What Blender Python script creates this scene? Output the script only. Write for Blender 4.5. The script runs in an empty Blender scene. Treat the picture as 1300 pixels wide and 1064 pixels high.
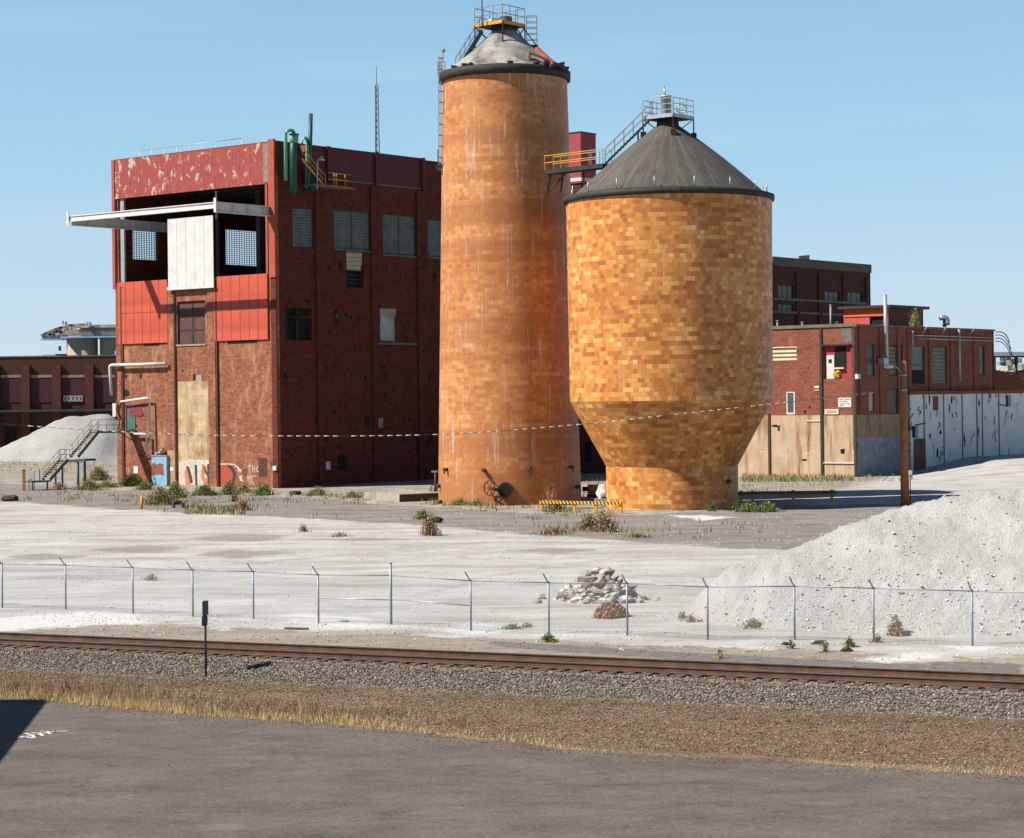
import bpy, math, random
import numpy as np
from mathutils import Vector, Matrix, noise as mnoise
SKY_STR = 0.085; EXPO = 0.75
random.seed(7); rng = np.random.default_rng(11)
C = bpy.context.scene.collection
S = bpy.context.scene
# ------------------------------------------------------------------ calibration of the lens
H, F, ROLL, HX, HY = 8.5, 2700.0, 0.012, 650.0, 505.0
CR, SR = math.cos(ROLL), math.sin(ROLL)
def ray(px, py):
    u = (px-HX)/F; v = (HY-py)/F
    return Vector((u*CR+v*SR, 1.0, -u*SR+v*CR))
def G(px, py, z=0.0):
    r = ray(px, py); t = (z-H)/r.z
    return Vector((r.x*t, t, z))
def at(px, py, D):
    r = ray(px, py); return Vector((r.x*D, D, H+r.z*D))
# ------------------------------------------------------------------ mesh builder
class MB:
    def __init__(s): s.v = []; s.f = []; s.mi = []; s.uv = {}; s.smooth = set(); s.cur = 0
    def face(s, pts, uv=None, smooth=False):
        n = len(s.v); s.v += [tuple(p) for p in pts]; s.f.append(tuple(range(n, n+len(pts)))); s.mi.append(s.cur)
        if uv: s.uv[len(s.f)-1] = uv
        if smooth: s.smooth.add(len(s.f)-1)
    def add(s, vs, fs, smooth=False):
        n = len(s.v); s.v += [tuple(p) for p in vs]
        for f in fs:
            s.f.append(tuple(i+n for i in f)); s.mi.append(s.cur)
            if smooth: s.smooth.add(len(s.f)-1)
    def hexa(s, p):   # 4 bottom ccw, 4 top ccw
        s.add(p, [(3,2,1,0),(4,5,6,7),(0,1,5,4),(1,2,6,5),(2,3,7,6),(3,0,4,7)])
    def box(s, fr, s0, s1, z0, z1, o0, o1):
        P = fr.P
        s.hexa([P(s0,z0,o0),P(s0,z0,o1),P(s1,z0,o1),P(s1,z0,o0),P(s0,z1,o0),P(s0,z1,o1),P(s1,z1,o1),P(s1,z1,o0)])
    def bar(s, a, b, w, h=None):      # rectangular bar between two points
        a = Vector(a); b = Vector(b); h = h or w
        d = (b-a).normalized(); up = Vector((0,0,1)) if abs(d.z) < .95 else Vector((1,0,0))
        x = d.cross(up).normalized()*w/2; y = x.cross(d).normalized()*h/2
        s.hexa([a-x-y,a+x-y,a+x+y,a-x+y,b-x-y,b+x-y,b+x+y,b-x+y])
    def tube(s, pts, r, n=8, r1=None):
        pts = [Vector(p) for p in pts]; rings = []
        for i, p in enumerate(pts):
            a = pts[max(i-1,0)]; b = pts[min(i+1,len(pts)-1)]; d = (b-a).normalized()
            up = Vector((0,0,1)) if abs(d.z) < .9 else Vector((0,1,0))
            x = d.cross(up).normalized(); y = x.cross(d)
            rr = r if r1 is None else r+(r1-r)*i/(len(pts)-1)
            rings.append([p+(x*math.cos(t)+y*math.sin(t))*rr for t in [2*math.pi*k/n for k in range(n)]])
        vs = [q for g in rings for q in g]; fs = []
        for i in range(len(pts)-1):
            for k in range(n):
                a = i*n+k; b = i*n+(k+1)%n; fs.append((a,b,b+n,a+n))
        s.add(vs, fs, True); m = len(pts)-1
        s.add([rings[0][k] for k in range(n)], [tuple(range(n-1,-1,-1))]); s.add([rings[m][k] for k in range(n)], [tuple(range(n))])
    def lathe(s, cx, cy, prof, n=96, smooth=True, wob=0):   # prof: (r,z,uvR)
        L = 0
        for i in range(len(prof)-1):
            r0, z0, R = prof[i][:3]; r1, z1 = prof[i+1][:2]
            l = math.hypot(r1-r0, z1-z0)
            for k in range(n):
                t0 = 2*math.pi*k/n; t1 = 2*math.pi*(k+1)/n
                p = [(cx+r0*math.cos(t0),cy+r0*math.sin(t0),z0),(cx+r0*math.cos(t1),cy+r0*math.sin(t1),z0),
                     (cx+r1*math.cos(t1),cy+r1*math.sin(t1),z1),(cx+r1*math.cos(t0),cy+r1*math.sin(t0),z1)]
                s.face(p, [(t0*R,L),(t1*R,L),(t1*R,L+l),(t0*R,L+l)], smooth)
            L += l
    def lump(s, c, r, seed=0, sub=1, sq=(1,1,1), rough=.25, smooth=False):
        import bmesh
        bm = bmesh.new(); bmesh.ops.create_icosphere(bm, subdivisions=sub, radius=1)
        bm.verts.index_update(); vs = []
        for v in bm.verts:
            q = v.co; k = 1+rough*2*mnoise.noise(q*1.7+Vector((seed*3.1,seed*1.7,seed)))
            vs.append((c[0]+q.x*k*r*sq[0], c[1]+q.y*k*r*sq[1], c[2]+q.z*k*r*sq[2]))
        fs = [tuple(v.index for v in f.verts) for f in bm.faces]; bm.free(); s.add(vs, fs, smooth)
class Fr:
    def __init__(s, O, d, flip=1):
        s.O = Vector((O[0],O[1])); s.d = Vector((d[0],d[1])).normalized(); s.n = Vector((s.d.y,-s.d.x))*flip
    def P(s, a, z, o=0.0):
        q = s.O+s.d*a+s.n*o; return Vector((q.x,q.y,z))
    def px(s, px, py, o=0.0):
        r = ray(px,py); O = s.O+s.n*o; t = O.dot(s.n)/(r.x*s.n.x+r.y*s.n.y)
        p = Vector((r.x*t,t)); return (p-O).dot(s.d), H+r.z*t
    def rect(s, x0, y0, x1, y1, o=0.0):
        q = [s.px(a,b,o) for a in (x0,x1) for b in (y0,y1)]
        sa = (q[0][0]+q[1][0])/2; sb = (q[2][0]+q[3][0])/2
        zt = (q[0][1]+q[2][1])/2; zb = (q[1][1]+q[3][1])/2
        return min(sa,sb), max(sa,sb), zb, zt
ORG = {}
def children_of(o): return list(o.children)
def tag(o, label=None, cat=None, group=None, kind=None):
    if label: o['label'] = label
    if cat: o['category'] = cat
    if group: o['group'] = group
    if kind: o['kind'] = kind
    return o
def root(name, loc, label, cat, group=None, kind=None):
    o = bpy.data.objects.new(name, None); C.objects.link(o); o.location = loc; o.empty_display_size = .3
    ORG[o.name] = Vector(loc); return tag(o, label, cat, group, kind)
def finish(me, uvd=None, mi=None, smooth=None):
    pass
def build(mb, name, mats, parent=None, loc=None, label=None, cat=None, group=None, kind=None, merge=False):
    if not isinstance(mats, (list,tuple)): mats = [mats]
    if parent is not None: org = ORG[parent.name]
    elif loc is not None: org = Vector(loc)
    else:
        a = np.array(mb.v); org = Vector(((a[:,0].min()+a[:,0].max())/2,(a[:,1].min()+a[:,1].max())/2,a[:,2].min()))
    me = bpy.data.meshes.new(name)
    me.from_pydata([(p[0]-org.x,p[1]-org.y,p[2]-org.z) for p in mb.v], [], mb.f)
    for m in mats: me.materials.append(m)
    me.polygons.foreach_set('material_index', mb.mi)
    me.polygons.foreach_set('use_smooth', [i in mb.smooth for i in range(len(mb.f))])
    uvl = me.uv_layers.new(name='UVMap').data
    for p in me.polygons:
        cu = mb.uv.get(p.index)
        if cu:
            for k, li in enumerate(p.loop_indices): uvl[li].uv = cu[k]
            continue
        n = p.normal
        if abs(n.z) > .7: fn = lambda q: (q[0], q[1])
        else:
            l = math.hypot(n.x,n.y) or 1; tx, ty = -n.y/l, n.x/l
            fn = lambda q: (q[0]*tx+q[1]*ty, q[2])
        for li in p.loop_indices: uvl[li].uv = fn(mb.v[me.loops[li].vertex_index])
    if merge or mb.smooth:
        import bmesh
        bm = bmesh.new(); bm.from_mesh(me); bmesh.ops.remove_doubles(bm, verts=bm.verts, dist=1e-4); bm.to_mesh(me); bm.free()
    o = bpy.data.objects.new(name, me); C.objects.link(o)
    if parent is not None: o.parent = parent; ORG[o.name] = org
    else: o.location = org; ORG[o.name] = org
    if parent is not None and parent.type == 'MESH' and False: pass
    return tag(o, label, cat, group, kind)
def fastmesh(name, V, T, mat, attrs=None, parent=None, smooth=False, kind=None, label=None, cat=None, group=None, org=(0,0,0)):
    """V (n,3), T (m,k) numpy"""
    me = bpy.data.meshes.new(name); V = np.asarray(V, np.float32)-np.array(org, np.float32); T = np.asarray(T, np.int32)
    me.vertices.add(len(V)); me.vertices.foreach_set('co', V.ravel())
    k = T.shape[1]; me.loops.add(T.size); me.loops.foreach_set('vertex_index', T.ravel())
    me.polygons.add(len(T)); me.polygons.foreach_set('loop_start', np.arange(0,T.size,k,dtype=np.int32))
    me.polygons.foreach_set('use_smooth', np.full(len(T), smooth))
    for nm, a in (attrs or {}).items():
        at_ = me.attributes.new(nm, 'FLOAT', 'POINT'); at_.data.foreach_set('value', np.asarray(a, np.float32))
    me.update(calc_edges=True); me.validate(); me.materials.append(mat)
    o = bpy.data.objects.new(name, me); C.objects.link(o)
    if parent is not None: o.parent = parent
    else: o.location = org
    return tag(o, label, cat, group, kind)
def copy_tree(o, parent=None):
    c = o.copy(); C.objects.link(c)
    if parent is not None: c.parent = parent
    for ch in list(o.children): copy_tree(ch, c)
    return c
# ------------------------------------------------------------------ materials
class NT:
    def __init__(s, name):
        s.m = bpy.data.materials.new(name); s.m.use_nodes = True; s.t = s.m.node_tree
        s.b = s.t.nodes['Principled BSDF']; s.out = s.t.nodes['Material Output']
        s.b.inputs['Specular IOR Level'].default_value = .25
    def n(s, ty, ins=None, **kw):
        x = s.t.nodes.new(ty)
        for k, v in kw.items(): setattr(x, k, v)
        for k, v in (ins or {}).items():
            if isinstance(v, bpy.types.NodeSocket): s.t.links.new(v, x.inputs[k])
            else: x.inputs[k].default_value = v
        return x
    def L(s, a, b): s.t.links.new(a, b)
    def pos(s): return s.n('ShaderNodeNewGeometry').outputs['Position']
    def uv(s): return s.n('ShaderNodeTexCoord').outputs['UV']
    def scl(s, vec, sc): return s.n('ShaderNodeMapping', {'Vector':vec,'Scale':sc}).outputs[0]
    def noise(s, vec, scale, detail=4, rough=.55, dist=0):
        return s.n('ShaderNodeTexNoise', {'Vector':vec,'Scale':scale,'Detail':detail,'Roughness':rough,'Distortion':dist}).outputs[0]
    def math(s, op, a, b=0.0, clamp=False):
        return s.n('ShaderNodeMath', {0:a,1:b}, operation=op, use_clamp=clamp).outputs[0]
    def rng(s, v, a, b, c=0.0, d=1.0): return s.n('ShaderNodeMapRange', {'Value':v,1:a,2:b,3:c,4:d}).outputs[0]
    def mix(s, f, a, b, mode='MIX'):
        x = s.n('ShaderNodeMix', data_type='RGBA', blend_type=mode)
        for i, v in ((0,f),(6,a),(7,b)):
            if isinstance(v, bpy.types.NodeSocket): s.L(v, x.inputs[i])
            elif i == 0: x.inputs[0].default_value = v
            else: x.inputs[i].default_value = (*v[:3],1)
        return x.outputs[2]
    def ramp(s, f, stops, interp='LINEAR'):
        x = s.n('ShaderNodeValToRGB', {'Fac':f}); cr = x.color_ramp; cr.interpolation = interp
        while len(cr.elements) < len(stops): cr.elements.new(.5)
        for e, (p, c) in zip(cr.elements, stops): e.position = p; e.color = (*c,1)
        return x.outputs[0]
    def bump(s, h, st=.5, d=.02):
        x = s.n('ShaderNodeBump', {'Height':h,'Strength':st,'Distance':d}); s.L(x.outputs[0], s.b.inputs['Normal'])
    def done(s, col, rough=.85, metal=0):
        if isinstance(col, bpy.types.NodeSocket): s.L(col, s.b.inputs['Base Color'])
        else: s.b.inputs['Base Color'].default_value = (*col,1)
        if isinstance(rough, bpy.types.NodeSocket): s.L(rough, s.b.inputs['Roughness'])
        else: s.b.inputs['Roughness'].default_value = rough
        s.b.inputs['Metallic'].default_value = metal
        return s.m
MATS = {}
def mk(name, c1, c2=None, scale=1.5, rough=.8, metal=0, stain=None, st_scale=.8, st_lo=.55, st_hi=.7, st_z=.25, bump=0, bs=20):
    if name in MATS: return MATS[name]
    t = NT(name); p = t.pos(); c2 = c2 or tuple(x*.75 for x in c1)
    col = t.mix(t.rng(t.noise(p, scale, 5), .35, .65), c1, c2)
    if stain:
        f = t.rng(t.noise(t.scl(p,(1,1,st_z)), st_scale, 6, .65), st_lo, st_hi)
        col = t.mix(f, col, stain)
    if bump: t.bump(t.noise(p, bs, 3), bump, .03)
    MATS[name] = t.done(col, rough, metal); return MATS[name]
def brick(name, c1, c2, mortar, bw=.44, rh=.15, d1=(.04,.02,.015), d2=None, d1s=(.5,.66), pitch=.5, d2s=(.58,.72), horiz=True):
    t = NT(name); p = t.pos(); uv = t.uv()
    b = t.n('ShaderNodeTexBrick', {'Vector':uv,'Scale':1.0,'Mortar Size':.012,'Mortar Smooth':.3,'Bias':0.0,'Brick Width':bw,'Row Height':rh,
            'Color1':(0,0,0,1),'Color2':(1,1,1,1),'Mortar':(.5,.5,.5,1)})
    rv = t.n('ShaderNodeSeparateColor', {0:b.outputs[0]}).outputs[0]
    col = t.mix(rv, c1, c2)
    col = t.mix(t.math('MULTIPLY', b.outputs['Fac'], .6), col, mortar)
    n1 = t.noise(t.scl(p,(1,1,1.6)), pitch, 8, .7)
    fine = t.noise(p, 3.2, 5, .7)
    f = t.math('MULTIPLY', t.rng(n1, *d1s), t.rng(fine, .42, .6))
    col = t.mix(t.math('MULTIPLY', f, .8), col, d1)
    col = t.mix(t.math('MULTIPLY', t.rng(fine,.3,.7),.35), col, tuple(x*1.25 for x in c2))
    if d2: col = t.mix(t.math('MULTIPLY', t.rng(t.noise(t.scl(p,(1,1,.3)), .9, 7, .7), *d2s), .75), col, d2)
    t.bump(t.math('SUBTRACT', t.math('MULTIPLY', fine, .5), b.outputs['Fac']), .6, .03)
    m = t.done(col, .9); MATS[name] = m; return m
def tile(name, stops, bw, rh, amp, streak=0, band=0, speck=0, mort=.55, bandc=(.48,.17,.04)):
    t = NT(name); p = t.pos(); uv = t.uv()
    def B(w, off):
        b = t.n('ShaderNodeTexBrick', {'Vector':t.n('ShaderNodeMapping',{'Vector':uv,'Location':off}).outputs[0],'Scale':1.0,'Mortar Size':.009,'Mortar Smooth':.2,'Bias':0.0,'Brick Width':w,'Row Height':rh,
            'Color1':(0,0,0,1),'Color2':(1,1,1,1),'Mortar':(.5,.5,.5,1)}, offset=.5)
        return t.n('ShaderNodeSeparateColor', {0:b.outputs[0]}).outputs[0], b.outputs['Fac']
    v1, fac = B(bw, (0,0,0)); v2, _ = B(bw*3, (.1,0,0))      # runs of a batch of tiles
    lo = t.noise(t.scl(p,(1,1,1.2)), .28, 5, .6)
    val = t.math('ADD', t.math('MULTIPLY', v1, .50*amp), t.math('MULTIPLY', v2, .46*amp))
    val = t.math('ADD', val, t.math('MULTIPLY', t.math('SUBTRACT', lo, .5), .75))
    val = t.math('ADD', val, .5*(1-amp)-.0)
    col = t.ramp(val, stops)
    z = t.n('ShaderNodeSeparateXYZ', {0:p}).outputs[2]
    if band:
        zb = t.n('ShaderNodeTexNoise', {'W':t.math('MULTIPLY', z, .33),'Scale':1.0,'Detail':4.0}, noise_dimensions='1D').outputs[0]
        col = t.mix(t.math('MULTIPLY', t.rng(zb, .45, .6), band), col, bandc)
    col = t.mix(t.math('MULTIPLY', fac, mort), col, (.30,.11,.03))
    grime = t.rng(t.noise(t.scl(uv,(.9,.12,1)), 1.0, 6, .7), .48, .72)
    col = t.mix(t.math('MULTIPLY', grime, .28), col, (.22,.095,.03))
    if streak:
        a = t.rng(t.noise(t.scl(uv,(2.9,.13,1)), 1.0, 4, .75), .555, .66)
        b_ = t.rng(t.noise(t.scl(uv,(.5,.22,1)), 1.0, 5, .75), .44, .60)
        col = t.mix(t.math('MULTIPLY', t.math('MULTIPLY', a, b_), streak), col, (.50,.44,.38))
    if speck:
        s1 = t.rng(t.noise(t.scl(uv,(3.5,1.3,1)), 1.0, 6, .85), .56, .70)
        s2 = t.rng(t.noise(t.scl(uv,(.25,.2,1)), 1.0, 3), .46, .6)
        col = t.mix(t.math('MULTIPLY', t.math('MULTIPLY', s1, s2), speck), col, (.52,.44,.37))
    t.bump(t.math('SUBTRACT', t.math('MULTIPLY', t.noise(p,5,4),.3), fac), .35, .02)
    t.b.inputs['Specular IOR Level'].default_value = .35
    m = t.done(col, .5); MATS[name] = m; return m
def ribbed(name, c1, c2, pitch, stain=None, lo=.55, hi=.66, rough=.6, axis='z', depth=.03, st_scale=.8, st=(1,1,1)):
    t = NT(name); p = t.pos(); uv = t.uv()
    sx = t.n('ShaderNodeSeparateXYZ', {0:uv}).outputs[1 if axis == 'z' else 0]
    w = t.math('SINE', t.math('MULTIPLY', sx, 2*math.pi/pitch))
    col = t.mix(t.rng(t.noise(p,1.2,5),.35,.65), c1, c2)
    col = t.mix(t.rng(w,.5,1,0,.35), col, tuple(x*.5 for x in c1))
    if stain: col = t.mix(t.rng(t.noise(t.scl(p,st), st_scale, 7, .75), lo, hi), col, stain)
    t.bump(w, .8, depth)
    m = t.done(col, rough); MATS[name] = m; return m
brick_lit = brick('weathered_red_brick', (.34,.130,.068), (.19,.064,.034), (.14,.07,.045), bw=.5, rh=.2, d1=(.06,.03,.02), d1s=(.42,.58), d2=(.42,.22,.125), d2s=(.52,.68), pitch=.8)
brick_red = brick('shade_darkened_red_brick', (.15,.034,.018), (.095,.021,.012), (.06,.018,.012), bw=.5, rh=.2, d1=(.016,.008,.007), d1s=(.42,.58), d2=(.18,.06,.036), d2s=(.62,.78), pitch=.7)  # dark red painted brick, colour lowered further to deepen the shaded side wall
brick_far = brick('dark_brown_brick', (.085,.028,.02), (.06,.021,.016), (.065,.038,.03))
brick_right = brick('red_brick_with_soot', (.27,.088,.05), (.17,.052,.034), (.16,.09,.062), d1=(.035,.018,.015), d1s=(.47,.63), d2=(.28,.14,.09), d2s=(.58,.74))
tank_tile = tile('ochre_clay_tile', [(0,(.29,.088,.020)),(.3,(.41,.142,.028)),(.5,(.51,.198,.042)),(.72,(.60,.275,.072)),(.9,(.68,.385,.13)),(1,(.72,.47,.20))], .42, .335, 1.0, streak=.35, speck=.4)
silo_tile = tile('brown_orange_clay_tile', [(0,(.30,.10,.032)),(.35,(.42,.158,.046)),(.6,(.50,.212,.065)),(.85,(.58,.29,.105)),(1,(.64,.38,.18))], .42, .335, .8, streak=1.0, band=.75, speck=.9, bandc=(.33,.115,.036))
def _roof():
    t = NT('weathered_bitumen'); p = t.pos(); uv = t.uv(); col = t.mix(t.rng(t.noise(p,.8,5),.35,.65), (.070,.063,.054), (.048,.044,.038))
    s = t.rng(t.noise(t.scl(uv,(2.4,.16,1)), 1.0, 7, .75), .45, .75); col = t.mix(t.math('MULTIPLY', s, .75), col, (.16,.145,.12))
    f = t.rng(t.noise(p, 5, 5, .8), .5, .8); col = t.mix(t.math('MULTIPLY', f, .4), col, (.20,.185,.16)); t.bump(t.noise(p,6,3),.3,.03); return t.done(col,.9)
roof_dark = _roof()
roof_pale = mk('dusty_bitumen', (.33,.31,.28), (.16,.15,.13), .5, .9, stain=(.10,.09,.08), st_scale=.9, st_lo=.5, st_hi=.68, st_z=.2, bump=.3, bs=6)
rim_black = mk('black_tar', (.035,.033,.03), (.02,.02,.018), 2, .7)
steel_dark = mk('dark_steel', (.035,.035,.035), (.06,.05,.04), 3, .6, .3)
steel_pale = mk('galvanised_steel', (.42,.44,.45), (.30,.31,.32), 3, .45, .5)
steel_rail = mk('grey_paint', (.30,.32,.34), (.22,.23,.25), 3, .5)
yellow = mk('yellow_paint', (.62,.30,.03), (.48,.22,.03), 3, .6, stain=(.25,.09,.03), st_scale=4, st_lo=.6, st_hi=.7)
orange_rust = mk('rusty_orange_paint', (.42,.17,.05), (.28,.11,.04), 3, .8)
white_paint = mk('white_paint', (.57,.56,.54), (.48,.47,.445), 1, .5, stain=(.42,.30,.20), st_scale=.7, st_lo=.66, st_hi=.8, st_z=.15)
red_panel = ribbed('bright_red_panel', (.47,.082,.048), (.41,.07,.042), 3, None)
red_clad = ribbed('shade_darkened_red_cladding', (.10,.017,.019), (.08,.015,.017), .6, axis='x', depth=.02)  # red sheet darkened in its colour for the faces turned from the sun
red_fascia = ribbed('peeling_red_fascia', (.30,.058,.045), (.24,.048,.038), .5, (.38,.34,.31), .565, .60, axis='x', depth=.006, st_scale=1.2, st=(1,1,.7))
red_trim = mk('red_trim_paint', (.36,.07,.045), (.28,.055,.035), 1.5, .7, stain=(.30,.12,.08), st_scale=2)
dark_void = mk('dark_interior', (.018,.015,.013), (.012,.01,.01), 2, .95)
interior = mk('sooty_interior', (.10,.085,.075), (.06,.05,.045), 1, .9)
glass = None
def _glass():
    t = NT('grimy_glass'); p = t.pos()
    col = t.mix(t.rng(t.noise(p,1.8,5),.35,.7), (.10,.12,.11), (.05,.06,.055))
    return t.done(col, .35)
glass = _glass()
slats = ribbed('grey_louvre', (.15,.175,.165), (.10,.115,.11), .28, (.10,.09,.07), .6, .75, axis='z', depth=.06)
slats_tan = ribbed('tan_louvre', (.52,.40,.24), (.42,.33,.2), .42, axis='z', depth=.08)
slats_olive = ribbed('olive_shutter', (.20,.19,.13), (.15,.15,.11), .4, axis='z', depth=.08)
tan_board = mk('stained_tan_board', (.50,.385,.235), (.37,.27,.155), .9, .85, stain=(.25,.12,.05), st_scale=.9, st_lo=.47, st_hi=.68, st_z=.45)
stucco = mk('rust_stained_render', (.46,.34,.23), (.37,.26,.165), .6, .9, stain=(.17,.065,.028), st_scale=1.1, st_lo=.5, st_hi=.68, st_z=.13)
wall_white = mk('peeling_white_paint', (.62,.64,.64), (.52,.54,.54), .8, .85, stain=(.10,.05,.035), st_scale=1.0, st_lo=.595, st_hi=.63, st_z=.45)
green_dark = mk('dark_green_paint', (.015,.10,.06), (.02,.07,.045), 1.5, .45, stain=(.12,.06,.03), st_scale=1.5, st_lo=.62, st_hi=.7)
green_pale = mk('pale_green_paint', (.16,.38,.24), (.10,.26,.17), 1.5, .5)
blue_steel = mk('blue_green_steel', (.07,.14,.17), (.05,.10,.12), 2, .6, stain=(.16,.07,.03), st_scale=3, st_lo=.6, st_hi=.7)
concrete = mk('pale_concrete', (.33,.30,.25), (.26,.235,.195), .8, .9, stain=(.15,.12,.09), st_scale=.8, st_lo=.55, st_hi=.72, st_z=.15, bump=.3, bs=8)
concrete_dk = mk('dirty_concrete', (.16,.14,.12), (.10,.09,.08), 1.2, .9)
sky_blue = mk('sky_blue_paint', (.21,.40,.50), (.17,.33,.42), 2, .6, stain=(.25,.16,.11), st_scale=3, st_lo=.58, st_hi=.66)
rust_brown = mk('rust_brown_paint', (.24,.08,.045), (.18,.06,.04), 2, .8)
rust = mk('rusty_iron', (.10,.045,.025), (.06,.03,.02), 5, .8)
rail_steel = mk('worn_rail_steel', (.13,.07,.045), (.08,.045,.032), 3, .55)
rail_top = mk('polished_rail_head', (.42,.36,.32), (.30,.26,.23), 2, .35, .7)
tie_wood = mk('creosoted_timber', (.13,.09,.065), (.07,.05,.04), 4, .9)
pole_wood = mk('weathered_pole_timber', (.38,.165,.068), (.26,.105,.045), 2.5, .85, stain=(.12,.06,.03), st_scale=3, st_lo=.56, st_hi=.72, st_z=.08)
black_paint = mk('black_paint', (.02,.02,.022), (.03,.03,.03), 4, .6)
post_galv = mk('galvanised_fence_steel', (.28,.33,.35), (.20,.24,.26), 4, .5, .3)
gwhite = mk('graffiti_white', (.52,.48,.43), (.40,.34,.28), 3, .8, stain=(.30,.14,.08), st_scale=5, st_lo=.57, st_hi=.66)
gblack = mk('graffiti_black', (.06,.045,.045), (.04,.03,.03), 3, .8)
gorange = mk('graffiti_orange', (.50,.18,.085), (.38,.13,.065), 3, .8, stain=(.45,.36,.28), st_scale=5, st_lo=.58, st_hi=.68)
gpink = mk('graffiti_pink', (.26,.03,.06), (.14,.035,.04), 3, .8)
gteal = mk('graffiti_teal', (.03,.13,.13), (.10,.13,.05), 1.8, .8)
maroon = mk('maroon_panel', (.07,.022,.03), (.055,.018,.024), 1, .8)
far_tan = mk('far_tan_concrete', (.34,.29,.21), (.27,.23,.17), .3, .9, stain=(.22,.17,.12), st_scale=.4, st_lo=.55, st_hi=.7, st_z=.1)
teal_dark = mk('dark_teal_paint', (.03,.06,.06), (.02,.04,.045), 2, .7)
# ------------------------------------------------------------------ camera, sun, sky
cam = bpy.data.cameras.new('camera'); co = bpy.data.objects.new('camera', cam); C.objects.link(co); S.camera = co
cam.sensor_width = 36; cam.lens = 36*F/1300; cam.clip_end = 9000; cam.clip_start = .5; cam.shift_y = -(532-HY)/1300
rt = Vector((CR,0,-SR)); up = Vector((SR,0,CR)); bk = Vector((0,-1,0))
co.matrix_world = Matrix(((rt.x,up.x,bk.x,0),(rt.y,up.y,bk.y,0),(rt.z,up.z,bk.z,H),(0,0,0,1)))
SUN_EL = math.radians(46); to_sun = Vector((-.963,-.27,0)).normalized()*math.cos(SUN_EL); to_sun.z = math.sin(SUN_EL)
sl = bpy.data.lights.new('sun','SUN'); sl.energy = 5.0; sl.angle = math.radians(.5); sl.color = (1,.95,.87)
so = bpy.data.objects.new('sun', sl); C.objects.link(so); so.rotation_euler = to_sun.to_track_quat('Z','Y').to_euler(); so.location = (-60,-20,80)
W = bpy.data.worlds.new('World'); S.world = W; W.use_nodes = True
sky = W.node_tree.nodes.new('ShaderNodeTexSky'); sky.sky_type = 'NISHITA'; sky.sun_disc = False; sky.sun_elevation = SUN_EL
sky.sun_rotation = math.atan2(to_sun.x, to_sun.y); sky.air_density = 1.0; sky.dust_density = .25; sky.ozone_density = 1.6; sky.altitude = 0
bg = W.node_tree.nodes['Background']; bg.inputs[1].default_value = SKY_STR
wt = W.node_tree; tc = wt.nodes.new('ShaderNodeTexCoord'); sz = wt.nodes.new('ShaderNodeSeparateXYZ'); wt.links.new(tc.outputs['Generated'], sz.inputs[0])
cr_ = wt.nodes.new('ShaderNodeValToRGB'); wt.links.new(sz.outputs[2], cr_.inputs[0]); el = cr_.color_ramp.elements
K_ = 1/SKY_STR
stops = [(0,(.37,.45,.52)),(.05,(.31,.42,.515)),(.11,(.23,.385,.505)),(.18,(.18,.335,.475)),(.27,(.07,.16,.28)),(.5,(.022,.06,.14)),(1,(.008,.03,.09))]  # upper stops drop quickly to deep blue, keeping the fill in shade low
while len(el) < len(stops): el.new(.5)
for e_, (p_, c_) in zip(el, stops): e_.position = p_; e_.color = (*c_, 1)
sc_ = wt.nodes.new('ShaderNodeVectorMath'); sc_.operation = 'SCALE'; sc_.inputs['Scale'].default_value = K_; wt.links.new(cr_.outputs[0], sc_.inputs[0])
mxw = wt.nodes.new('ShaderNodeMix'); mxw.data_type = 'RGBA'; mxw.inputs[0].default_value = .92; wt.links.new(sky.outputs[0], mxw.inputs[6]); wt.links.new(sc_.outputs[0], mxw.inputs[7])
mpw = wt.nodes.new('ShaderNodeMapping'); mpw.inputs['Scale'].default_value = (2.2,2.2,26); mpw.inputs['Rotation'].default_value = (0,.03,0); wt.links.new(tc.outputs['Generated'], mpw.inputs[0])
nzw = wt.nodes.new('ShaderNodeTexNoise'); nzw.inputs['Scale'].default_value = 1.3; nzw.inputs['Detail'].default_value = 6; wt.links.new(mpw.outputs[0], nzw.inputs['Vector'])
mrw = wt.nodes.new('ShaderNodeMapRange'); wt.links.new(nzw.outputs[0], mrw.inputs[0]); mrw.inputs[1].default_value = .5; mrw.inputs[2].default_value = .8; mrw.inputs[4].default_value = .30
cmw = wt.nodes.new('ShaderNodeMix'); cmw.data_type = 'RGBA'; wt.links.new(mrw.outputs[0], cmw.inputs[0]); wt.links.new(mxw.outputs[2], cmw.inputs[6]); cmw.inputs[7].default_value = (.40*K_,.47*K_,.53*K_,1)
wt.links.new(cmw.outputs[2], bg.inputs[0])
S.view_settings.view_transform = 'Standard'; S.view_settings.look = 'None'; S.view_settings.exposure = EXPO; S.view_settings.gamma = 1
S.cycles.max_bounces = 6; S.cycles.use_denoising = True
# ------------------------------------------------------------------ frames of the main masses
B0 = G(353, 620); A_DIR = Vector((-.78,.625)).normalized(); B_DIR = Vector((.625,.78)).normalized()
FL = Fr(B0, A_DIR, -1)
if FL.n.y > 0: FL = Fr(B0, A_DIR, 1)
FR = Fr(B0, B_DIR)
if FR.n.y > 0: FR = Fr(B0, B_DIR, -1)
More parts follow.
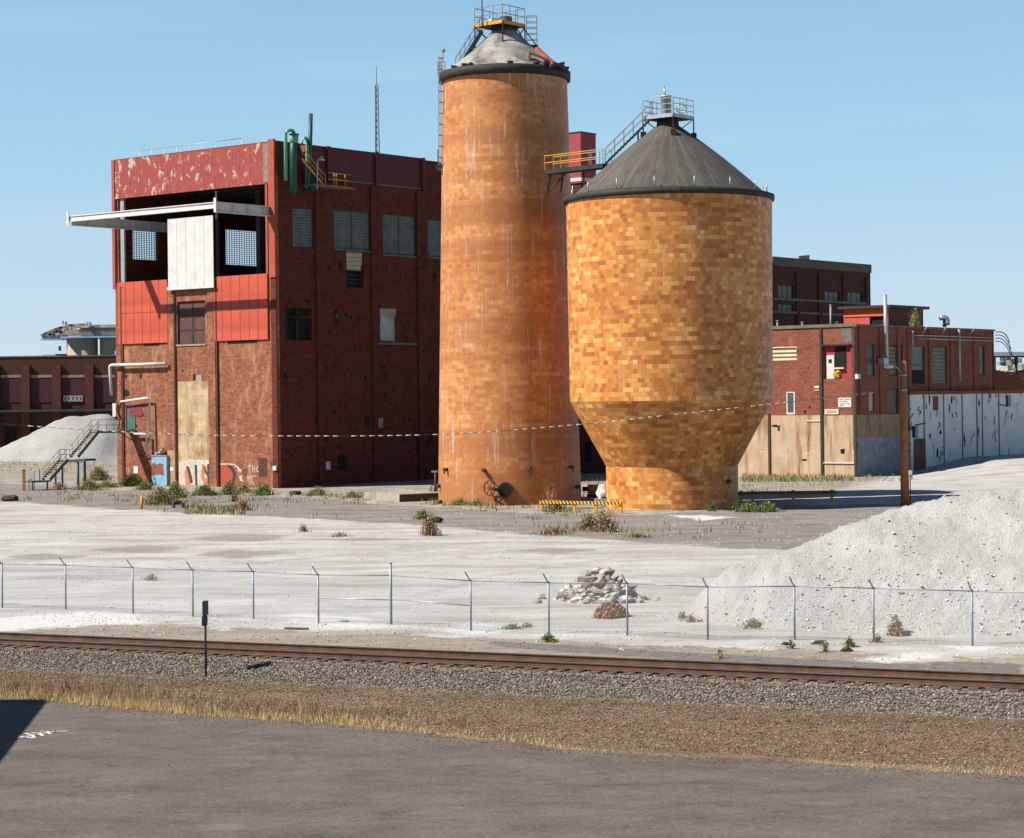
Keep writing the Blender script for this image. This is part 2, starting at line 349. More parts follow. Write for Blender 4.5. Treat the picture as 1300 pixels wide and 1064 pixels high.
# track centreline (perpendicular distance td > 0 is away from the camera)
T0 = G(0, 806.3, .66); T1 = G(1300, 860.5, .66)
TD = Vector((T1.x-T0.x, T1.y-T0.y)).normalized(); TN = Vector((-TD.y, TD.x))
def td_of(x, y): return (x-T0.x)*TN.x+(y-T0.y)*TN.y
def tpt(s, o, z): return Vector((T0.x+TD.x*s+TN.x*o, T0.y+TD.y*s+TN.y*o, z))
TL = (Vector((T1.x,T1.y))-Vector((T0.x,T0.y))).length
def vnoise(x, y, seed=0):
    x = np.asarray(x, float); y = np.asarray(y, float)
    xi = np.floor(x).astype(np.int64); yi = np.floor(y).astype(np.int64); fx = x-xi; fy = y-yi
    fx = fx*fx*(3-2*fx); fy = fy*fy*(3-2*fy)
    def h(a, b):
        n = (a*374761393+b*668265263+seed*974711) & 0x7fffffff
        n = ((n ^ (n >> 13))*1274126177) & 0x7fffffff
        return ((n ^ (n >> 16)) & 0xffff)/65535.
    return (h(xi,yi)*(1-fx)+h(xi+1,yi)*fx)*(1-fy)+(h(xi,yi+1)*(1-fx)+h(xi+1,yi+1)*fx)*fy
def fbm(x, y, o=4, seed=0):
    s = 0; a = 1; t = 0
    for i in range(o): s = s+a*vnoise(np.asarray(x)*2**i, np.asarray(y)*2**i, seed+i*17); t += a; a *= .5
    return s/t-.5
def terrain_h(x, y):
    x = np.asarray(x, float); y = np.asarray(y, float); td = td_of(x, y)
    h = np.clip((3.3-np.abs(td+.1))/1.6, 0, 1)*.40                       # ballast shoulder
    h = h-np.clip((-td-3)/7, 0, 1)*.05
    r = np.clip((x-41)/9, 0, 1)*np.clip((y-190)/32, 0, 1); h = h+r*1.35    # gravel banked up by the right-hand building
    near = np.clip((td-6)/6, 0, 1)*np.clip((230-y)/60, 0, 1)
    h = h+near*fbm(x*.22, y*.22, 4, 3)*.22
    h = h+np.clip(1-np.abs(td+5.4)/2.6, 0, 1)*fbm(x*.9, y*.9, 3, 9)*.16
    return h
def sdist(x, y, poly):      # signed distance, positive inside
    x = np.asarray(x, float); y = np.asarray(y, float); d = np.full(x.shape, 1e9); ins = np.zeros(x.shape, bool)
    n = len(poly)
    for i in range(n):
        ax, ay = poly[i]; bx, by = poly[(i+1)%n]; ex, ey = bx-ax, by-ay
        t = np.clip(((x-ax)*ex+(y-ay)*ey)/(ex*ex+ey*ey+1e-9), 0, 1)
        d = np.minimum(d, np.hypot(x-ax-t*ex, y-ay-t*ey))
        c = ((ay > y) != (by > y)) & (x < (bx-ax)*(y-ay)/(by-ay+1e-12)+ax); ins ^= c
    return np.where(ins, d, -d)
def pp(pts): return [(G(*p).x, G(*p).y) for p in pts]
yard = pp([(-400,606),(0,613),(147,621),(350,629),(540,643),(650,650),(770,655),(900,649),(1000,641),(1150,641),(1260,636),(1150,662),(1050,692),(1000,700),(870,692),(700,680),(560,669),(430,661),(200,649),(0,637),(-400,628)])
far_dirt = pp([(-500,600),(0,613),(147,621),(350,629),(540,643),(650,650),(770,655),(900,649),(1000,641),(1150,600),(1085,606),(950,590),(560,560),(-500,560)])
spill = [pp([(-60,790),(20,783),(110,776),(185,781),(180,792),(90,797),(0,801),(-60,802)]), pp([(1085,838),(1150,829),(1170,826),(1200,829),(1190,836),(1140,841)]),
         pp([(1205,822),(1240,819),(1262,824),(1230,828)]), pp([(560,797),(620,790),(640,800),(590,805)]), pp([(850,656),(890,655),(930,657),(890,660)]),
         pp([(330,783),(380,778),(470,788),(480,797),(400,796)])]
puddles = [pp([(120,698),(180,692),(235,694),(200,702),(140,702)]), pp([(235,683),(300,679),(370,681),(330,688),(260,687)]), pp([(235,704),(300,698),(370,703),(300,709)]),
           pp([(650,699),(700,696),(760,699),(700,705)]), pp([(400,684),(470,683),(560,684),(440,689)]), pp([(0,706),(60,702),(110,707),(40,712)])]
kerb_strip = pp([(600,812),(870,828),(1060,838),(1300,842),(1300,862),(1060,852),(860,838),(640,822)])
def axis(segs):
    out = [segs[0][0]]
    for a, b, st in segs:
        n = max(1, int(round((b-a)/st))); out += [a+(b-a)*(i+1)/n for i in range(n)]
    return np.array(out)
xs = axis([(-6000,-1500,1500),(-1500,-300,300),(-300,-80,22),(-80,-28,1.6),(-28,24,.42),(24,70,1.4),(70,300,23),(300,1500,300),(1500,6000,1500)])
ys = axis([(-200,30,23),(30,46,2),(46,120,.42),(120,245,1.1),(245,420,12),(420,1500,180),(1500,8000,1600)])
X, Y = np.meshgrid(xs, ys); Z = terrain_h(X, Y)
fl = lambda a: a.ravel()
sp = np.max([sdist(X,Y,q) for q in spill], 0); pu = np.max([sdist(X,Y,q) for q in puddles], 0)
V = np.stack([fl(X),fl(Y),fl(Z)],1); nx = len(xs); ny = len(ys)
I = np.arange(nx*ny).reshape(ny,nx); RT = []
for tr_ in ([(-60,664),(100,665),(280,671),(450,688),(700,716),(860,738)],[(-60,742),(150,728),(350,712),(560,695),(800,688),(1000,698)],[(-60,655),(150,660),(420,672),(640,682),(860,694)],[(520,760),(600,735),(760,712),(960,702)]):
    q_ = [G(*a_) for a_ in tr_]; 
    for off_ in (-.9,.9): RT.append([(v_.x+off_*.35,v_.y+off_) for v_ in q_])
def pldist(x, y, pl):
    d = np.full(x.shape, 1e9)
    for (ax,ay),(bx_,by_) in zip(pl[:-1],pl[1:]):
        ex, ey = bx_-ax, by_-ay; t_ = np.clip(((x-ax)*ex+(y-ay)*ey)/(ex*ex+ey*ey), 0, 1); d = np.minimum(d, np.hypot(x-ax-t_*ex, y-ay-t_*ey))
    return d
rut = -np.min([pldist(X,Y,q_) for q_ in RT],0)
T = np.stack([fl(I[:-1,:-1]),fl(I[:-1,1:]),fl(I[1:,1:]),fl(I[1:,:-1])],1)
cl = lambda a: np.clip(a, -12, 12)
def ground_mat():
    t = NT('ground_surface'); p = t.pos()
    A = lambda nm: t.n('ShaderNodeAttribute', attribute_name=nm).outputs['Fac']
    n1 = t.noise(p, .35, 6, .6); n2 = t.noise(p, 1.6, 6, .65); n3 = t.noise(p, 9, 4, .7)
    st = t.noise(t.n('ShaderNodeMapping',{'Vector':p,'Rotation':(0,0,.32),'Scale':(.08,.42,1)}).outputs[0], 1.0, 9, .7)
    def thr(a, w, soft, off=0):
        v = t.math('ADD', a, t.math('MULTIPLY', t.math('SUBTRACT', n2, .5), w)); v = t.math('ADD', v, t.math('MULTIPLY', t.math('SUBTRACT', n1, .5), w*1.5))
        return t.rng(v, off-soft, off+soft)
    lot = t.mix(t.rng(n1,.32,.68), (.43,.42,.40), (.33,.315,.293))
    lot = t.mix(t.rng(st,.50,.66,0,.8), lot, (.22,.195,.17))
    lot = t.mix(t.rng(st,.47,.36,0,.7), lot, (.48,.475,.465))
    lot = t.mix(t.rng(n2,.52,.7,0,.5), lot, (.30,.25,.20))
    vo = t.n('ShaderNodeTexVoronoi', {'Vector':p,'Scale':5.0}).outputs['Distance']
    lot = t.mix(t.rng(vo,.0,.18,.5,0), lot, (.21,.20,.19))
    lot = t.mix(t.rng(n3,.6,.8,0,.35), lot, (.56,.55,.54))
    col = lot
    fd = t.mix(t.rng(n2,.35,.65), (.27,.23,.18), (.17,.15,.125)); fd = t.mix(t.rng(n1,.45,.62,0,.8), fd, (.36,.33,.29))
    fd = t.mix(t.rng(n3,.55,.7,0,.5), fd, (.13,.11,.07))
    col = t.mix(thr(A('far_dirt'), 4, .8), col, fd)
    yd = t.mix(t.rng(n1,.35,.65), (.20,.18,.16), (.14,.128,.115)); yd = t.mix(t.rng(st,.45,.62,0,.6), yd, (.27,.245,.22)); yd = t.mix(t.rng(n3,.5,.75,0,.3), yd, (.12,.11,.10))
    col = t.mix(thr(A('yard'), 3, .5), col, yd)
    col = t.mix(t.math('MULTIPLY', thr(A('puddle'), 1.6, .5), .75), col, (.20,.17,.15))
    td = A('td')
    col = t.mix(t.math('MULTIPLY', t.math('MULTIPLY', t.rng(A('rut'), -.55, -.1), t.rng(n2,.38,.62)), .5), col, (.22,.19,.165))
    dirt = t.mix(t.rng(n2,.35,.65), (.29,.245,.195), (.20,.175,.15)); dirt = t.mix(t.rng(n3,.5,.7,0,.6), dirt, (.12,.10,.08)); dirt = t.mix(t.rng(st,.5,.62,0,.7), dirt, (.33,.27,.20))
    m = thr(t.math('SUBTRACT', 9.6, td), 3.0, .3); col = t.mix(m, col, dirt)
    kb = t.mix(t.rng(n2,.35,.65), (.17,.155,.14), (.12,.112,.105)); col = t.mix(thr(A('kerb'), .5, .1), col, kb)
    whites = t.mix(n2, (.54,.53,.52), (.45,.44,.43)); col = t.mix(thr(A('spill'), 2.2, .35), col, whites)
    bal = t.mix(t.rng(n3,.35,.65), (.17,.15,.13), (.09,.078,.065))
    col = t.mix(thr(t.math('SUBTRACT', 2.4, td), .5, .2), col, bal)
    br = t.mix(t.rng(n2,.35,.65), (.17,.11,.068), (.10,.068,.047)); br = t.mix(t.rng(n3,.5,.65,0,.7), br, (.27,.19,.115)); br = t.mix(t.rng(n1,.5,.65,0,.6), br, (.11,.082,.062))
    br = t.mix(t.rng(t.math('ADD', td, t.math('MULTIPLY', n1, 2.0)), -5.6, -3.4, 0, .55), br, (.085,.062,.046)); br = t.mix(t.rng(st,.52,.62,0,.5), br, (.23,.175,.12))
    col = t.mix(thr(t.math('SUBTRACT', -3.3, td), .7, .25), col, br)
    h = t.math('ADD', t.math('MULTIPLY', n3, .5), t.math('MULTIPLY', t.noise(p, 24, 3, .7), .3)); h = t.math('ADD', h, n2)
    t.bump(h, .9, .06)
    return t.done(col, .95)
fastmesh('ground', V, T, ground_mat(), {'td':fl(cl(td_of(X,Y))),'yard':fl(cl(sdist(X,Y,yard))),'far_dirt':fl(cl(sdist(X,Y,far_dirt))),'rut':fl(cl(rut)),'spill':fl(cl(sp)),'puddle':fl(cl(pu)),'kerb':fl(cl(sdist(X,Y,kerb_strip)))},
         smooth=True, kind='structure', label='pale gravel yard and dirt around the railway')
# ------------------------------------------------------------------ near asphalt road
edge_px = [(-900,858),(-300,872),(0,887),(61,890),(140,898),(217,906),(310,913),(406,920),(520,930),(647,943),(718,953),(850,961),(1029,969),(1180,979),(1400,992),(2000,1025)]
ep = [G(*p) for p in edge_px]; edge = []
for a, b in zip(ep[:-1], ep[1:]):
    k = max(2, int((b-a).length/.35))
    for i in range(k):
        q = a.lerp(b, i/k); w = fbm(q.x*.9, q.y*.9, 4, 5)*.5; edge.append((q.x+TN.x*w, q.y+TN.y*w))
mb = MB(); nrow = 14
for i in range(len(edge)-1):
    (x0,y0),(x1,y1) = edge[i],edge[i+1]
    mb.face([(x0-TN.x*60,y0-TN.y*60,.03),(x1-TN.x*60,y1-TN.y*60,.03),(x1-TN.x*.05,y1-TN.y*.05,.03),(x0-TN.x*.05,y0-TN.y*.05,.03)])
    mb.face([(x0-TN.x*.05,y0-TN.y*.05,.03),(x1-TN.x*.05,y1-TN.y*.05,.03),(x1,y1,-.06),(x0,y0,-.06)])
def asphalt():
    t = NT('worn_asphalt'); p = t.pos()
    mp = t.n('ShaderNodeMapping',{'Vector':p,'Rotation':(0,0,.42),'Scale':(.35,.9,1)}).outputs[0]
    a = t.noise(mp, 1.0, 8, .68); n3 = t.noise(p, 14, 5, .75); n1 = t.noise(p, .5, 5, .6)
    col = t.mix(t.rng(a,.33,.67), (.072,.060,.051), (.122,.104,.088)); col = t.mix(t.rng(n1,.42,.64,0,.6), col, (.145,.125,.106))
    col = t.mix(t.rng(n3,.52,.68,0,.6), col, (.21,.19,.165)); col = t.mix(t.rng(n3,.47,.32,0,.7), col, (.05,.043,.037))
    cr = t.n('ShaderNodeTexVoronoi', {'Vector':t.scl(p,(.35,.5,1)),'Scale':1.0}, feature='DISTANCE_TO_EDGE').outputs[0]
    cr = t.math('ADD', cr, t.math('MULTIPLY', t.math('SUBTRACT', t.noise(p,2.5,5,.7), .5), .12))
    col = t.mix(t.rng(cr,.0,.009,.4,0), col, (.05,.045,.04)); oil = t.rng(t.noise(t.scl(p,(.6,1.0,1)), .55, 6, .7), .60, .70); col = t.mix(t.math('MULTIPLY', oil, .45), col, (.055,.048,.042)); pat = t.rng(t.noise(t.scl(p,(.5,.9,1)), .8, 7, .75), .58, .64); col = t.mix(t.math('MULTIPLY', pat, .35), col, (.19,.17,.148))
    t.bump(n3, .7, .02); return t.done(col, .85)
road = build(mb, 'road', asphalt(), kind='structure', label='worn grey asphalt road in the foreground')
def stroke_mesh(pts_list, w, z):
    mb = MB()
    for pts in pts_list:
        q = [G(*p, z) for p in pts]
        for a, b in zip(q[:-1], q[1:]):
            d = (b-a).normalized(); x = Vector((-d.y,d.x,0))*w/2; e = d*w*.3
            mb.face([a-x-e,b-x+e,b+x+e,a+x-e])
    return mb
chalk = mk('faded_road_paint', (.62,.62,.60), (.40,.39,.38), 9, .8)
for pts, z in (([(24,934.5),(33,935.5),(41,937)],.038),([(33,931),(40,933),(44,936.5)],.0385),([(41,930.5),(50,930),(54,934)],.039),([(52,928.5),(60,928),(63,931.5)],.0395),([(24,936.5),(46,932.5),(70,928.5),(84,928)],.040)):
    build(stroke_mesh([pts], .085, z), 'painted_mark', chalk, parent=road)
# ------------------------------------------------------------------ railway track
zt = .30
tr = root('railway_track', tpt(TL/2,0,0), 'straight railway track with rusty brown rails crossing the foreground', 'railway track')
prof = [(-.075,0),(.075,0),(.075,.02),(.016,.035),(.014,.12),(.037,.135),(.037,.165),(-.037,.165),(-.037,.135),(-.014,.12),(-.016,.035),(-.075,.02)]
for off in (-.78,.78):
    mb = MB(); k = 40; s0, s1 = -26, TL+22
    for j in range(len(prof)):
        a = prof[j]; b = prof[(j+1)%len(prof)]; mb.cur = 1 if j == 6 else 0
        for i in range(k):
            u0 = s0+(s1-s0)*i/k; u1 = s0+(s1-s0)*(i+1)/k; z = zt+.17
            mb.face([tpt(u0,off+a[0]*1.2,z+a[1]*1.15),tpt(u1,off+a[0]*1.2,z+a[1]*1.15),tpt(u1,off+b[0]*1.2,z+b[1]*1.15),tpt(u0,off+b[0]*1.2,z+b[1]*1.15)])
    build(mb, 'rail', [rail_steel, rail_top], parent=tr)
mb = MB(); a = tpt(0,0,0)
def tie(s, w): 
    m = MB(); fr = Fr((tpt(s,0,0).x,tpt(s,0,0).y),(TN.x,TN.y)); m.box(fr,-1.3+w,1.3+w,zt-.06,zt+.165,-.12,.12); return m
nt = 98
for i in range(nt):
    s = -7+(TL+17)*i/(nt-1); build(tie(s+random.uniform(-.05,.05), random.uniform(-.06,.06)), 'sleeper', tie_wood, parent=tr)
# ------------------------------------------------------------------ loose stones
OCT = np.array([(1,0,0),(-1,0,0),(0,1,0),(0,-1,0),(0,0,1),(0,0,-1)],float); OF = np.array([(0,2,4),(2,1,4),(1,3,4),(3,0,4),(2,0,5),(1,2,5),(3,1,5),(0,3,5)])
def stones(P, size, mat, name, parent=None, org=(0,0,0), flat=.7, **kw):
    n = len(P); R = rng.normal(size=(n,3,3)); Q, _ = np.linalg.qr(R)
    v = OCT[None]*rng.uniform(.6,1.25,(n,6,1)); v = np.einsum('nij,nkj->nki', Q, v); v[:,:,2] *= flat
    v = v*np.asarray(size)[:,None,None]+P[:,None,:]
    f = OF[None]+np.arange(n)[:,None,None]*6
    tint = np.repeat(rng.uniform(0,1,n), 6)
    return fastmesh(name, v.reshape(-1,3), f.reshape(-1,3), mat, {'tint':tint}, parent=parent, org=org, **kw)
def tinted(name, stops, rough=.9):
    t = NT(name); f = t.n('ShaderNodeAttribute', attribute_name='tint').outputs['Fac']
    return t.done(t.ramp(f, stops), rough)
bal_m = tinted('ballast_stone', [(0,(.07,.053,.04)),(.4,(.155,.124,.094)),(.75,(.24,.20,.158)),(1,(.37,.325,.27))])
n = 54000; s = rng.uniform(-9,TL+12,n); o = np.where(rng.uniform(size=n)<.74, rng.uniform(-3.5,-.85,n), rng.uniform(-.7,2.5,n))
bx = T0.x+TD.x*s+TN.x*o; by = T0.y+TD.y*s+TN.y*o
m_ = (np.abs(np.abs(o)-.78) > .12); bx, by = bx[m_], by[m_]
P = np.stack([bx,by,terrain_h(bx,by)+.02],1)
stones(P, rng.uniform(.022,.052,len(P)), bal_m, 'ballast', kind='stuff', label='grey crushed stone ballast along the railway track', cat='ballast')
db_m = tinted('brown_debris', [(0,(.05,.030,.02)),(.35,(.135,.078,.04)),(.7,(.25,.15,.077)),(.97,(.36,.25,.145)),(1,(.44,.40,.34))])
n = 54000; s = rng.uniform(-9,TL+12,n); o = -3.1-rng.power(1.0,n)*7.5
bx = T0.x+TD.x*s+TN.x*o; by = T0.y+TD.y*s+TN.y*o; m_ = np.ones(n,bool)
rp = [(p[0],p[1]) for p in edge[::3]]+[(40,20),(-40,20)]
m_ = sdist(bx,by,rp) < -.15; bx, by = bx[m_], by[m_]
P = np.stack([bx,by,terrain_h(bx,by)+.01],1)
stones(P, rng.uniform(.015,.042,len(P)), db_m, 'dirt_litter', kind='stuff', label='brown gravel and dead leaf litter on the verge', cat='litter', flat=.5)
gr_m = tinted('pale_crushed_stone', [(0,(.36,.345,.32)),(.25,(.44,.43,.405)),(.8,(.54,.53,.505)),(1,(.62,.61,.59))])
n = 26000; bx = rng.uniform(-34,26,n); by = rng.uniform(68,165,n); tdv = td_of(bx,by)
m_ = (tdv > 6.5) & (rng.uniform(size=n) < np.where((tdv > 9.5)&(tdv < 13), .98, .16)*(.4+1.6*np.clip(fbm(bx*.15,by*.3,3,2)+.5,0,1))); bx, by = bx[m_], by[m_]
P = np.stack([bx,by,terrain_h(bx,by)+.01],1)
stones(P, rng.power(.5,len(P))*.05+.025, gr_m, 'scattered_gravel', kind='stuff', label='loose pale stones scattered over the yard near the fence', cat='gravel')
n = 2200; s = rng.uniform(-3,TL+3,n); o = rng.uniform(2.6,9.5,n); bx = T0.x+TD.x*s+TN.x*o; by = T0.y+TD.y*s+TN.y*o
stones(np.stack([bx,by,terrain_h(bx,by)],1), rng.power(.5,n)*.045+.015, db_m, 'trackside_stones', kind='stuff', label='dark stones scattered on the dirt behind the track', cat='gravel')
# ------------------------------------------------------------------ piles
def pile_mat(name, c1, c2, c3, sc=1.0):
    t = NT(name); p = t.pos(); n1 = t.noise(p,.5*sc,6,.6); n3 = t.noise(p,6*sc,5,.75)
    vo = t.n('ShaderNodeTexVoronoi', {'Vector':p,'Scale':4.5*sc}); d = vo.outputs['Distance']
    col = t.mix(t.rng(n1,.38,.62), c1, c2); col = t.mix(t.rng(d,.0,.25,.35,0), col, c3)
    col = t.mix(t.rng(n3,.55,.75,0,.5), col, c3)
    t.bump(t.math('ADD', t.math('MULTIPLY',n3,1.0), t.math('MULTIPLY',t.noise(p,16*sc,4,.75),.8)), 1.0, .16/sc)
    return t.done(col, .95)
def ridge_pile(name, pts, slope, xr, yr, step, mat, label, amp, org):
    px_ = np.array([p[0] for p in pts]); py_ = np.array([p[1] for p in pts]); pz_ = np.array([p[2] for p in pts])
    xa = np.arange(xr[0],xr[1],step); ya = np.arange(yr[0],yr[1],step); X,Y = np.meshgrid(xa,ya)
    ry = np.interp(X,px_,py_); rz = np.interp(X,px_,pz_)
    d = np.abs(Y-ry); d = np.sqrt(d*d+.5)-.6
    Z = rz-d*slope+amp*fbm(X*.35,Y*.35,5,21)*2+(.16*fbm(X*2.6,Y*2.6,2,5)+.22*(fbm(X*5.5,Y*5.5,2,55)))*np.clip(rz,.4,1)
    # gullies running down the face
    Z = Z+amp*1.1*fbm(X*.8+Y*.12,Y*.16,4,31)*np.clip(rz/3,0,1)
    Zc = np.maximum(Z,-.25); I = np.arange(Z.size).reshape(Z.shape)
    keep = (Zc[:-1,:-1]>-.2)|(Zc[1:,1:]>-.2)|(Zc[:-1,1:]>-.2)|(Zc[1:,:-1]>-.2)
    T = np.stack([I[:-1,:-1][keep],I[:-1,1:][keep],I[1:,1:][keep],I[1:,:-1][keep]],1)
    o = fastmesh(name, np.stack([X.ravel(),Y.ravel(),Zc.ravel()],1), T, mat, smooth=True, label=label, cat='gravel pile', org=org)
    return o, (X,Y,Z)
def sil(px,py,base,sl): # ridge point whose foot lies on ground distance `base`
    D = base+6
    for _ in range(20):
        p = at(px,py,D); D = base+max(p.z,0)/sl
    return at(px,py,D)
rpts = [sil(*a,.62) for a in ((874,768,80.5),(884,758,80),(898,744,79.5),(908,733,79),(924,717,78.5),(948,707,78),(972,701,77.5),(1005,694,77),(1049,677,76.5),(1080,663,76),(1151,639,75),(1225,627,74),(1300,617,73),(1380,606,72),(1520,596,72))]
L_ = [(rpts[0].x-3.2,rpts[0].y-1.5,-.5),(rpts[0].x-1.2,rpts[0].y-.5,.25)]+[(p.x,p.y,p.z) for p in rpts]+[(rpts[-1].x+8,rpts[-1].y,5.4),(rpts[-1].x+18,rpts[-1].y,-.5)]
pm = pile_mat('white_crushed_stone', (.60,.585,.56), (.50,.485,.455), (.36,.345,.32))
pl, (PX,PY,PZ) = ridge_pile('gravel_pile', L_, .60, (L_[0][0]-1,L_[-1][0]+2), (66,98), .16, pm, 'large mound of white crushed stone behind the fence at the right', .16, (18,80,0))
n = 60000; ii = rng.integers(0,PX.shape[0],n); jj = rng.integers(0,PX.shape[1],n); z = PZ[ii,jj]; x = PX[ii,jj]; y = PY[ii,jj]; rz_ = np.interp(x,[p[0] for p in L_],[p[2] for p in L_])
lowbias = np.clip(1-z/np.maximum(rz_,.5),0,1)
m_ = (z>-.1)&(x<27)&(y<86)&(rng.uniform(size=n)<(.22+.78*lowbias**1.3)); P = np.stack([x,y,z+.01],1)[m_]
P[:,:2] += rng.uniform(-.08,.08,(len(P),2))
stones(P, .022+rng.power(.32,len(P))*.062, gr_m, 'loose_stone', parent=pl, org=(18,80,0), kind='stuff')
bpts = [at(a,b,318) for a,b in ((-120,600),(-60,592),(0,569),(40,549),(72,532),(90,527),(140,526),(152,537),(200,560),(260,590))]
pm2 = pile_mat('grey_crushed_stone', (.50,.49,.47), (.42,.41,.39), (.32,.31,.30), .4)
ridge_pile('gravel_pile', [(p.x,p.y,p.z) for p in bpts], .62, (bpts[0].x,bpts[-1].x), (300,334), .8, pm2, 'distant grey gravel mound in front of the long dark brick warehouse', .35, (-64,318,0))
# rubble heap
rb = []
cx, cy = G(765,766).x, G(765,766).y+1.6
cm = mk('broken_concrete', (.36,.32,.28), (.22,.185,.155), 2.2, .95, stain=(.50,.48,.45), st_scale=1.5, st_lo=.52, st_hi=.6, st_z=1, bump=.5, bs=9)
def heap(x, y): return max(0, 1.32*(1-math.hypot((x-cx)/(2.05 if x < cx else 1.75), (y-cy)/1.7)))
mb = MB(); k = 26
for i in range(330):
    a = random.uniform(0,6.28); r = random.uniform(0,1)**.5; x = cx+2.0*r*math.cos(a); y = cy+1.8*r*math.sin(a)
    mb.lump((x,y,heap(x,y)*.75), random.uniform(.06,.16), i, 1, (1.3,1,.8), .45)
g_ = build(mb, 'rubble', cm, kind='stuff', label='small broken concrete packed in the rubble heap beyond the fence', cat='rubble')
for i in range(78):
    a = random.uniform(0,6.28); r = random.uniform(.0,1.0)**.6
    if i < 66: x = cx+2.1*r*math.cos(a)*.95; y = cy+1.7*r*math.sin(a)-.25
    else: x = cx+random.uniform(-2.9,2.7); y = cy-random.uniform(.2,1.6)
    sz = random.uniform(.13,.27) if i < 50 else random.uniform(.09,.17)
    mb = MB(); mb.lump((x,y,heap(x,y)+sz*.35), sz, i+300, 1, (random.uniform(.9,1.6),1,random.uniform(.6,1.1)), .5)
    build(mb, 'concrete_chunk', cm, label='pale broken concrete chunk lying in the rubble heap beyond the fence', cat='rubble chunk', group='broken concrete chunks of the rubble heap')
# ------------------------------------------------------------------ fence
fp = [(-70,768),(-36,769.5),(3,772),(83.6,773.5),(169,777.7),(245,783),(322,785.5),(404.5,792),(496.7,795),(598,799.7),(697,804.8),(796.6,807),(898.6,811.5),(1009,814),(1109.5,816.7),(1234.7,820.7),(1345,826)]
fx = [G(*p) for p in fp]
st_ = fx[-1]-fx[-2]; fx += [fx[-1]+st_*(k+1) for k in range(4)]; st_ = fx[0]-fx[1]; fx = [fx[0]+st_*2,fx[0]+st_]+fx
fe = root('chain_link_fence', (fx[10].x,fx[10].y,0), 'galvanised chain link fence with angled arms running along the yard', 'fence')
fd_ = (fx[-1]-fx[4]).normalized(); fn_ = Vector((-fd_.y,fd_.x,0)); fn_ = fn_ if fn_.y < 0 else -fn_
tops = []
for i, p in enumerate(fx):
    mb = MB(); zb = float(terrain_h(p.x,p.y)); h = 1.86
    if i == 10:
        mb.tube([(p.x,p.y,zb-.1),(p.x,p.y,zb+2.28)], .048, 10); mb.tube([(p.x,p.y,zb+2.28),(p.x,p.y,zb+2.32)], .056, 10)
    else:
        mb.tube([(p.x,p.y,zb-.1),(p.x,p.y,zb+h)], .036, 8)
        q = Vector((p.x,p.y,zb+h)); e = q+Vector((fn_.x*.34-fd_.x*.05,fn_.y*.34-fd_.y*.05,.34)); mb.bar(q+Vector((0,0,-.04)), e, .04, .03); mb.tube([(p.x,p.y,zb+h-.03),(p.x,p.y,zb+h+.03)], .045, 8)
    tops.append((Vector((p.x,p.y,zb+h)), Vector((p.x,p.y,zb))))
    build(mb, 'post', post_galv, parent=fe)
for i in range(len(fx)-1):
    mb = MB(); mb.tube([tops[i][0]+Vector((0,0,-.02)),tops[i+1][0]+Vector((0,0,-.02))], .022, 6); build(mb, 'top_rail', post_galv, parent=fe)
for i in (9,10):
    mb = MB(); mb.tube([tops[i][1]+Vector((0,0,.95)),tops[i+1][1]+Vector((0,0,.92))], .022, 6); build(mb, 'brace_rail', steel_pale, parent=fe)
def linkmat():
    t = NT('chain_link_mesh'); uv = t.uv(); s = t.n('ShaderNodeSeparateXYZ',{0:uv}); u, v = s.outputs[0], s.outputs[1]
    def ln(op):
        w = t.math('FRACT', t.math('MULTIPLY', t.math(op,u,v), 14.0)); return t.math('LESS_THAN', w, .085)
    f = t.math('MAXIMUM', ln('ADD'), ln('SUBTRACT'))
    tr_ = t.n('ShaderNodeBsdfTransparent').outputs[0]; t.b.inputs['Base Color'].default_value = (.40,.42,.43,1); t.b.inputs['Metallic'].default_value = .4
    mx = t.n('ShaderNodeMixShader',{0:f,1:tr_,2:t.b.outputs[0]}); t.L(mx.outputs[0], t.out.inputs[0]); return t.m
lm = linkmat(); mb = MB()
for i in range(len(fx)-1):
    a, b = tops[i], tops[i+1]; mb.face([a[1]+Vector((0,0,.03)),b[1]+Vector((0,0,.03)),b[0],a[0]])
build(mb, 'mesh_fabric', lm, parent=fe)
# ------------------------------------------------------------------ wall helpers
def wall(mb, fr, s0, s1, z0, z1, ops=(), th=.45, back=True):
    S_ = sorted({s0,s1}|{min(max(v,s0),s1) for o in ops for v in o[:2]}); Z_ = sorted({z0,z1}|{min(max(v,z0),z1) for o in ops for v in o[2:4]})
    P = fr.P
    for i in range(len(S_)-1):
        for j in range(len(Z_)-1):
            a, b, c, d = S_[i], S_[i+1], Z_[j], Z_[j+1]; ms, mz = (a+b)/2, (c+d)/2
            if any(o[0] < ms < o[1] and o[2] < mz < o[3] for o in ops): continue
            mb.face([P(a,c),P(b,c),P(b,d),P(a,d)])
            if back: mb.face([P(a,c,-th),P(a,d,-th),P(b,d,-th),P(b,c,-th)])
    for o in ops:
        a, b, c, d = o[:4]
        mb.face([P(a,c),P(a,d),P(a,d,-th),P(a,c,-th)]); mb.face([P(b,c),P(b,c,-th),P(b,d,-th),P(b,d)])
        mb.face([P(a,d),P(b,d),P(b,d,-th),P(a,d,-th)]); mb.face([P(a,c),P(a,c,-th),P(b,c,-th),P(b,c)])
    mb.face([P(s0,z1),P(s1,z1),P(s1,z1,-th),P(s0,z1,-th)])
    mb.face([P(s0,z0),P(s0,z1),P(s0,z1,-th),P(s0,z0,-th)]); mb.face([P(s1,z0),P(s1,z0,-th),P(s1,z1,-th),P(s1,z1)])
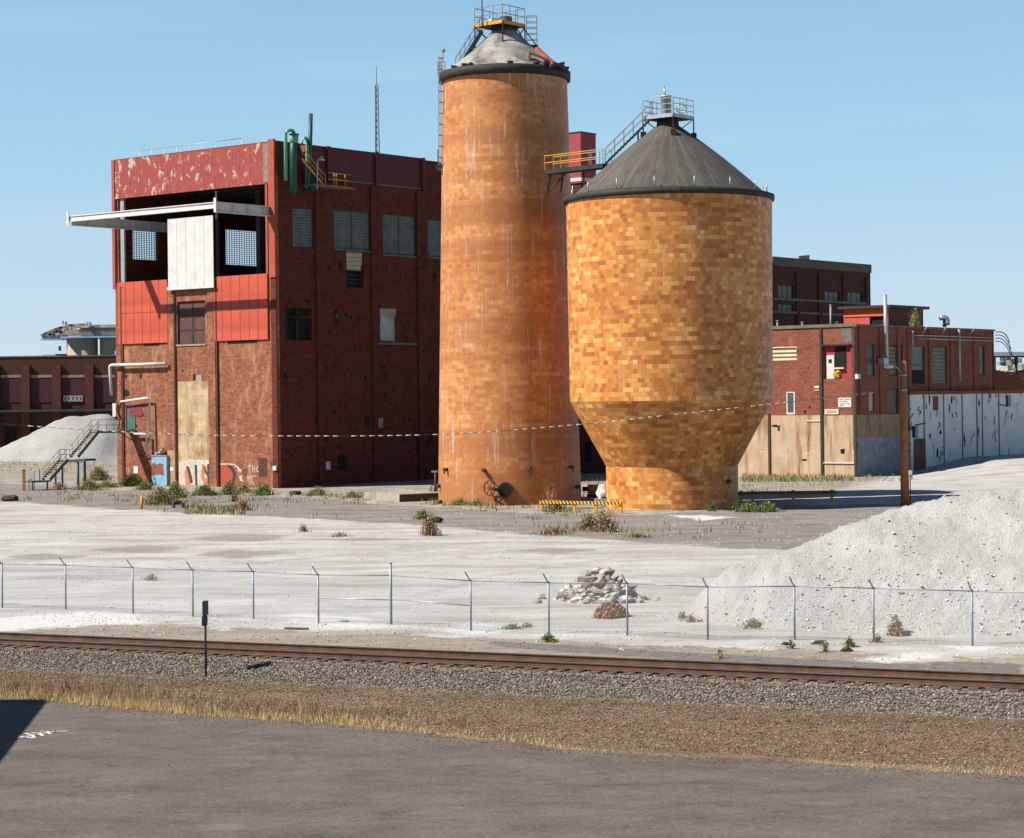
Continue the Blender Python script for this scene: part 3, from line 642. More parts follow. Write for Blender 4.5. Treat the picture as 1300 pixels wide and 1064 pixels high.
def window(fr, r, parent, pane, fm, nx=1, nz=1, depth=.2, name='window', fw=.09, mw=.05, sill=None, label=None, inner=None, frame=True):
    s0,s1,z0,z1 = r; mb = MB()
    if frame:
        mb.box(fr,s0,s0+fw,z0,z1,-depth-.02,-depth+.07); mb.box(fr,s1-fw,s1,z0,z1,-depth-.02,-depth+.07)
        mb.box(fr,s0+fw,s1-fw,z0,z0+fw,-depth-.02,-depth+.068); mb.box(fr,s0+fw,s1-fw,z1-fw,z1,-depth-.02,-depth+.068)
        for i in range(1,nx): x = s0+(s1-s0)*i/nx; mb.box(fr,x-mw/2,x+mw/2,z0+fw,z1-fw,-depth-.01,-depth+.05)
        for j in range(1,nz): z = z0+(z1-z0)*j/nz; mb.box(fr,s0+fw,s1-fw,z-mw/2,z+mw/2,-depth-.008,-depth+.046)
        w = build(mb, name, fm, parent=parent, label=label)
        if pane is not None:
            mb = MB(); mb.face([fr.P(s0+.02,z0+.02,-depth),fr.P(s1-.02,z0+.02,-depth),fr.P(s1-.02,z1-.02,-depth),fr.P(s0+.02,z1-.02,-depth)]); build(mb, 'pane', pane, parent=w)
    else:
        mb.box(fr,s0+.003,s1-.003,z0+.003,z1-.003,-depth-.1,-depth); w = build(mb, name, pane, parent=parent, label=label)
    if sill is not None:
        mb = MB(); mb.box(fr,s0-.12,s1+.12,z0-.16,z0,-depth,.09); build(mb, 'sill', sill, parent=w)
    return w
def hole(fr, px, py, w, h, parent, mat=None, seed=0, o=.006, name='broken_hole'):
    s, z = fr.px(px,py); k = 9; pts = []; rr = random.Random(seed+px*7+py)
    for i in range(k):
        t = 2*math.pi*i/k; q = rr.uniform(.55,1.15); pts.append((s+w/2*q*math.cos(t), z+h/2*q*math.sin(t)))
    mb = MB(); ring = [fr.P(a,b,o) for a,b in pts]; mb.face(ring)
    rim = [fr.P(s+(a-s)*1.18,z+(b-z)*1.18,-.01) for a,b in pts]
    for i in range(k): mb.face([rim[i],rim[(i+1)%k],ring[(i+1)%k],ring[i]])
    return build(mb, name, mat or dark_void, parent=parent)
def patch(fr, poly, parent, mat, o, name, label=None):
    mb = MB(); mb.face([fr.P(*fr.px(*p), o) for p in poly]); 
    return build(mb, name, mat, parent=parent, label=label)
def pxbox(fr, r, o0, o1, mat, parent, name, label=None):
    s0,s1,z0,z1 = fr.rect(*r); mb = MB(); mb.box(fr,s0,s1,z0,z1,o0,o1); return build(mb, name, mat, parent=parent, label=label)
def pipe(pts, r, mat, parent, name, n=10, label=None):
    mb = MB(); mb.tube(pts, r, n); return build(mb, name, mat, parent=parent, label=label)
def arc(p0, c, p1, k=6):
    p0, c, p1 = Vector(p0), Vector(c), Vector(p1); return [p0*(1-t)**2+c*2*t*(1-t)+p1*t*t for t in [i/k for i in range(k+1)]]
# ------------------------------------------------------------------ main brick factory
TOP = FL.px(347,180)[1]; LEN_L = FL.px(148,500)[0]; LEN_R = 31.0
fb = root('brick_factory', (B0.x,B0.y,0), 'tall derelict red brick factory with an open top bay under a peeling red fascia', 'factory')
bay = list(FL.rect(150,238,340.5,353)); bay[3] = FL.px(340,232)[1]; bay[2] = FL.px(340,350)[1]; bay = tuple(bay)
cw = FL.rect(225,382,260.5,437)
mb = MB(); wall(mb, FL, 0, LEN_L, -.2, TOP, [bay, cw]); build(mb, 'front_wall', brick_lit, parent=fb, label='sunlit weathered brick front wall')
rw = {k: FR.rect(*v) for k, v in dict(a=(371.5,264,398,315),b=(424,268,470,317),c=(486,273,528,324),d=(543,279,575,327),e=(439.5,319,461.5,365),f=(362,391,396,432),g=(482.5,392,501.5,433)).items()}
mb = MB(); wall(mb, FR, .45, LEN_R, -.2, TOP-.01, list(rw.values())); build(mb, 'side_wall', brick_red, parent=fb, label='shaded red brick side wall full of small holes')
A0 = FL.P(LEN_L, 0); FA = Fr((A0.x,A0.y), B_DIR, -1)
if FA.n.x > 0: FA = Fr((A0.x,A0.y), B_DIR, 1)
def far_rect(x0,y0,x1,y1): return FA.rect(x0,y0,x1,y1)
lw = [far_rect(165,289,197,331), far_rect(283,292,327,338)]
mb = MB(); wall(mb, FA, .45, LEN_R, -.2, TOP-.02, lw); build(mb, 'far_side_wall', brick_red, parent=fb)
for r in lw: window(FA, r, fb, None, steel_dark, 14 if r is lw[1] else 10, 18, .25, 'window', mw=.055, label='window grid of small panes seen through the open bay')
Cn = FR.P(LEN_R,0); FB_ = Fr((Cn.x,Cn.y), A_DIR, 1)
if FB_.n.y < 0: FB_ = Fr((Cn.x,Cn.y), A_DIR, -1)
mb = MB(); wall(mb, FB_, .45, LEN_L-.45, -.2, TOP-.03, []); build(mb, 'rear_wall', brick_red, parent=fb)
mb = MB(); P = lambda s,o,z: FL.P(s,z,-o); zr = bay[3]+1.4
mb.box(FL,.46,LEN_L-.46,zr,zr+.4,-LEN_R+.46,-.46); build(mb, 'roof', concrete_dk, parent=fb)
mb = MB(); mb.box(FL,.46,LEN_L-.46,bay[2]-.6,bay[2]-.05,-LEN_R+.46,-.46); build(mb, 'bay_floor', concrete_dk, parent=fb)
for i in range(9):
    mb = MB(); o = 1.5+i*3.2; mb.box(FL,.5,LEN_L-.5,zr-.75,zr-.02,-o-.16,-o+.16); build(mb, 'roof_beam', steel_dark, parent=fb)
for s in (5.5,11.8,18.2):
    mb = MB(); mb.box(FL,s-.12,s+.12,zr-.4,zr-.03,-LEN_R+.5,-.5); build(mb, 'purlin', steel_dark, parent=fb)
for o in (9.5, 17):
    mb = MB(); mb.box(FL,11.4,12.0,bay[2]-.05,zr-.76,-o-.3,-o+.3); build(mb, 'inner_column', interior, parent=fb)
# cladding bands at the top
zb = bay[3]; sx0 = FL.px(347,300)[0]
mb = MB(); mb.box(FL,sx0+.45,LEN_L-.28,zb-.1,TOP+.05,.004,.16); fas = build(mb, 'fascia', red_fascia, parent=fb, label='peeling red metal fascia above the open bay')
mb = MB(); mb.box(FL,sx0+.35,LEN_L-.3,TOP+.05,TOP+.13,-.3,.2); build(mb, 'coping', steel_pale, parent=fas)
s0,s1,_,_ = FL.rect(336,200,344,220); mb = MB(); mb.box(FL,s0,s1,zb+.1,TOP-.1,.165,.185); build(mb, 'bare_strip', mk('bare_grey_boards',(.24,.21,.18),(.16,.14,.12),2), parent=fb)
mb = MB(); mb.box(FL,-.18,sx0+.42,bay[2]-.2,TOP+.25,.004,.22); build(mb, 'corner_trim', red_trim, parent=fb)
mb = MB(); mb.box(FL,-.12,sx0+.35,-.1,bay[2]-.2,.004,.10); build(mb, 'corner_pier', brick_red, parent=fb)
mb = MB(); mb.box(FL,LEN_L-.28,LEN_L+.14,bay[2]-.4,TOP+.02,.004,.24); build(mb, 'corner_trim', red_trim, parent=fb)
mb = MB(); mb.box(FL,bay[0]-.02,bay[0]+.25,bay[2],bay[3]-.1,.004,.12); build(mb, 'bay_jamb', red_trim, parent=fb)
s0,s1,_,_ = FL.rect(152.5,240,157,352); mb = MB(); mb.box(FL,s0,s1,bay[2],bay[3]-.12,-.28,-.05); build(mb, 'steel_post', steel_rail, parent=fb)
s0,s1,_,_ = FL.rect(337.3,240,338.6,352); mb = MB(); mb.box(FL,s0,s1,bay[2],bay[2]+6,-.20,-.08); build(mb, 'guide_strip', yellow, parent=fb)
# side cladding
ys = [FR.px(440,228)[1], FR.px(540,241)[1]]; zs = sum(ys)/2; s7 = FR.px(358,200)[0]; s8 = FR.px(537,220)[0]
mb = MB(); mb.box(FR,.0,s8,zs,TOP+.12,.004,.15); cl_ = build(mb, 'side_cladding', red_clad, parent=fb, label='dark red metal cladding along the roof edge')
for x in (415,476,535):
    s = FR.px(x,210)[0]; mb = MB(); mb.box(FR,s-.25,s+.25,zs-.3,TOP+.16,.152,.34); build(mb, 'rib', red_clad, parent=cl_)
pxbox(FR,(438,227,536,236),.004,.12,concrete_dk,fb,'lintel_band')
# pilasters: front wall and side wall
for x0,x1 in ((150,157),(214.5,224),(265,274.5)):
    s0,s1,_,_ = FL.rect(x0,400,x1,500); mb = MB(); mb.box(FL,s0,s1,-.15,bay[2]-.15,.004,.16); build(mb, 'pilaster', brick_lit, parent=fb)
for x in (156.5,223.8,277.3):
    s,_ = FL.px(x,520); mb = MB(); mb.box(FL,s-.09,s+.09,-.1,bay[2]-.2,.003,.20); build(mb, 'downpipe', rust, parent=fb)
for x in (404,474,532):
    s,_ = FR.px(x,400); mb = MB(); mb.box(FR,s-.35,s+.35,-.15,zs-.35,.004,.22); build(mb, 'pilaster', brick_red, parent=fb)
for x in (362,):
    pass
# front bay red panels with ribs
def ribpanel(fr, r, parent, nx, label):
    s0,s1,z0,z1 = r; mb = MB(); mb.box(fr,s0,s1,z0,z1,.01,.17); p_ = build(mb,'red_panel',red_panel,parent=parent,label=label)
    mb = MB()
    for i in range(nx+1):
        x = s0+(s1-s0)*i/nx; mb.box(fr,x-.03,x+.03,z0,z1,.172,.195)
    build(mb,'rib',mk('red_rib_paint',(.42,.065,.035),(.36,.055,.03),3),parent=p_)
    mb = MB(); zm = (z0+z1)/2; mb.box(fr,s0,s1,zm-.035,zm+.035,.174,.20); build(mb,'rail_strip',red_trim,parent=p_)
r1 = FL.rect(272,349.5,341,432); ribpanel(FL,r1,fb,6,'bright red ribbed panel below the right part of the bay')
r2 = FL.rect(150.5,357,214,436); ribpanel(FL,r2,fb,6,'bright red ribbed panel below the left part of the bay')
pxbox(FL,(183,436.5,202,439),.004,.03,dark_void,fb,'slot_opening'); pxbox(FL,(289,432.5,326,436),.004,.03,dark_void,fb,'slot_opening')
window(FL,cw,fb,mk('brown_boarding',(.11,.05,.04),(.07,.035,.03),1.2,.8),steel_dark,2,3,.22,'window',mw=.14,sill=concrete)
# hanging white sheet
s0,s1,z0,z1 = FL.rect(213.5,276,271,367,.4); mb = MB(); mb.box(FL,s0,s1,z0,z1,.36,.44); sh = build(mb,'white_shutter',white_paint,parent=fb,label='white sheet panel hanging across the middle of the bay')
mb = MB()
for i in range(1,5): x = s0+(s1-s0)*i/5; mb.box(FL,x-.02,x+.02,z0+.05,z1-.05,.442,.462)
build(mb,'seam',white_paint,parent=sh)
mb = MB(); mb.box(FL,s0-.1,s1+.1,z0,z0+.30,.463,.52); build(mb,'bottom_bar',white_paint,parent=sh)
mb = MB(); mb.box(FL,s0-.25,s0,z0,bay[3]-.3,-.2,.1); build(mb,'guide_post',steel_dark,parent=sh)
# projecting white steel frame (crane runway)
cb = root('steel_canopy', tuple(FL.P(11,26)), 'white steel canopy frame projecting from the open top bay', 'canopy')
def ibeam(fr, s0,s1,z0,z1,o0,o1, along, name):
    mb = MB(); t = .09
    if along == 's':
        m = (o0+o1)/2; mb.box(fr,s0,s1,z0,z0+t,o0,o1); mb.box(fr,s0,s1,z1-t,z1,o0,o1); mb.box(fr,s0,s1,z0+t,z1-t,m-.05,m+.05)
        n = int(abs(s1-s0)/1.9)
        for i in range(1,n): x = s0+(s1-s0)*i/n; mb.box(fr,x-.03,x+.03,z0+t,z1-t,o0+.02,m-.05)
    else:
        m = (s0+s1)/2; mb.box(fr,s0,s1,z0,z0+t,o0,o1); mb.box(fr,s0,s1,z1-t,z1,o0,o1); mb.box(fr,m-.05,m+.05,z0+t,z1-t,o0,o1)
        n = int(abs(o1-o0)/1.9)
        for i in range(1,n): x = o0+(o1-o0)*i/n; mb.box(fr,s0+.02,m-.05,z0+t,z1-t,x-.03,x+.03); mb.box(fr,m+.05,s1-.02,z0+t,z1-t,x-.03,x+.03)
    return build(mb, name, white_paint, parent=cb)
O_ = 7.3; sR = FL.px(275,260,O_)[0]; sLf = FL.px(88,270,O_)[0]; zc = FL.px(275,256,O_)[1]
ibeam(FL, sR-.1, sLf+.1, zc-.62, zc-.02, O_-.15, O_+.15, 's', 'front_beam')
ibeam(FL, sR-.05, sR+.45, zc-.98, zc+.0, -9, O_-.16, 'o', 'side_beam')
ibeam(FL, sLf-.42, sLf+.05, zc-.98, zc+.0, -9, O_-.16, 'o', 'side_beam')
for s in (sR, sLf):
    mb = MB(); mb.box(FL,s-.16,s+.16,zc-1.0,zc+.35,O_+.16,O_+.24); build(mb,'end_plate',white_paint,parent=cb)
# windows of the side wall
window(FR,rw['a'],fb,slats,steel_dark,1,1,.15,'window',label='grey louvred window nearest the corner',sill=None)
window(FR,rw['b'],fb,slats,steel_dark,2,1,.15,'window',sill=concrete_dk)
window(FR,rw['c'],fb,slats,steel_dark,2,1,.15,'window',sill=concrete_dk)
window(FR,rw['d'],fb,slats,steel_dark,1,1,.15,'window',sill=concrete_dk)
s0,s1,z0,z1 = rw['e']; zm = z0+(z1-z0)*.45
window(FR,(s0,s1,zm,z1),fb,slats_tan,steel_dark,1,1,.1,'vent_louvre')
mb = MB(); mb.box(FR,s0+.01,s1-.01,z0+.01,zm-.01,-.5,-.44); build(mb,'opening_back',dark_void,parent=fb)
mb = MB()
for i in range(1,4): z = z0+(zm-z0)*i/4; mb.box(FR,s0,s1,z-.04,z+.04,-.25,-.2)
build(mb,'opening_bars',steel_dark,parent=fb)
s0,s1,z0,z1 = rw['f']; mb = MB(); mb.box(FR,s0+.01,s1-.01,z0+.01,z1-.01,-.5,-.44); build(mb,'opening_back',dark_void,parent=fb)
mb = MB(); m_ = (s0+s1)/2; mb.box(FR,m_-.06,m_+.06,z0,z1,-.3,-.2); mb.box(FR,s0+.3,s0+.4,z0,z1,-.3,-.2); mb.box(FR,s0,s1,z1-.9,z1-.8,-.28,-.22); build(mb,'broken_window_frame',steel_dark,parent=fb)
window(FR,rw['g'],fb,mk('dusty_white_board',(.42,.42,.42),(.30,.30,.30),1.5),concrete,1,1,.12,'window',fw=.16,label='small window boarded white')
pxbox(FR,(482,392,502,401),-.05,.06,concrete,fb,'lintel'); pxbox(FR,(477,435,535,438),.004,.07,concrete_dk,fb,'ledge')
HL = [(375,403,.9,.5),(427,400,.75,1.3),(405,402,.3,.3),(439,400,.5,.3),(446,403,.25,.5),(455,404,.5,.25),(432,337,.6,.8),(461,343,.4,1.1),(478,342,.25,.8),(419,340,.3,.5),(538,315,.5,.5),(554,332,.35,.4),(552,352,.7,.9),(537,338,.3,.5),(538,362,.25,.5),
      (450,441,.25,.6),(491,440,.3,.4),(517,433,.5,.3),(526,418,.25,.25),(515,411,.25,.25),(487,466,.6,.35),(464,480,.4,.5),(490,476,.4,.5),(500,495,.3,.4),(489,501,.45,.5),(489,510,.3,.3),(458,511,.25,.25),(533,470,.4,1.0),(545,479,.35,.6),
      (363,478,.4,.6),(360,487,.3,.3),(403,533,.6,1.3),(425,523,.3,.5),(440,533,.2,.4),(452,548,.2,.3),(467,533,.8,1.3),(520,532,.5,.5),(414,558,.5,.5),(411,572,.35,.5),(430,567,.4,.5),(435,580,.6,.8),(462,578,.4,.5),(531,568,.7,1.6),(546,557,.7,.9),(370,578,.3,.4),(548,395,.35,.35),(504,340,.3,.3),(400,375,.3,.3),(390,382,.8,.35)]
for i,(x,y,w,h) in enumerate(HL): hole(FR,x,y,w*1.3,h*1.25,fb,seed=i)
rr9 = random.Random(99)
for i in range(34): hole(FR,rr9.uniform(365,556),rr9.uniform(330,600),rr9.uniform(.15,.45),rr9.uniform(.15,.5),fb,seed=i+500,o=.0065)
for (x,y,w,h) in ((428,401,.45,.8),(404,539,.4,.6),(549,570,.7,.45),(535,467,.25,.4)): hole(FR,x,y,w,h,fb,mk('green_grey_copper',(.05,.09,.075),(.03,.06,.05),3),seed=90,o=.012,name='pipe_stub')
pxbox(FR,(477,531,486,543),.004,.02,mk('pale_patch',(.30,.26,.22),(.22,.19,.16),3),fb,'plaster_patch')
pxbox(FR,(413.5,586,419,596),.02,.05,white_paint,fb,'notice'); pxbox(FR,(429,577,440,596),.005,.03,dark_void,fb,'vent_hole')
pxbox(FL,(349,591.5,353,597),.11,.3,white_paint,fb,'meter_box')
# front wall, lower part
TB = FL.rect(227,484,276,617); mb = MB(); mb.box(FL,TB[0],TB[1],0.0,TB[3],.004,.07); tb = build(mb,'boarded_opening',tan_board,parent=fb,label='tall opening boarded with stained tan panels')
mb = MB()
for i in (1,2,3): x = TB[0]+(TB[1]-TB[0])*i/4; mb.box(FL,x-.02,x+.02,0.05,TB[3]-.02,.071,.085)
for i in range(1,14): z = TB[3]*i/14; mb.box(FL,TB[0]+.02,TB[1]-.02,z-.012,z+.012,.0715,.078)
build(mb,'joint_strip',mk('tan_batten',(.42,.31,.19),(.35,.25,.15),2),parent=tb)
pxbox(FL,(247,476,257,484),.005,.05,concrete,fb,'patch_block'); pxbox(FL,(245.5,475,249,483),.052,.06,dark_void,fb,'hole_in_block')
# graffiti: same strokes as on the wall
def gpoly(pts, m, o): patch(FL, pts, fb, m, o, 'graffiti')
gpoly([(228,586),(240,583),(262,584),(276,586),(276,617),(228,616)], gwhite, .095)
gpoly([(235,598),(239,592),(244,600),(247,616),(237,616)], gorange, .100)
gpoly([(257,594),(262,590),(266,600),(267,612),(262,617),(256,606)], gorange, .100)
gpoly([(244,590),(248,591),(247,616),(243,616)], gwhite, .102)
for k,q in enumerate(([(236,592),(240,592),(242,596),(246,612),(243,614),(239,598),(238,594)],[(248,590),(251,590),(251.5,616),(249,616)],[(257,589),(259,590),(266,604),(267,610),(265,608)],[(264,589),(266.3,589),(266.6,615),(264.6,615)])): gpoly(q, gblack, .105+.002*k)
gpoly([(262,600),(265,603),(264,608),(260,606)], gwhite, .109)
gpoly([(279.5,592),(287,589),(294,592),(298,600),(297,612),(291,619),(279.5,618)], mk('graffiti_red',(.36,.07,.035),(.30,.06,.03),3), .012)
gpoly([(288,592),(292,590),(298,596),(300,604),(297,614),(292,619),(289,619),(294,612),(296,603),(293,596)], gblack, .016)
gpoly([(279.5,588.5),(290,588),(298,589),(304,594),(303,595.5),(297,590.8),(290,590),(279.5,590.2)], gwhite, .02)
for k,q in enumerate(([(302,594),(307,596),(306,600),(302,598)],[(303,603),(305,610),(309,612),(308,608)],[(305,604),(308,603),(307,609)])): gpoly(q, gwhite, .024+.002*k)
def letters(fr, strokes, w, o, mat, parent, name='graffiti'):
    mb = MB()
    for pts in strokes:
        q = [fr.px(*p) for p in pts]
        for (a,b),(c,d) in zip(q[:-1],q[1:]):
            l = math.hypot(c-a,d-b) or 1; nx_, nz_ = -(d-b)/l*w/2, (c-a)/l*w/2
            mb.face([fr.P(a-nx_,b-nz_,o),fr.P(c-nx_,d-nz_,o),fr.P(c+nx_,d+nz_,o),fr.P(a+nx_,b+nz_,o)])
    return build(mb, name, mat, parent=parent)
letters(FL,[[(314,592),(319,591)],[(316.5,592),(316.5,599)],[(320.5,591),(320.5,599)],[(320.5,594.5),(323.5,594.5)],[(323.5,591),(323.5,599)],[(328,592),(325.5,594),(326,598),(329,599)],[(314,603),(315,609),(318,604),(320,609)],[(321,603),(319,612),(318,616)],[(322,605),(326,604)],[(320,611),(323,616)]],.09,.014,gwhite,fb)
letters(FL,[[(343,588),(348,587)],[(344,590),(349,590)],[(346,587),(347,591)]],.07,.11,gblack,fb)
pxbox(FL,(328.5,581.5,339,605),.004,.03,mk('rusted_hatch',(.09,.035,.025),(.06,.03,.02),2),fb,'rusty_hatch')
pxbox(FL,(308,595,314,604),.004,.02,mk('brown_plate',(.16,.07,.04),(.10,.05,.03),2),fb,'metal_plate')
pxbox(FL,(214.5,572,224,617),.165,.19,mk('pale_pier_render',(.40,.24,.15),(.30,.17,.10),2),fb,'rendered_pier')
pxbox(FL,(218,593,222.5,598),.192,.22,white_paint,fb,'notice'); pxbox(FL,(170,592,175.5,601),.005,.05,white_paint,fb,'meter_box')
# door with graffiti at the head of the stairs
DR = FL.rect(161,515,172,545); mb = MB(); mb.box(FL,DR[0],DR[1],DR[2],DR[3],.005,.06); dr = build(mb,'door',gteal,parent=fb,label='teal graffiti door at the top of the outside stair')
mb = MB(); mb.box(FL,DR[1]-.1,DR[1]+.02,DR[2],DR[3]+.05,.062,.09); build(mb,'frame',dark_void,parent=dr)
gpoly([(165,520),(169,515),(174,516),(178,514),(180,520),(182,527),(177,529),(172,527),(169,531),(165,527)], gpink, .066)
for (x,y,w,h) in ((159.5,499,1.1,1.0),(160,478,.35,.5),(178.5,478,.5,.6),(232,471,.4,.4),(173,541,.5,.5),(168,483,.2,.2)): hole(FL,x,y,w,h,fb,seed=3)
# pipes on the front wall
pipe(arc(FL.P(*FL.px(211,461.5,.5),.5),FL.P(*FL.px(176,463,.5),.5),FL.P(*FL.px(143,463.5,.5),.5),2)+arc(FL.P(*FL.px(142,463.7,.5),.5),FL.P(*FL.px(139.5,464,.5),.5),FL.P(*FL.px(139.5,467,.5),.5),4)+[FL.P(*FL.px(141.5,502,.5),.5)], .16, white_paint, fb, 'wall_pipe')
pipe([FL.P(*FL.px(153,510,.5),.5),FL.P(*FL.px(186,505,.5),.5),FL.P(*FL.px(189.5,506,.5),.5),FL.P(*FL.px(191.5,572,.5),.5)], .11, white_paint, fb, 'wall_pipe')
pipe([FL.P(*FL.px(170,550.5,.5),.5),FL.P(*FL.px(184,550.5,.5),.5),FL.P(*FL.px(186.5,552,.5),.5),FL.P(*FL.px(186.5,573,.5),.5)], .13, white_paint, fb, 'wall_pipe')
for q in ((147.5,512,151.5,529),): pxbox(FL,q,.1,.5,white_paint,fb,'pipe_box')
pipe([FL.P(*FL.px(150,545,.4),.4),FL.P(*FL.px(152,533,.4),.4),FL.P(*FL.px(147,520,.4),.4),FL.P(*FL.px(150,508,.4),.4)], .1, orange_rust, fb, 'wall_pipe')
pipe([FL.P(*FL.px(176,579,.25),.25),FL.P(*FL.px(212,578,.25),.25)], .07, rust, fb, 'wall_pipe')
# rooftop railing, antenna mast
rr_ = root('roof_railing', tuple(FL.P(10,TOP+.1,-1)), 'thin white railing on the factory roof edge above the peeling fascia', 'railing')
q0 = FL.px(177,192,-2.5)[0]; q1 = FL.px(307,175,-2.5)[0]
for z in (.55,1.15):
    pipe([FL.P(q0,TOP+z,-2.5),FL.P(q1,TOP+z,-2.5)], .035, steel_pale, rr_, 'rail', 6)
for i in range(9):
    s = q0+(q1-q0)*i/8; pipe([FL.P(s,zr+.4,-2.5),FL.P(s,TOP+1.15,-2.5)], .03, steel_pale, rr_, 'baluster', 6)
mp = at(479,192,228); mt = at(476,84,228)
ms = root('lattice_mast', (mp.x,mp.y,zr+.4), 'tall thin lattice antenna mast standing on the factory roof', 'antenna mast')
mp.z = zr+.4; mt = Vector((mp.x,mp.y,mt.z)); lg = []
for k in range(3):
    t = 2*math.pi*k/3+.4; o = Vector((math.cos(t),math.sin(t),0))*.28; lg.append(o); pipe([mp+o,mt-Vector((0,0,2))+o*.6], .04, steel_dark, ms, 'leg', 6)
mb = MB(); hh = (mt-mp).length-2.2; nb = 16
for i in range(nb):
    for k in range(3):
        a = lg[k]; b = lg[(k+1)%3]; z0 = hh*i/nb; z1 = hh*(i+1)/nb; f0 = 1-.4*i/nb; f1 = 1-.4*(i+1)/nb
        mb.bar(mp+a*f0+Vector((0,0,z0)), mp+b*f1+Vector((0,0,z1)), .035)
build(mb,'lattice',steel_dark,parent=ms); pipe([mt-Vector((0,0,2.1)),mt],.03,steel_dark,ms,'whip',6)
pipe([mp+Vector((-.5,0,3.2)),mp+Vector((.9,0,3.2))],.05,steel_pale,ms,'arm',6)
# green plant on the side wall near the corner
gp = root('dust_collector', tuple(FR.P(2,TOP-6,1)), 'group of dark green pipes and duct climbing over the factory roof edge', 'duct')
def Q(x,y,o): return FR.P(*FR.px(x,y,o),o)
pipe([Q(372.5,246,1.2),Q(372.2,198,1.2),Q(373,172,1.2)], .36, green_dark, gp, 'vertical_duct', 14)
pipe([Q(373.2,182,1.2),Q(373.3,171,1.2)], .42, green_pale, gp, 'duct_top', 14)
pipe([Q(373.3,171.4,1.2),Q(373.3,170.0,1.2)], .5, green_dark, gp, 'flange', 14)
pipe([Q(362.8,229,1.2),Q(362.5,172,1.2)]+arc(Q(362.5,171,1.2),Q(363,165,1.2),Q(369,165.5,1.2))+arc(Q(370,165.6,1.2),Q(373,166,1.2),Q(373.3,170,1.2)), .17, green_pale, gp, 'gooseneck_pipe')
pipe([Q(389.5,238,1.2),Q(390,178,1.2)]+arc(Q(390,178,1.2),Q(388,173.5,1.2),Q(385.5,175,1.2))+[Q(383,184,1.2)], .15, green_pale, gp, 'gooseneck_pipe')
pipe([Q(391,237,1.5),Q(393.8,185,1.5),Q(394.6,144.5,1.5)], .2, green_dark, gp, 'tall_stack', 12)
pxbox(FR,(383,216,392,243),.3,1.3,teal_dark,gp,'fan_box'); pxbox(FR,(378,186,385,194),.3,1.0,mk('faded_pink_paint',(.35,.08,.07)),gp,'motor')
# yellow-railed stair and platform
st = root('access_platform', tuple(FR.P(7,TOP-6,1)), 'small yellow railed platform with a steep stair beside the green ducts', 'platform')
zp = FR.px(410,236,1.2)[1]; s0 = FR.px(392,238,1.2)[0]; s1 = FR.px(440,232,1.2)[0]; s2 = FR.px(451,236,1.2)[0]
mb = MB(); mb.box(FR,s0,s1,zp-.12,zp+.02,.3,2.0); build(mb,'deck',mk('rusty_grating',(.28,.17,.12),(.16,.10,.08),3),parent=st)
mb = MB(); mb.box(FR,s1,s2,zp-.05,zp+.02,.7,1.3); build(mb,'ledge_bar',orange_rust,parent=st)
for s in (FR.px(x,225,1.9)[0] for x in (413,424,427,438)):
    pipe([FR.P(s,zp,1.9),FR.P(s,zp+1.25,1.9)],.045,yellow,st,'rail_post',6)
for z in (.62,1.25):
    pipe([FR.P(s0+2,zp+z,1.9),FR.P(s1-.1,zp+z,1.9),FR.P(s1-.1,zp+z,.4)],.04,yellow,st,'guard_rail',6)
for o in (.7,1.7):
    a = Q(383,186,o); b = FR.P(FR.px(411,236,o)[0],zp+1.1,o); pipe([a,b],.045,yellow,st,'handrail',6); pipe([a-Vector((0,0,.55)),b-Vector((0,0,.55))],.04,yellow,st,'handrail',6)
    mb = MB(); mb.bar(a-Vector((0,0,1.2)),b-Vector((0,0,1.1)),.06,.22); build(mb,'stringer',yellow,parent=st)
mb = MB()
for i in range(10):
    f = i/10; a = Q(383,186,.7).lerp(FR.P(FR.px(411,236,.7)[0],zp+1.1,.7),f)-Vector((0,0,1.15)); b = Q(383,186,1.7).lerp(FR.P(FR.px(411,236,1.7)[0],zp+1.1,1.7),f)-Vector((0,0,1.15)); mb.bar(a,b,.25,.04)
build(mb,'treads',orange_rust,parent=st)
ls = root('wall_lamp', tuple(Q(403,236,1.9)), 'grey gooseneck lamp standing on the platform beside the yellow rails', 'lamp')
pipe([Q(402.6,240,1.9),Q(403,206,1.9)]+arc(Q(403,204,1.9),Q(403.3,201.5,1.9),Q(406.5,201.8,1.9)),.07,steel_pale,ls,'pole',8)
mb = MB(); c = Q(408.5,202,1.9); mb.lathe(c.x,c.y,[(.08,c.z+.3,1),(.14,c.z+.1,1),(.34,c.z-.15,1),(.02,c.z-.16,1)],12); build(mb,'lamp_head',steel_pale,parent=ls)
# blue cabinet
bc = root('utility_cabinet', tuple(FL.P(FL.px(202,600)[0],0,1.0)), 'pale blue metal cabinet with a big brown patch against the factory wall', 'cabinet')
s0,s1,z0,z1 = FL.rect(192.5,579,211.5,617,.5); mb = MB(); mb.box(FL,s0,s1,0,z1,.02,.5); build(mb,'cabinet_body',sky_blue,parent=bc)
mb = MB(); mb.box(FL,s0-.06,s1+.06,z1,z1+.08,.01,.56); build(mb,'cabinet_top',steel_rail,parent=bc)
mb = MB(); mb.face([FL.P(*FL.px(x,y,.5),.506) for x,y in ((192.5,590),(195,586.5),(198,590),(203,588),(207,589),(208.5,604),(202,602.5),(196,603),(192.5,605))]); build(mb,'painted_patch',rust_brown,parent=bc)
mb = MB(); c = FL.P((s0+s1)/2-.1,z1+.35,.35); a = Vector((FL.d.x,FL.d.y,0)); mb.tube([c-a*.1+Vector((0,0,-.1)),c+a*.1],.14,10); mb.bar(c+a*.7+Vector((0,0,-.2)),c-a*.4+Vector((0,0,.35)),.3,.18)
build(mb,'broken_fitting',steel_pale,parent=bc)
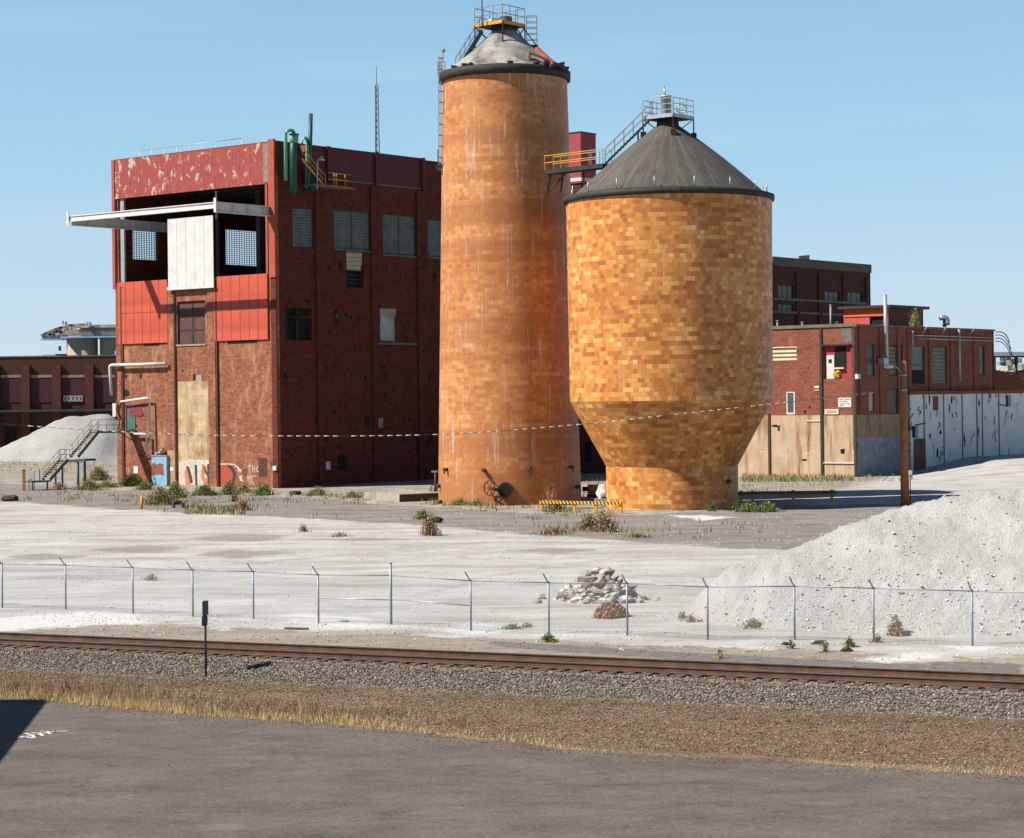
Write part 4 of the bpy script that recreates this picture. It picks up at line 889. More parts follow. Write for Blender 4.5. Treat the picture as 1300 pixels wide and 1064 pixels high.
# outside stair: runs straight out from the door, square to the front wall
es = root('outside_stair', (-44,213,0), 'blue green steel outside stair with two flights climbing to the factory door', 'stair')
STO = FL.P(DR[0]-.15,0); STF = Fr((STO.x,STO.y), FL.n); A3D = Vector((A_DIR.x,A_DIR.y,0)); N3D = Vector((FL.n.x,FL.n.y,0))
def E(x,y,w=0): return STF.P(*STF.px(x,y))+A3D*w
w2 = 1.15
tread_m = mk('cream_tread',(.42,.36,.26),(.30,.25,.17),4)
def flight(x0,y0,x1,y1,n):
    a = E(x0,y0); b = E(x1,y1)
    for w in (0,w2):
        o = A3D*w; mb = MB(); mb.bar(a+o,b+o,.09,.32); build(mb,'stringer',blue_steel,parent=es)
        for h in (.55,1.05): pipe([a+o+Vector((0,0,h)),b+o+Vector((0,0,h))],.03,rail_pale,es,'handrail',6)
        for k in range(4):
            p = a.lerp(b,(k+.3)/3.6)+o; pipe([p,p+Vector((0,0,1.05))],.028,rail_pale,es,'baluster',6)
    for k in range(n):
        p = a.lerp(b,(k+.5)/n)+Vector((0,0,.06)); mb = MB(); mb.bar(p+A3D*.05,p+A3D*(w2-.05),.30,.05); build(mb,'tread',tread_m,parent=es)
    return a,b
rail_pale = mk('faded_stair_rail',(.34,.22,.12),(.24,.17,.11),4,.7)
a1,b1 = flight(125.5,547.5,99,580,11); a2_,b2_ = flight(86,583.5,63.5,609,9)
def deck(p,q,w0,w1,nm,mat,th=.16):
    mb = MB(); z = (p.z+q.z)/2; P4 = [p+A3D*w0,q+A3D*w0,q+A3D*w1,p+A3D*w1]
    mb.hexa([Vector((v.x,v.y,z-th)) for v in P4]+[Vector((v.x,v.y,z)) for v in P4]); build(mb,nm,mat,parent=es); return z
du = STF.P(.02,a1.z); zt_ = deck(a1+Vector((0,0,0)),du,-.02,w2+.02,'upper_landing',blue_steel,.2)
for w in (0,w2):
    for h in (.6,1.15): pipe([Vector((a1.x,a1.y,zt_+h))+A3D*w,Vector((a1.x,a1.y,zt_+h)).lerp(Vector((du.x,du.y,zt_+h)),.62 if w == 0 else .9)+A3D*w],.03,rail_pale,es,'handrail',6)
    for k in range(4): p = Vector((a1.x,a1.y,zt_)).lerp(Vector((du.x,du.y,zt_)),k*.2)+A3D*w; pipe([p,p+Vector((0,0,1.15))],.028,rail_pale,es,'baluster',6)
m_a = Vector((b1.x,b1.y,a2_.z))-N3D*.9; zm_ = deck(m_a,a2_,-.02,w2+.02,'middle_landing',mk('pale_green_grey',(.40,.46,.44),(.3,.36,.35),3),.28)
mb = MB(); p = m_a+Vector((0,0,-.1)); mb.bar(p,p-N3D*1.3,.25,.22); build(mb,'bracket',steel_dark,parent=es)
for w in (0.05,w2-.05):
    p = m_a+A3D*w; pipe([(p.x,p.y,-.1),(p.x,p.y,zm_-.28)],.13,blue_steel,es,'leg',8)
    p = E(79.5,592)+A3D*w; pipe([(p.x,p.y,-.1),(p.x,p.y,p.z-.1)],.10,blue_steel,es,'leg',8)
mb = MB(); q0_ = a2_+A3D*w2; q1_ = q0_-N3D*1.2
for z in (.5,1.0): mb.bar(q0_+Vector((0,0,z)),q1_+Vector((0,0,z)),.05)
for f in (0,.5,1): p = q0_.lerp(q1_,f); mb.bar(p,p+Vector((0,0,1.05)),.05)
build(mb,'guard_rail',blue_steel,parent=es)
e_b = b2_+N3D*2.3; z3 = deck(Vector((b2_.x,b2_.y,b2_.z-.05)),Vector((e_b.x,e_b.y,b2_.z-.05)),-.1,w2+.1,'bottom_landing',blue_steel)
for f in (.15,.95):
    p = b2_.lerp(e_b,f); pipe([(p.x,p.y,-.1),(p.x,p.y,z3-.1)],.09,blue_steel,es,'leg',8)
for f,w in ((.55,0),(.98,.1),(.98,w2)):
    p = b2_.lerp(e_b,f)+A3D*w; mb = MB(); mb.bar((p.x,p.y,z3),(p.x,p.y,z3+1.15),.08); build(mb,'rail_post',rust,parent=es)
for k in range(3):
    p = du+N3D*(.4+k*.9); mb = MB(); mb.bar((p.x,p.y,zt_-.2),tuple(Vector((du.x,du.y,zt_-1.3))+N3D*.03),.07); 
    if k == 2: build(mb,'wall_bracket',steel_dark,parent=es)
Ds = E(36,610).y
def E(x,y,dy=0): return at(x,y,Ds+dy)
op = root('marker_post', (E(30.5,620,-1).x,Ds-1,0), 'rust orange post standing left of the outside stair', 'post')
mb = MB(); p = E(30.5,620,-1); mb.bar((p.x,p.y,-.1),(p.x,p.y,2.0),.24); build(mb,'shaft',orange_rust,parent=op)
mb = MB(); mb.bar((p.x,p.y,2.0),(p.x,p.y,2.06),.28); build(mb,'cap',rust,parent=op)
wb = root('junction_box', (E(40,604,-.4).x,Ds-.4,0), 'white electrical box on thin legs at the foot of the outside stair', 'electrical box')
p = E(40,604,-.4); mb = MB(); mb.hexa([(p.x-.3,p.y-.15,1.15),(p.x+.3,p.y-.15,1.15),(p.x+.3,p.y+.15,1.15),(p.x-.3,p.y+.15,1.15),(p.x-.3,p.y-.15,1.95),(p.x+.3,p.y-.15,1.95),(p.x+.3,p.y+.15,1.95),(p.x-.3,p.y+.15,1.95)]); build(mb,'box_body',white_paint,parent=wb)
for dx in (-.25,.25):
    mb = MB(); mb.bar((p.x+dx,p.y,-.1),(p.x+dx,p.y,1.15),.06); build(mb,'leg',steel_dark,parent=wb)
# ------------------------------------------------------------------ tall silo
sc = G(646,642); c1 = Vector((sc.x,sc.y)); D1 = sc.y+5.8; u1 = ray(647.3,640); SX, SY = u1.x*D1, D1
def zat(y, D, x=650): r = ray(x,y); return H+r.z*D
Rb = 91.0/F*D1; Rt = 79.0/F*D1; zr1 = zat(103,D1,641)
ts = root('tall_silo', (SX,SY,0), 'tall slender round silo clad in orange brown clay tiles streaked with white', 'silo')
mb = MB(); n_ = 20
mb.lathe(SX,SY,[(Rb+(Rt-Rb)*i/n_, -.2+(zr1+.2)*i/n_, (Rb+Rt)/2) for i in range(n_+1)],128); body = build(mb,'silo_body',silo_tile,parent=ts)
mb = MB(); mb.lathe(SX,SY,[(Rt+.02,zr1-.12,5),(Rt+.28,zr1-.08,5),(Rt+.30,zr1+.58,5),(Rt+.1,zr1+.66,5),(Rt-.3,zr1+.62,5)],128); build(mb,'roof_rim',rim_black,parent=ts)
za = zr1+.6; zb1 = zat(41,D1,641)
mb = MB(); pr = []
for i in range(13):
    f = i/12; pr.append((Rt+.05+(1.0-Rt)*f-.25*math.sin(math.pi*f), za+(zb1-za)*f, 4))
mb.lathe(SX,SY,pr,96); build(mb,'conical_roof',roof_pale,parent=ts)
mb = MB(); mb.lathe(SX,SY,[(1.05,zb1-.15,1),(1.05,zb1+.75,1),(.0,zb1+.75,1)],32); build(mb,'roof_neck',steel_dark,parent=ts)
# roof edge fittings
def ring(cx,cy,R,t,z): return Vector((cx+R*math.cos(t),cy+R*math.sin(t),z))
for deg in (-122,-85,-60,-40,-28,-18,-128,-142):
    t = math.radians(deg); p = ring(SX,SY,Rt+.02,t,za+.15); mb = MB(); mb.lump(p,.22,deg,1,(1.5,1,.8),.3); build(mb,'rim_bracket',rim_black,parent=ts)
p = at(681,62,D1-3); q = at(703,82,D1-4.2); mb = MB(); mb.bar(p,q,.35,.35); build(mb,'loading_chute',mk('faded_red_steel',(.38,.10,.07),(.3,.08,.06),3),parent=ts)
for a,b in (((672,67,-3.6),(695,76,-4.2)),((690,80,-4.2),(716,84,-3)),((673,66,-3.6),(672,78,-4)),((702,79,-4.4),(718,88,-2.5)),((698,84,-4.5),(716,80,-3))):
    mb = MB(); mb.bar(at(a[0],a[1],D1+a[2]),at(b[0],b[1],D1+b[2]),.16,.2); build(mb,'chute_frame',rust if a[0] < 680 else steel_dark,parent=ts)
def platform(cx,cy,z,h,par,deckm,railm,edge,fr_dirs=(A_DIR,B_DIR),rh=1.15,legs=None,nlev=3):
    a,b = fr_dirs; cs = [Vector((cx,cy))+a*sx*h+b*sy*h for sx,sy in ((-1,-1),(1,-1),(1,1),(-1,1))]
    mb = MB(); mb.hexa([(c.x,c.y,z-.12) for c in cs]+[(c.x,c.y,z) for c in cs]); build(mb,'platform_deck',deckm,parent=par)
    for i in range(4):
        p,q = cs[i],cs[(i+1)%4]; mb = MB(); mb.bar((p.x,p.y,z-.02),(q.x,q.y,z-.02),.08,.28); build(mb,'platform_edge',edge,parent=par)
        mb = MB()
        for l in range(1,nlev+1): mb.bar((p.x,p.y,z+rh*l/nlev),(q.x,q.y,z+rh*l/nlev),.05)
        for k in range(3): r = p.lerp(q,k/3); mb.bar((r.x,r.y,z),(r.x,r.y,z+rh),.055)
        build(mb,'guard_rail',railm,parent=par)
    return cs
zp1 = zat(32.5,D1,641)
cs = platform(SX-.35,SY-.1,zp1,1.45,ts,steel_dark,mk('faded_orange_rail',(.30,.20,.11),(.2,.15,.1),3),yellow,rh=1.35,nlev=2)
for c in cs:
    r = math.hypot(c.x-SX,c.y-SY); z = za+(zb1-za)*max(0,(Rt-r)/(Rt-1)); mb = MB(); mb.bar((c.x,c.y,z-.3),(c.x,c.y,zp1),.11); build(mb,'platform_leg',steel_dark,parent=ts)
    mb = MB(); mb.bar((SX+(c.x-SX)*.5,SY+(c.y-SY)*.5,zp1-1.3),(c.x,c.y,zp1-.15),.1); build(mb,'brace',steel_dark,parent=ts)
mb = MB(); mb.lathe(SX+.15,SY,[(.5,zp1,1),(.5,zp1+.7,1),(0,zp1+.72,1)],20); build(mb,'roof_drum',steel_dark,parent=ts)
mb = MB(); mb.lump((SX-.7,SY-.3,zp1+.3),.5,4,2,(1.4,1,.6),.1,True); build(mb,'dust_hood',steel_pale,parent=ts)
# side cage ladder at right of the platform
lx = at(675,35,D1); mb = MB()
for dx in (-.42,.42):
    for dy in (-.3,.3): mb.bar((lx.x+dx,lx.y+dy,zat(59,D1,675)),(lx.x+dx,lx.y+dy,zat(21,D1,675)),.05)
for i in range(6):
    z = zat(58-i*7.4,D1,675)
    for dy in (-.3,.3): mb.bar((lx.x-.42,lx.y+dy,z),(lx.x+.42,lx.y+dy,z),.045)
    for dx in (-.42,.42): mb.bar((lx.x+dx,lx.y-.3,z),(lx.x+dx,lx.y+.3,z),.045)
build(mb,'cage_ladder',orange_rust,parent=ts)
mb = MB(); z = zat(59,D1,675); mb.bar((lx.x-.5,lx.y,z),(lx.x+.5,lx.y,z),.7,.15); mb.bar((lx.x-.4,lx.y-.2,z),(lx.x-1.4,lx.y-.2,z+1.8),.1); mb.bar((lx.x+.4,lx.y-.2,z),(lx.x-.8,lx.y-.2,zp1-.1),.08); build(mb,'ladder_bracket',steel_dark,parent=ts)
# roof stair at the left
a = at(578,93,D1-1.2); b = at(612,38,D1-1.0)
for dy in (0,.8):
    mb = MB(); mb.bar(a+Vector((0,dy,0)),b+Vector((0,dy,0)),.08,.26); build(mb,'stair_stringer',steel_dark,parent=ts)
    for h in (.6,1.2):
        mb = MB(); mb.bar(a+Vector((0,dy,h)),b+Vector((0,dy,h)),.045); build(mb,'stair_handrail',steel_rail,parent=ts)
mb = MB()
for i in range(18): p = a.lerp(b,(i+.5)/18); mb.bar(p,p+Vector((0,.8,0)),.2,.05)
for i in range(6):
    p = a.lerp(b,i/5.5); mb.bar(p,p+Vector((0,0,1.2)),.04)
build(mb,'stair_treads',steel_dark,parent=ts)
mb = MB(); p = at(612.3,36,D1-1.3); mb.tube([p,(p.x,p.y,zat(-40,D1,612))],.045,6); build(mb,'lightning_rod',steel_dark,parent=ts)
# wall ladder on the left flank
mb = MB(); fz = [zat(y,D1,560) for y in (216,70)]
for i,(xx) in enumerate((557.3,560.0)):
    p0 = at(xx,216,D1-1.2); p1 = at(xx-.3,72,D1-1.2); mb.bar(p0,p1,.07)
for i in range(11):
    f = i/10; y = 214-f*140; p0 = at(557,y,D1-1.2); p1 = at(562.5,y,D1-.8); mb.bar(p0,p1,.06,.1)
build(mb,'wall_ladder',mk('pale_ladder_steel',(.36,.33,.30),(.30,.22,.16),2,.6,.3),parent=ts)
mb = MB(); 
for x0 in (555.5,558,561,565): mb.bar(at(x0,96,D1-.5),at(x0,79,D1-.5),.05)
for y in (79,84,89): mb.bar(at(555.5,y,D1-.5),at(565,y,D1-.5),.05)
mb.bar(at(562.5,79,D1-.5),at(562.5,64,D1-.5),.07); mb.lump(at(563,64,D1-.5),.18,1,1); build(mb,'ladder_cage',orange_rust,parent=ts)
mb = MB(); mb.bar(at(553,213,D1-1),at(563,211,D1-1),.5,.3); mb.bar(at(556,212,D1-1),at(556,190,D1-1),.07); build(mb,'ladder_foot',steel_dark,parent=ts)
# manhole with hand wheel, small taps
def on_silo(px,py,extra=0):      # point on the front surface of the tall silo under a pixel
    r = ray(px,py); D = SY-Rb
    for _ in range(25):
        z = H+r.z*D; R = Rb+(Rt-Rb)*max(0,z)/zr1+extra; dx = r.x*D-SX; D = SY-math.sqrt(max(.01,R*R-dx*dx))
    return Vector((r.x*D,D,H+r.z*D))
m0 = on_silo(642,622); nn = Vector((m0.x-SX,m0.y-SY,0)).normalized()
mh = root('silo_manhole', tuple(m0), 'black round manhole spout with a spoked hand wheel at the foot of the tall silo', 'manhole')
def disc_tube(c, n, r, l, mat, name, par, inner=None):
    mb = MB(); mb.tube([c-n*.2,c+n*l],r,24); build(mb,name,mat,parent=par)
disc_tube(m0,nn,.62,.42,steel_dark,'manhole_ring',mh)
mb = MB(); x_ = nn.cross(Vector((0,0,1))); c = m0+nn*.424; mb.face([c+(x_*math.cos(t)+Vector((0,0,1))*math.sin(t))*.50 for t in [2*math.pi*k/24 for k in range(24)]]); build(mb,'manhole_opening',dark_void,parent=mh)
w0 = on_silo(622,619)+nn*.75
mb = MB(); k = 20; rr = .58; wn = (nn+Vector((-.9,0,0))).normalized(); wx = wn.cross(Vector((0,0,1))).normalized()
pts = [w0+(wx*math.cos(2*math.pi*i/k)+Vector((0,0,1))*math.sin(2*math.pi*i/k))*rr for i in range(k+1)]
mb.tube(pts,.05,6)
for i in range(6): t = math.pi*i/6*1; d = (wx*math.cos(2*t)+Vector((0,0,1))*math.sin(2*t))*rr; mb.bar(w0,w0+d,.045)
build(mb,'hand_wheel',rust,parent=mh)
mb = MB(); mb.tube([w0,m0+nn*.5+Vector((-.5,0,0))],.12,8); mb.bar(w0+Vector((.1,0,-.4)),m0+nn*.6+Vector((-.2,0,-1.35)),.1); mb.bar(w0+Vector((.3,0,-.9)),w0+Vector((1.1,0,-1.3)),.09); mb.bar(m0+nn*.5+Vector((.1,0,-.5)),m0+nn*.9+Vector((.25,0,-1.4)),.1); mb.bar(w0+Vector((.4,0,-1.35)),m0+nn*.7+Vector((0,0,-.5)),.09); build(mb,'swing_arm',rust,parent=mh)
mb = MB(); p = m0+nn*1.0+Vector((.2,0,-1.38)); mb.lump(p,.3,5,1,(1.6,1,.45),.3); build(mb,'fallen_plate',steel_dark,parent=mh)
for (x,y,kx) in ((568,596,0),(615,597,1),(672.5,595.5,0),(723,593,0),(559,617,0),(731,618,0),(561,637,0)):
    p = on_silo(x,y); n_v = Vector((p.x-SX,p.y-SY,0)).normalized(); mb = MB(); mb.tube([p-n_v*.1,p+n_v*.35],.15,10)
    if kx: mb.bar(p+n_v*.3,on_silo(624,610,.3),.09)
    else: mb.tube([p+n_v*.3,p+n_v*.35+Vector((.05,0,-.35))],.06,8)
    build(mb,'outlet_tap',steel_dark if not kx else rust,parent=ts)
# standpipe left of the silo
vp = G(553,631); va = root('standpipe', tuple(vp), 'dark standpipe valve with a hand wheel left of the tall silo', 'valve')
pipe([vp,vp+Vector((0,0,2.2))],.1,rust,va,'pipe'); mb = MB(); c = vp+Vector((0,-.1,.7)); mb.tube([c+Vector((math.cos(2*math.pi*i/16)*.42,0,math.sin(2*math.pi*i/16)*.42)) for i in range(17)],.045,6)
for i in range(4): t = math.pi*i/4; d = Vector((math.cos(t),0,math.sin(t)))*.42; mb.bar(c-d,c+d,.04)
build(mb,'hand_wheel',rust,parent=va); mb = MB(); mb.bar(vp+Vector((-.35,0,2.2)),vp+Vector((.2,0,2.2)),.14); build(mb,'cap_bar',steel_pale,parent=va)
# ------------------------------------------------------------------ wide tank
tk = G(853,648.5); D2 = tk.y+5.0; TX = ray(853.5,640).x*D2; TY = D2
r0 = 83.5/F*D2; r1 = 128.3/F*D2; r2 = 130.3/F*D2; z0_ = zat(590,D2,853); z1_ = zat(508.5,D2,853); z2_ = zat(257,D2,850)
tn = root('wide_tank', (TX,TY,0), 'wide round tank of mottled ochre tiles narrowing to a smaller base', 'storage tank')
mb = MB(); mb.lathe(TX,TY,[(r0,-.2,r0),(r0,z0_,r0)],128); build(mb,'tank_base',tank_tile,parent=tn)
mb = MB(); mb.lathe(TX,TY,[(r0+.03,z0_-.0,(r0+r1)/2)]+[(r0+.03+(r1-r0-.03)*i/6,z0_+(z1_-z0_)*i/6,(r0+r1)/2) for i in range(1,7)],128); build(mb,'tank_hopper',tank_tile,parent=tn)
mb = MB(); mb.lathe(TX,TY,[(r1+(r2-r1)*i/10,z1_+(z2_-z1_)*i/10,r1) for i in range(11)],144); build(mb,'tank_body',tank_tile,parent=tn)
mb = MB(); mb.lathe(TX,TY,[(r2+.01,z2_-.05,5),(r2+.18,z2_-.02,5),(r2+.2,z2_+.36,5),(r2-.05,z2_+.44,5),(r2-.6,z2_+.55,5)],144); build(mb,'roof_rim',rim_black,parent=tn)
zn = zat(160,D2,851); mb = MB(); pr = []
for i in range(15):
    f = i/14; pr.append((r2-.5+(.85-r2+.5)*f, z2_+.52+(zn-z2_-.52)*(f+.035*math.sin(math.pi*f*1.0)), 4))
mb.lathe(TX,TY,pr,128); build(mb,'conical_roof',roof_dark,parent=tn)
mb = MB(); mb.lathe(TX,TY,[(.88,zn-.15,1),(.8,zn+.55,1),(0,zn+.56,1)],32); build(mb,'roof_neck',steel_dark,parent=tn)
for i in range(16):
    t = 2*math.pi*i/16+.18; p = ring(TX,TY,r2-.35,t,z2_+.5); mb = MB(); mb.tube([p,p+Vector((0,0,.75))],.045,6); build(mb,'rim_pin',steel_pale,parent=tn)
zp2 = zat(149.5,D2,850); PXc = at(848.5,150,D2).x
cs = platform(PXc,TY,zp2,1.38,tn,steel_dark,steel_pale,steel_pale,rh=1.3,nlev=3)
for c in cs:
    r = math.hypot(c.x-TX,c.y-TY); z = z2_+.6+(zn-z2_-.5)*max(0,(r2-.5-r)/(r2-1.35)); mb = MB(); mb.bar((c.x,c.y,z-.3),(c.x,c.y,zp2),.09); build(mb,'platform_leg',steel_dark,parent=tn)
    mb = MB(); mb.bar((c.x,c.y,z-.1),(c.x,c.y,z+.3),.5,.4); build(mb,'leg_foot',rim_black,parent=tn)
    mb = MB(); mb.bar((PXc+(c.x-PXc)*.4,TY+(c.y-TY)*.4,zp2-1.0),(c.x,c.y,zp2-.12),.07); build(mb,'brace',steel_dark,parent=tn)
mb = MB(); mb.lathe(TX-.1,TY,[(.40,zp2,1),(.40,zp2+1.55,1),(.46,zp2+1.56,1),(.46,zp2+1.66,1),(0,zp2+1.7,1)],24); build(mb,'vent_drum',steel_pale,parent=tn)
mb = MB(); mb.tube([(TX-.2,TY,zp2+1.6),(TX-.22,TY,zat(112,D2,847))],.07,6); mb.tube([(TX-.22,TY,zat(112,D2,847)),(TX-.22,TY,zat(106,D2,847))],.035,6); build(mb,'rod',steel_pale,parent=tn)
mb = MB(); c = Vector((PXc+.95,TY-.4,zp2+.65)); mb.tube([c+Vector((math.cos(2*math.pi*i/16)*.35,0,math.sin(2*math.pi*i/16)*.35)) for i in range(17)],.05,6); build(mb,'hand_wheel',steel_pale,parent=tn)
def on_tank(px,py,R):
    r = ray(px,py); D = TY-R
    for _ in range(15): dx = r.x*D-TX; D = TY-math.sqrt(max(.01,R*R-dx*dx))
    return Vector((r.x*D,D,H+r.z*D))
p = on_tank(924,611,r0); n_v = Vector((p.x-TX,p.y-TY,0)).normalized(); mb = MB(); mb.tube([p-n_v*.1,p+n_v*.2],.17,10); build(mb,'outlet_tap',steel_dark,parent=tn)
# ------------------------------------------------------------------ catwalk between the silos
cwk = root('catwalk', tuple(at(735,212,D2+3)), 'black steel catwalk and steep stair linking the two silos with yellow and grey rails', 'catwalk')
a = at(697,216,D2+4.5); b = at(771,208.5,D2+.3); z = (a.z+b.z)/2; a.z = b.z = z; dd = (b-a).normalized(); nn2 = Vector((-dd.y,dd.x,0))
mb = MB(); mb.hexa([a-nn2*.55-Vector((0,0,.32)),b-nn2*.55-Vector((0,0,.32)),b+nn2*.55-Vector((0,0,.32)),a+nn2*.55-Vector((0,0,.32)),a-nn2*.55,b-nn2*.55,b+nn2*.55,a+nn2*.55]); build(mb,'deck',rim_black,parent=cwk)
L2 = (b-a).length
for sgn in (-1,1):
    for h in (.55,1.1):
        mb = MB(); mb.bar(a+nn2*.5*sgn+Vector((0,0,h)),a.lerp(b,.68)+nn2*.5*sgn+Vector((0,0,h)),.055); build(mb,'guard_rail',yellow,parent=cwk)
        mb = MB(); mb.bar(a.lerp(b,.68)+nn2*.5*sgn+Vector((0,0,h)),b+nn2*.5*sgn+Vector((0,0,h)),.05); build(mb,'guard_rail',steel_rail,parent=cwk)
    for f in (0.0,.28,.62,.8,1.0):
        mb = MB(); p = a.lerp(b,f)+nn2*.5*sgn; mb.bar(p,p+Vector((0,0,1.1)),.06); build(mb,'rail_post',yellow if f < .7 else steel_rail,parent=cwk)
mb = MB(); mb.bar(a+Vector((.1,0,-.3)),a+Vector((-.15,0,-1.9)),.22); mb.bar(a+Vector((1.1,0,-.3)),a+Vector((.9,0,-1.7)),.14); mb.bar(a.lerp(b,.6)+Vector((0,0,-.3)),a.lerp(b,.6)+Vector((0,0,-3.4)),.14)
mb.bar(b+Vector((-.2,0,-.3)),a.lerp(b,.62)+Vector((0,0,-2.4)),.12); mb.bar(a.lerp(b,.3)+Vector((0,0,-.3)),a+Vector((.0,0,-1.6)),.12); build(mb,'support_frame',steel_dark,parent=cwk)
e = Vector((PXc-1.25,TY-.1,zp2)); a2 = b+Vector((-.15,0,0))
for dy in (-.42,.42):
    o = Vector((0,dy,0)); mb = MB(); mb.bar(a2+o,e+o,.06,.12); build(mb,'stair_stringer',steel_dark,parent=cwk)
    for h in (.6,1.15):
        mb = MB(); mb.bar(a2+o+Vector((0,0,h)),e+o+Vector((0,0,h)),.045); build(mb,'stair_handrail',steel_rail,parent=cwk)
    mb = MB()
    for k in range(6): p = a2.lerp(e,k/5)+o; mb.bar(p,p+Vector((0,0,1.15)),.045)
    build(mb,'baluster',steel_rail,parent=cwk)
for k in range(15):
    p = a2.lerp(e,(k+.5)/15); mb = MB(); mb.bar(p-Vector((0,.4,0)),p+Vector((0,.4,0)),.26,.05); build(mb,'tread',steel_dark,parent=cwk)
mb = MB(); p = a2.lerp(e,.7); mb.bar(p-Vector((0,0,.1)),p-Vector((0,0,1.0)),.12); build(mb,'stair_leg',steel_dark,parent=cwk)
# ------------------------------------------------------------------ buildings behind the silos
Ob = at(737,168,238); FT_L = Fr((Ob.x,Ob.y), A_DIR, -1); FT_L = FT_L if FT_L.n.y < 0 else Fr((Ob.x,Ob.y), A_DIR, 1)
FT_R = Fr((Ob.x,Ob.y), B_DIR); FT_R = FT_R if FT_R.n.y < 0 else Fr((Ob.x,Ob.y), B_DIR, -1)
tw = root('rear_tower', (Ob.x,Ob.y,0), 'narrow tower with a plain maroon top rising between the two silos', 'tower')
ztp = Ob.z; zmd = zat(232,238,737)
sR_ = FT_R.px(756.5,190)[0]
def blk(mb, z0,z1,d=0,la=5.2,lb=None):
    lb = lb or sR_; p = [FT_L.P(-d,0),FT_R.P(lb+d,0),None,FT_L.P(la+d,0)]; o = Vector((Ob.x,Ob.y,0)); A3 = Vector((A_DIR.x,A_DIR.y,0)); B3 = Vector((B_DIR.x,B_DIR.y,0))
    q = [o-A3*d-B3*d, o-A3*d+B3*(lb+d), o+A3*(la+d)+B3*(lb+d), o+A3*(la+d)-B3*d]
    mb.hexa([Vector((v.x,v.y,z0)) for v in q]+[Vector((v.x,v.y,z1)) for v in q])
mb = MB(); blk(mb,zmd,ztp,0); build(mb,'clad_top',mk('dull_maroon_cladding',(.30,.055,.06),(.26,.05,.055),1,.8),parent=tw)
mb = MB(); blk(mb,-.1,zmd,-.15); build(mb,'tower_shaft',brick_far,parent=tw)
mb = MB(); blk(mb,ztp,ztp+.12,.06); build(mb,'coping',steel_dark,parent=tw)
mb = MB(); blk(mb,zmd+.2,zmd+.6,.05); build(mb,'band',white_paint,parent=tw)
# low wing between factory and tank
o_ = FR.P(LEN_R,0); FW = Fr((at(700,600,236).x,236),(1,.08)); FW = FW if FW.n.y < 0 else Fr((at(700,600,236).x,236),(1,.08),-1)
wg = root('brick_annex', tuple(FW.P(4,0)), 'shaded dark brick wall seen in the gap between the two silos', 'brick building')
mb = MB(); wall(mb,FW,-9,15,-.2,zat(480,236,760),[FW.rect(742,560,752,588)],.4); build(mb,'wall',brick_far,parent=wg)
mb = MB(); mb.box(FW,-9,15,zat(480,236,760),zat(480,236,760)+.3,-12,.2); build(mb,'roof',concrete_dk,parent=wg)
window(FW,FW.rect(742,560,752,588),wg,dark_void,steel_dark,1,2,.25,'doorway')
# ------------------------------------------------------------------ right-hand brick building
K0 = G(1088,605.5); KL = Fr((K0.x,K0.y),A_DIR,-1); KL = KL if KL.n.y < 0 else Fr((K0.x,K0.y),A_DIR,1)
KR = Fr((K0.x,K0.y),B_DIR); KR = KR if KR.n.y < 0 else Fr((K0.x,K0.y),B_DIR,-1)
kb = root('low_brick_building', (K0.x,K0.y,0), 'two storey brick building with a rust stained rendered lower wall right of the tank', 'brick building')
kt = KR.px(1087,413.5)[1]; kml = KL.px(1040,527)[1]; kLl = KL.px(925,560)[0]; kLr = KR.px(1262,460)[0]
lv = KL.rect(975,440.5,1011.5,458); dd_ = KL.rect(1045,438,1080,481); wn_ = KL.rect(998,497,1009,526)
mb = MB(); wall(mb,KL,.4,kLl,kml,kt,[lv,dd_,wn_]); build(mb,'lit_wall',brick_right,parent=kb,label='sunlit red brick upper wall')
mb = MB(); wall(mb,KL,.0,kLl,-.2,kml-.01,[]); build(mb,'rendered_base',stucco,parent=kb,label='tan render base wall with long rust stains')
window(KL,lv,kb,slats_tan,slats_tan,1,1,.05,'wall_louvre',label='long tan louvre panel')
window(KL,wn_,kb,glass,white_paint,1,1,.1,'window',fw=.16,label='narrow window with a thick white frame')
s0,s1,z0,z1 = dd_; mb = MB(); mb.box(KL,s0+.01,s1-.01,z0+.01,z1-.01,-.40,-.3); rc = build(mb,'red_recess',mk('recess_red',(.34,.045,.05),(.28,.04,.045),2),parent=kb)
q = KL.rect(1058,440,1073,468); mb = MB(); mb.box(KL,q[0],q[1],q[2],q[3],-.298,-.27); build(mb,'opening',dark_void,parent=rc)
q = KL.rect(1048.5,451,1058,481); mb = MB(); mb.box(KL,q[0],q[1],q[2],q[3],-.298,-.15); dw = build(mb,'door',white_paint,parent=kb,label='white door in the red recess'); 
q = KL.rect(1051,456,1055,461); mb = MB(); mb.box(KL,q[0],q[1],q[2],q[3],-.148,-.13); build(mb,'door_pane',dark_void,parent=dw)
mb = MB(); s_,z_ = KL.px(1062.5,475); mb.lump(tuple(KL.P(s_,z_,-.1)),.38,8,2,(1.0,.5,1.1),.55); build(mb,'yellow_insulation',mk('yellow_foam',(.55,.30,.03),(.45,.24,.03),3),parent=kb)
pxbox(KL,(1058,466.5,1071,468.5),-.2,.05,white_paint,kb,'ledge')
for x in (1043,1085.5):
    s,_ = KL.px(x,480); mb = MB(); mb.box(KL,s-.13,s+.13,0,kt-.05,.004,.16); build(mb,'downpipe',steel_dark,parent=kb)
pxbox(KL,(970,412.5,1088,416.5),.004,.14,concrete_dk,kb,'coping'); pxbox(KL,(1044,437,1081,438.5),.004,.25,steel_dark,kb,'canopy_lip')
q = KL.rect(1068,416,1081,434); mb = MB(); mb.box(KL,q[0],q[1],q[2],q[3],.004,.02); build(mb,'soot_stain',concrete_dk,parent=kb)
pxbox(KL,(1034,488,1040,496),.004,.06,slats_tan,kb,'vent_grille')
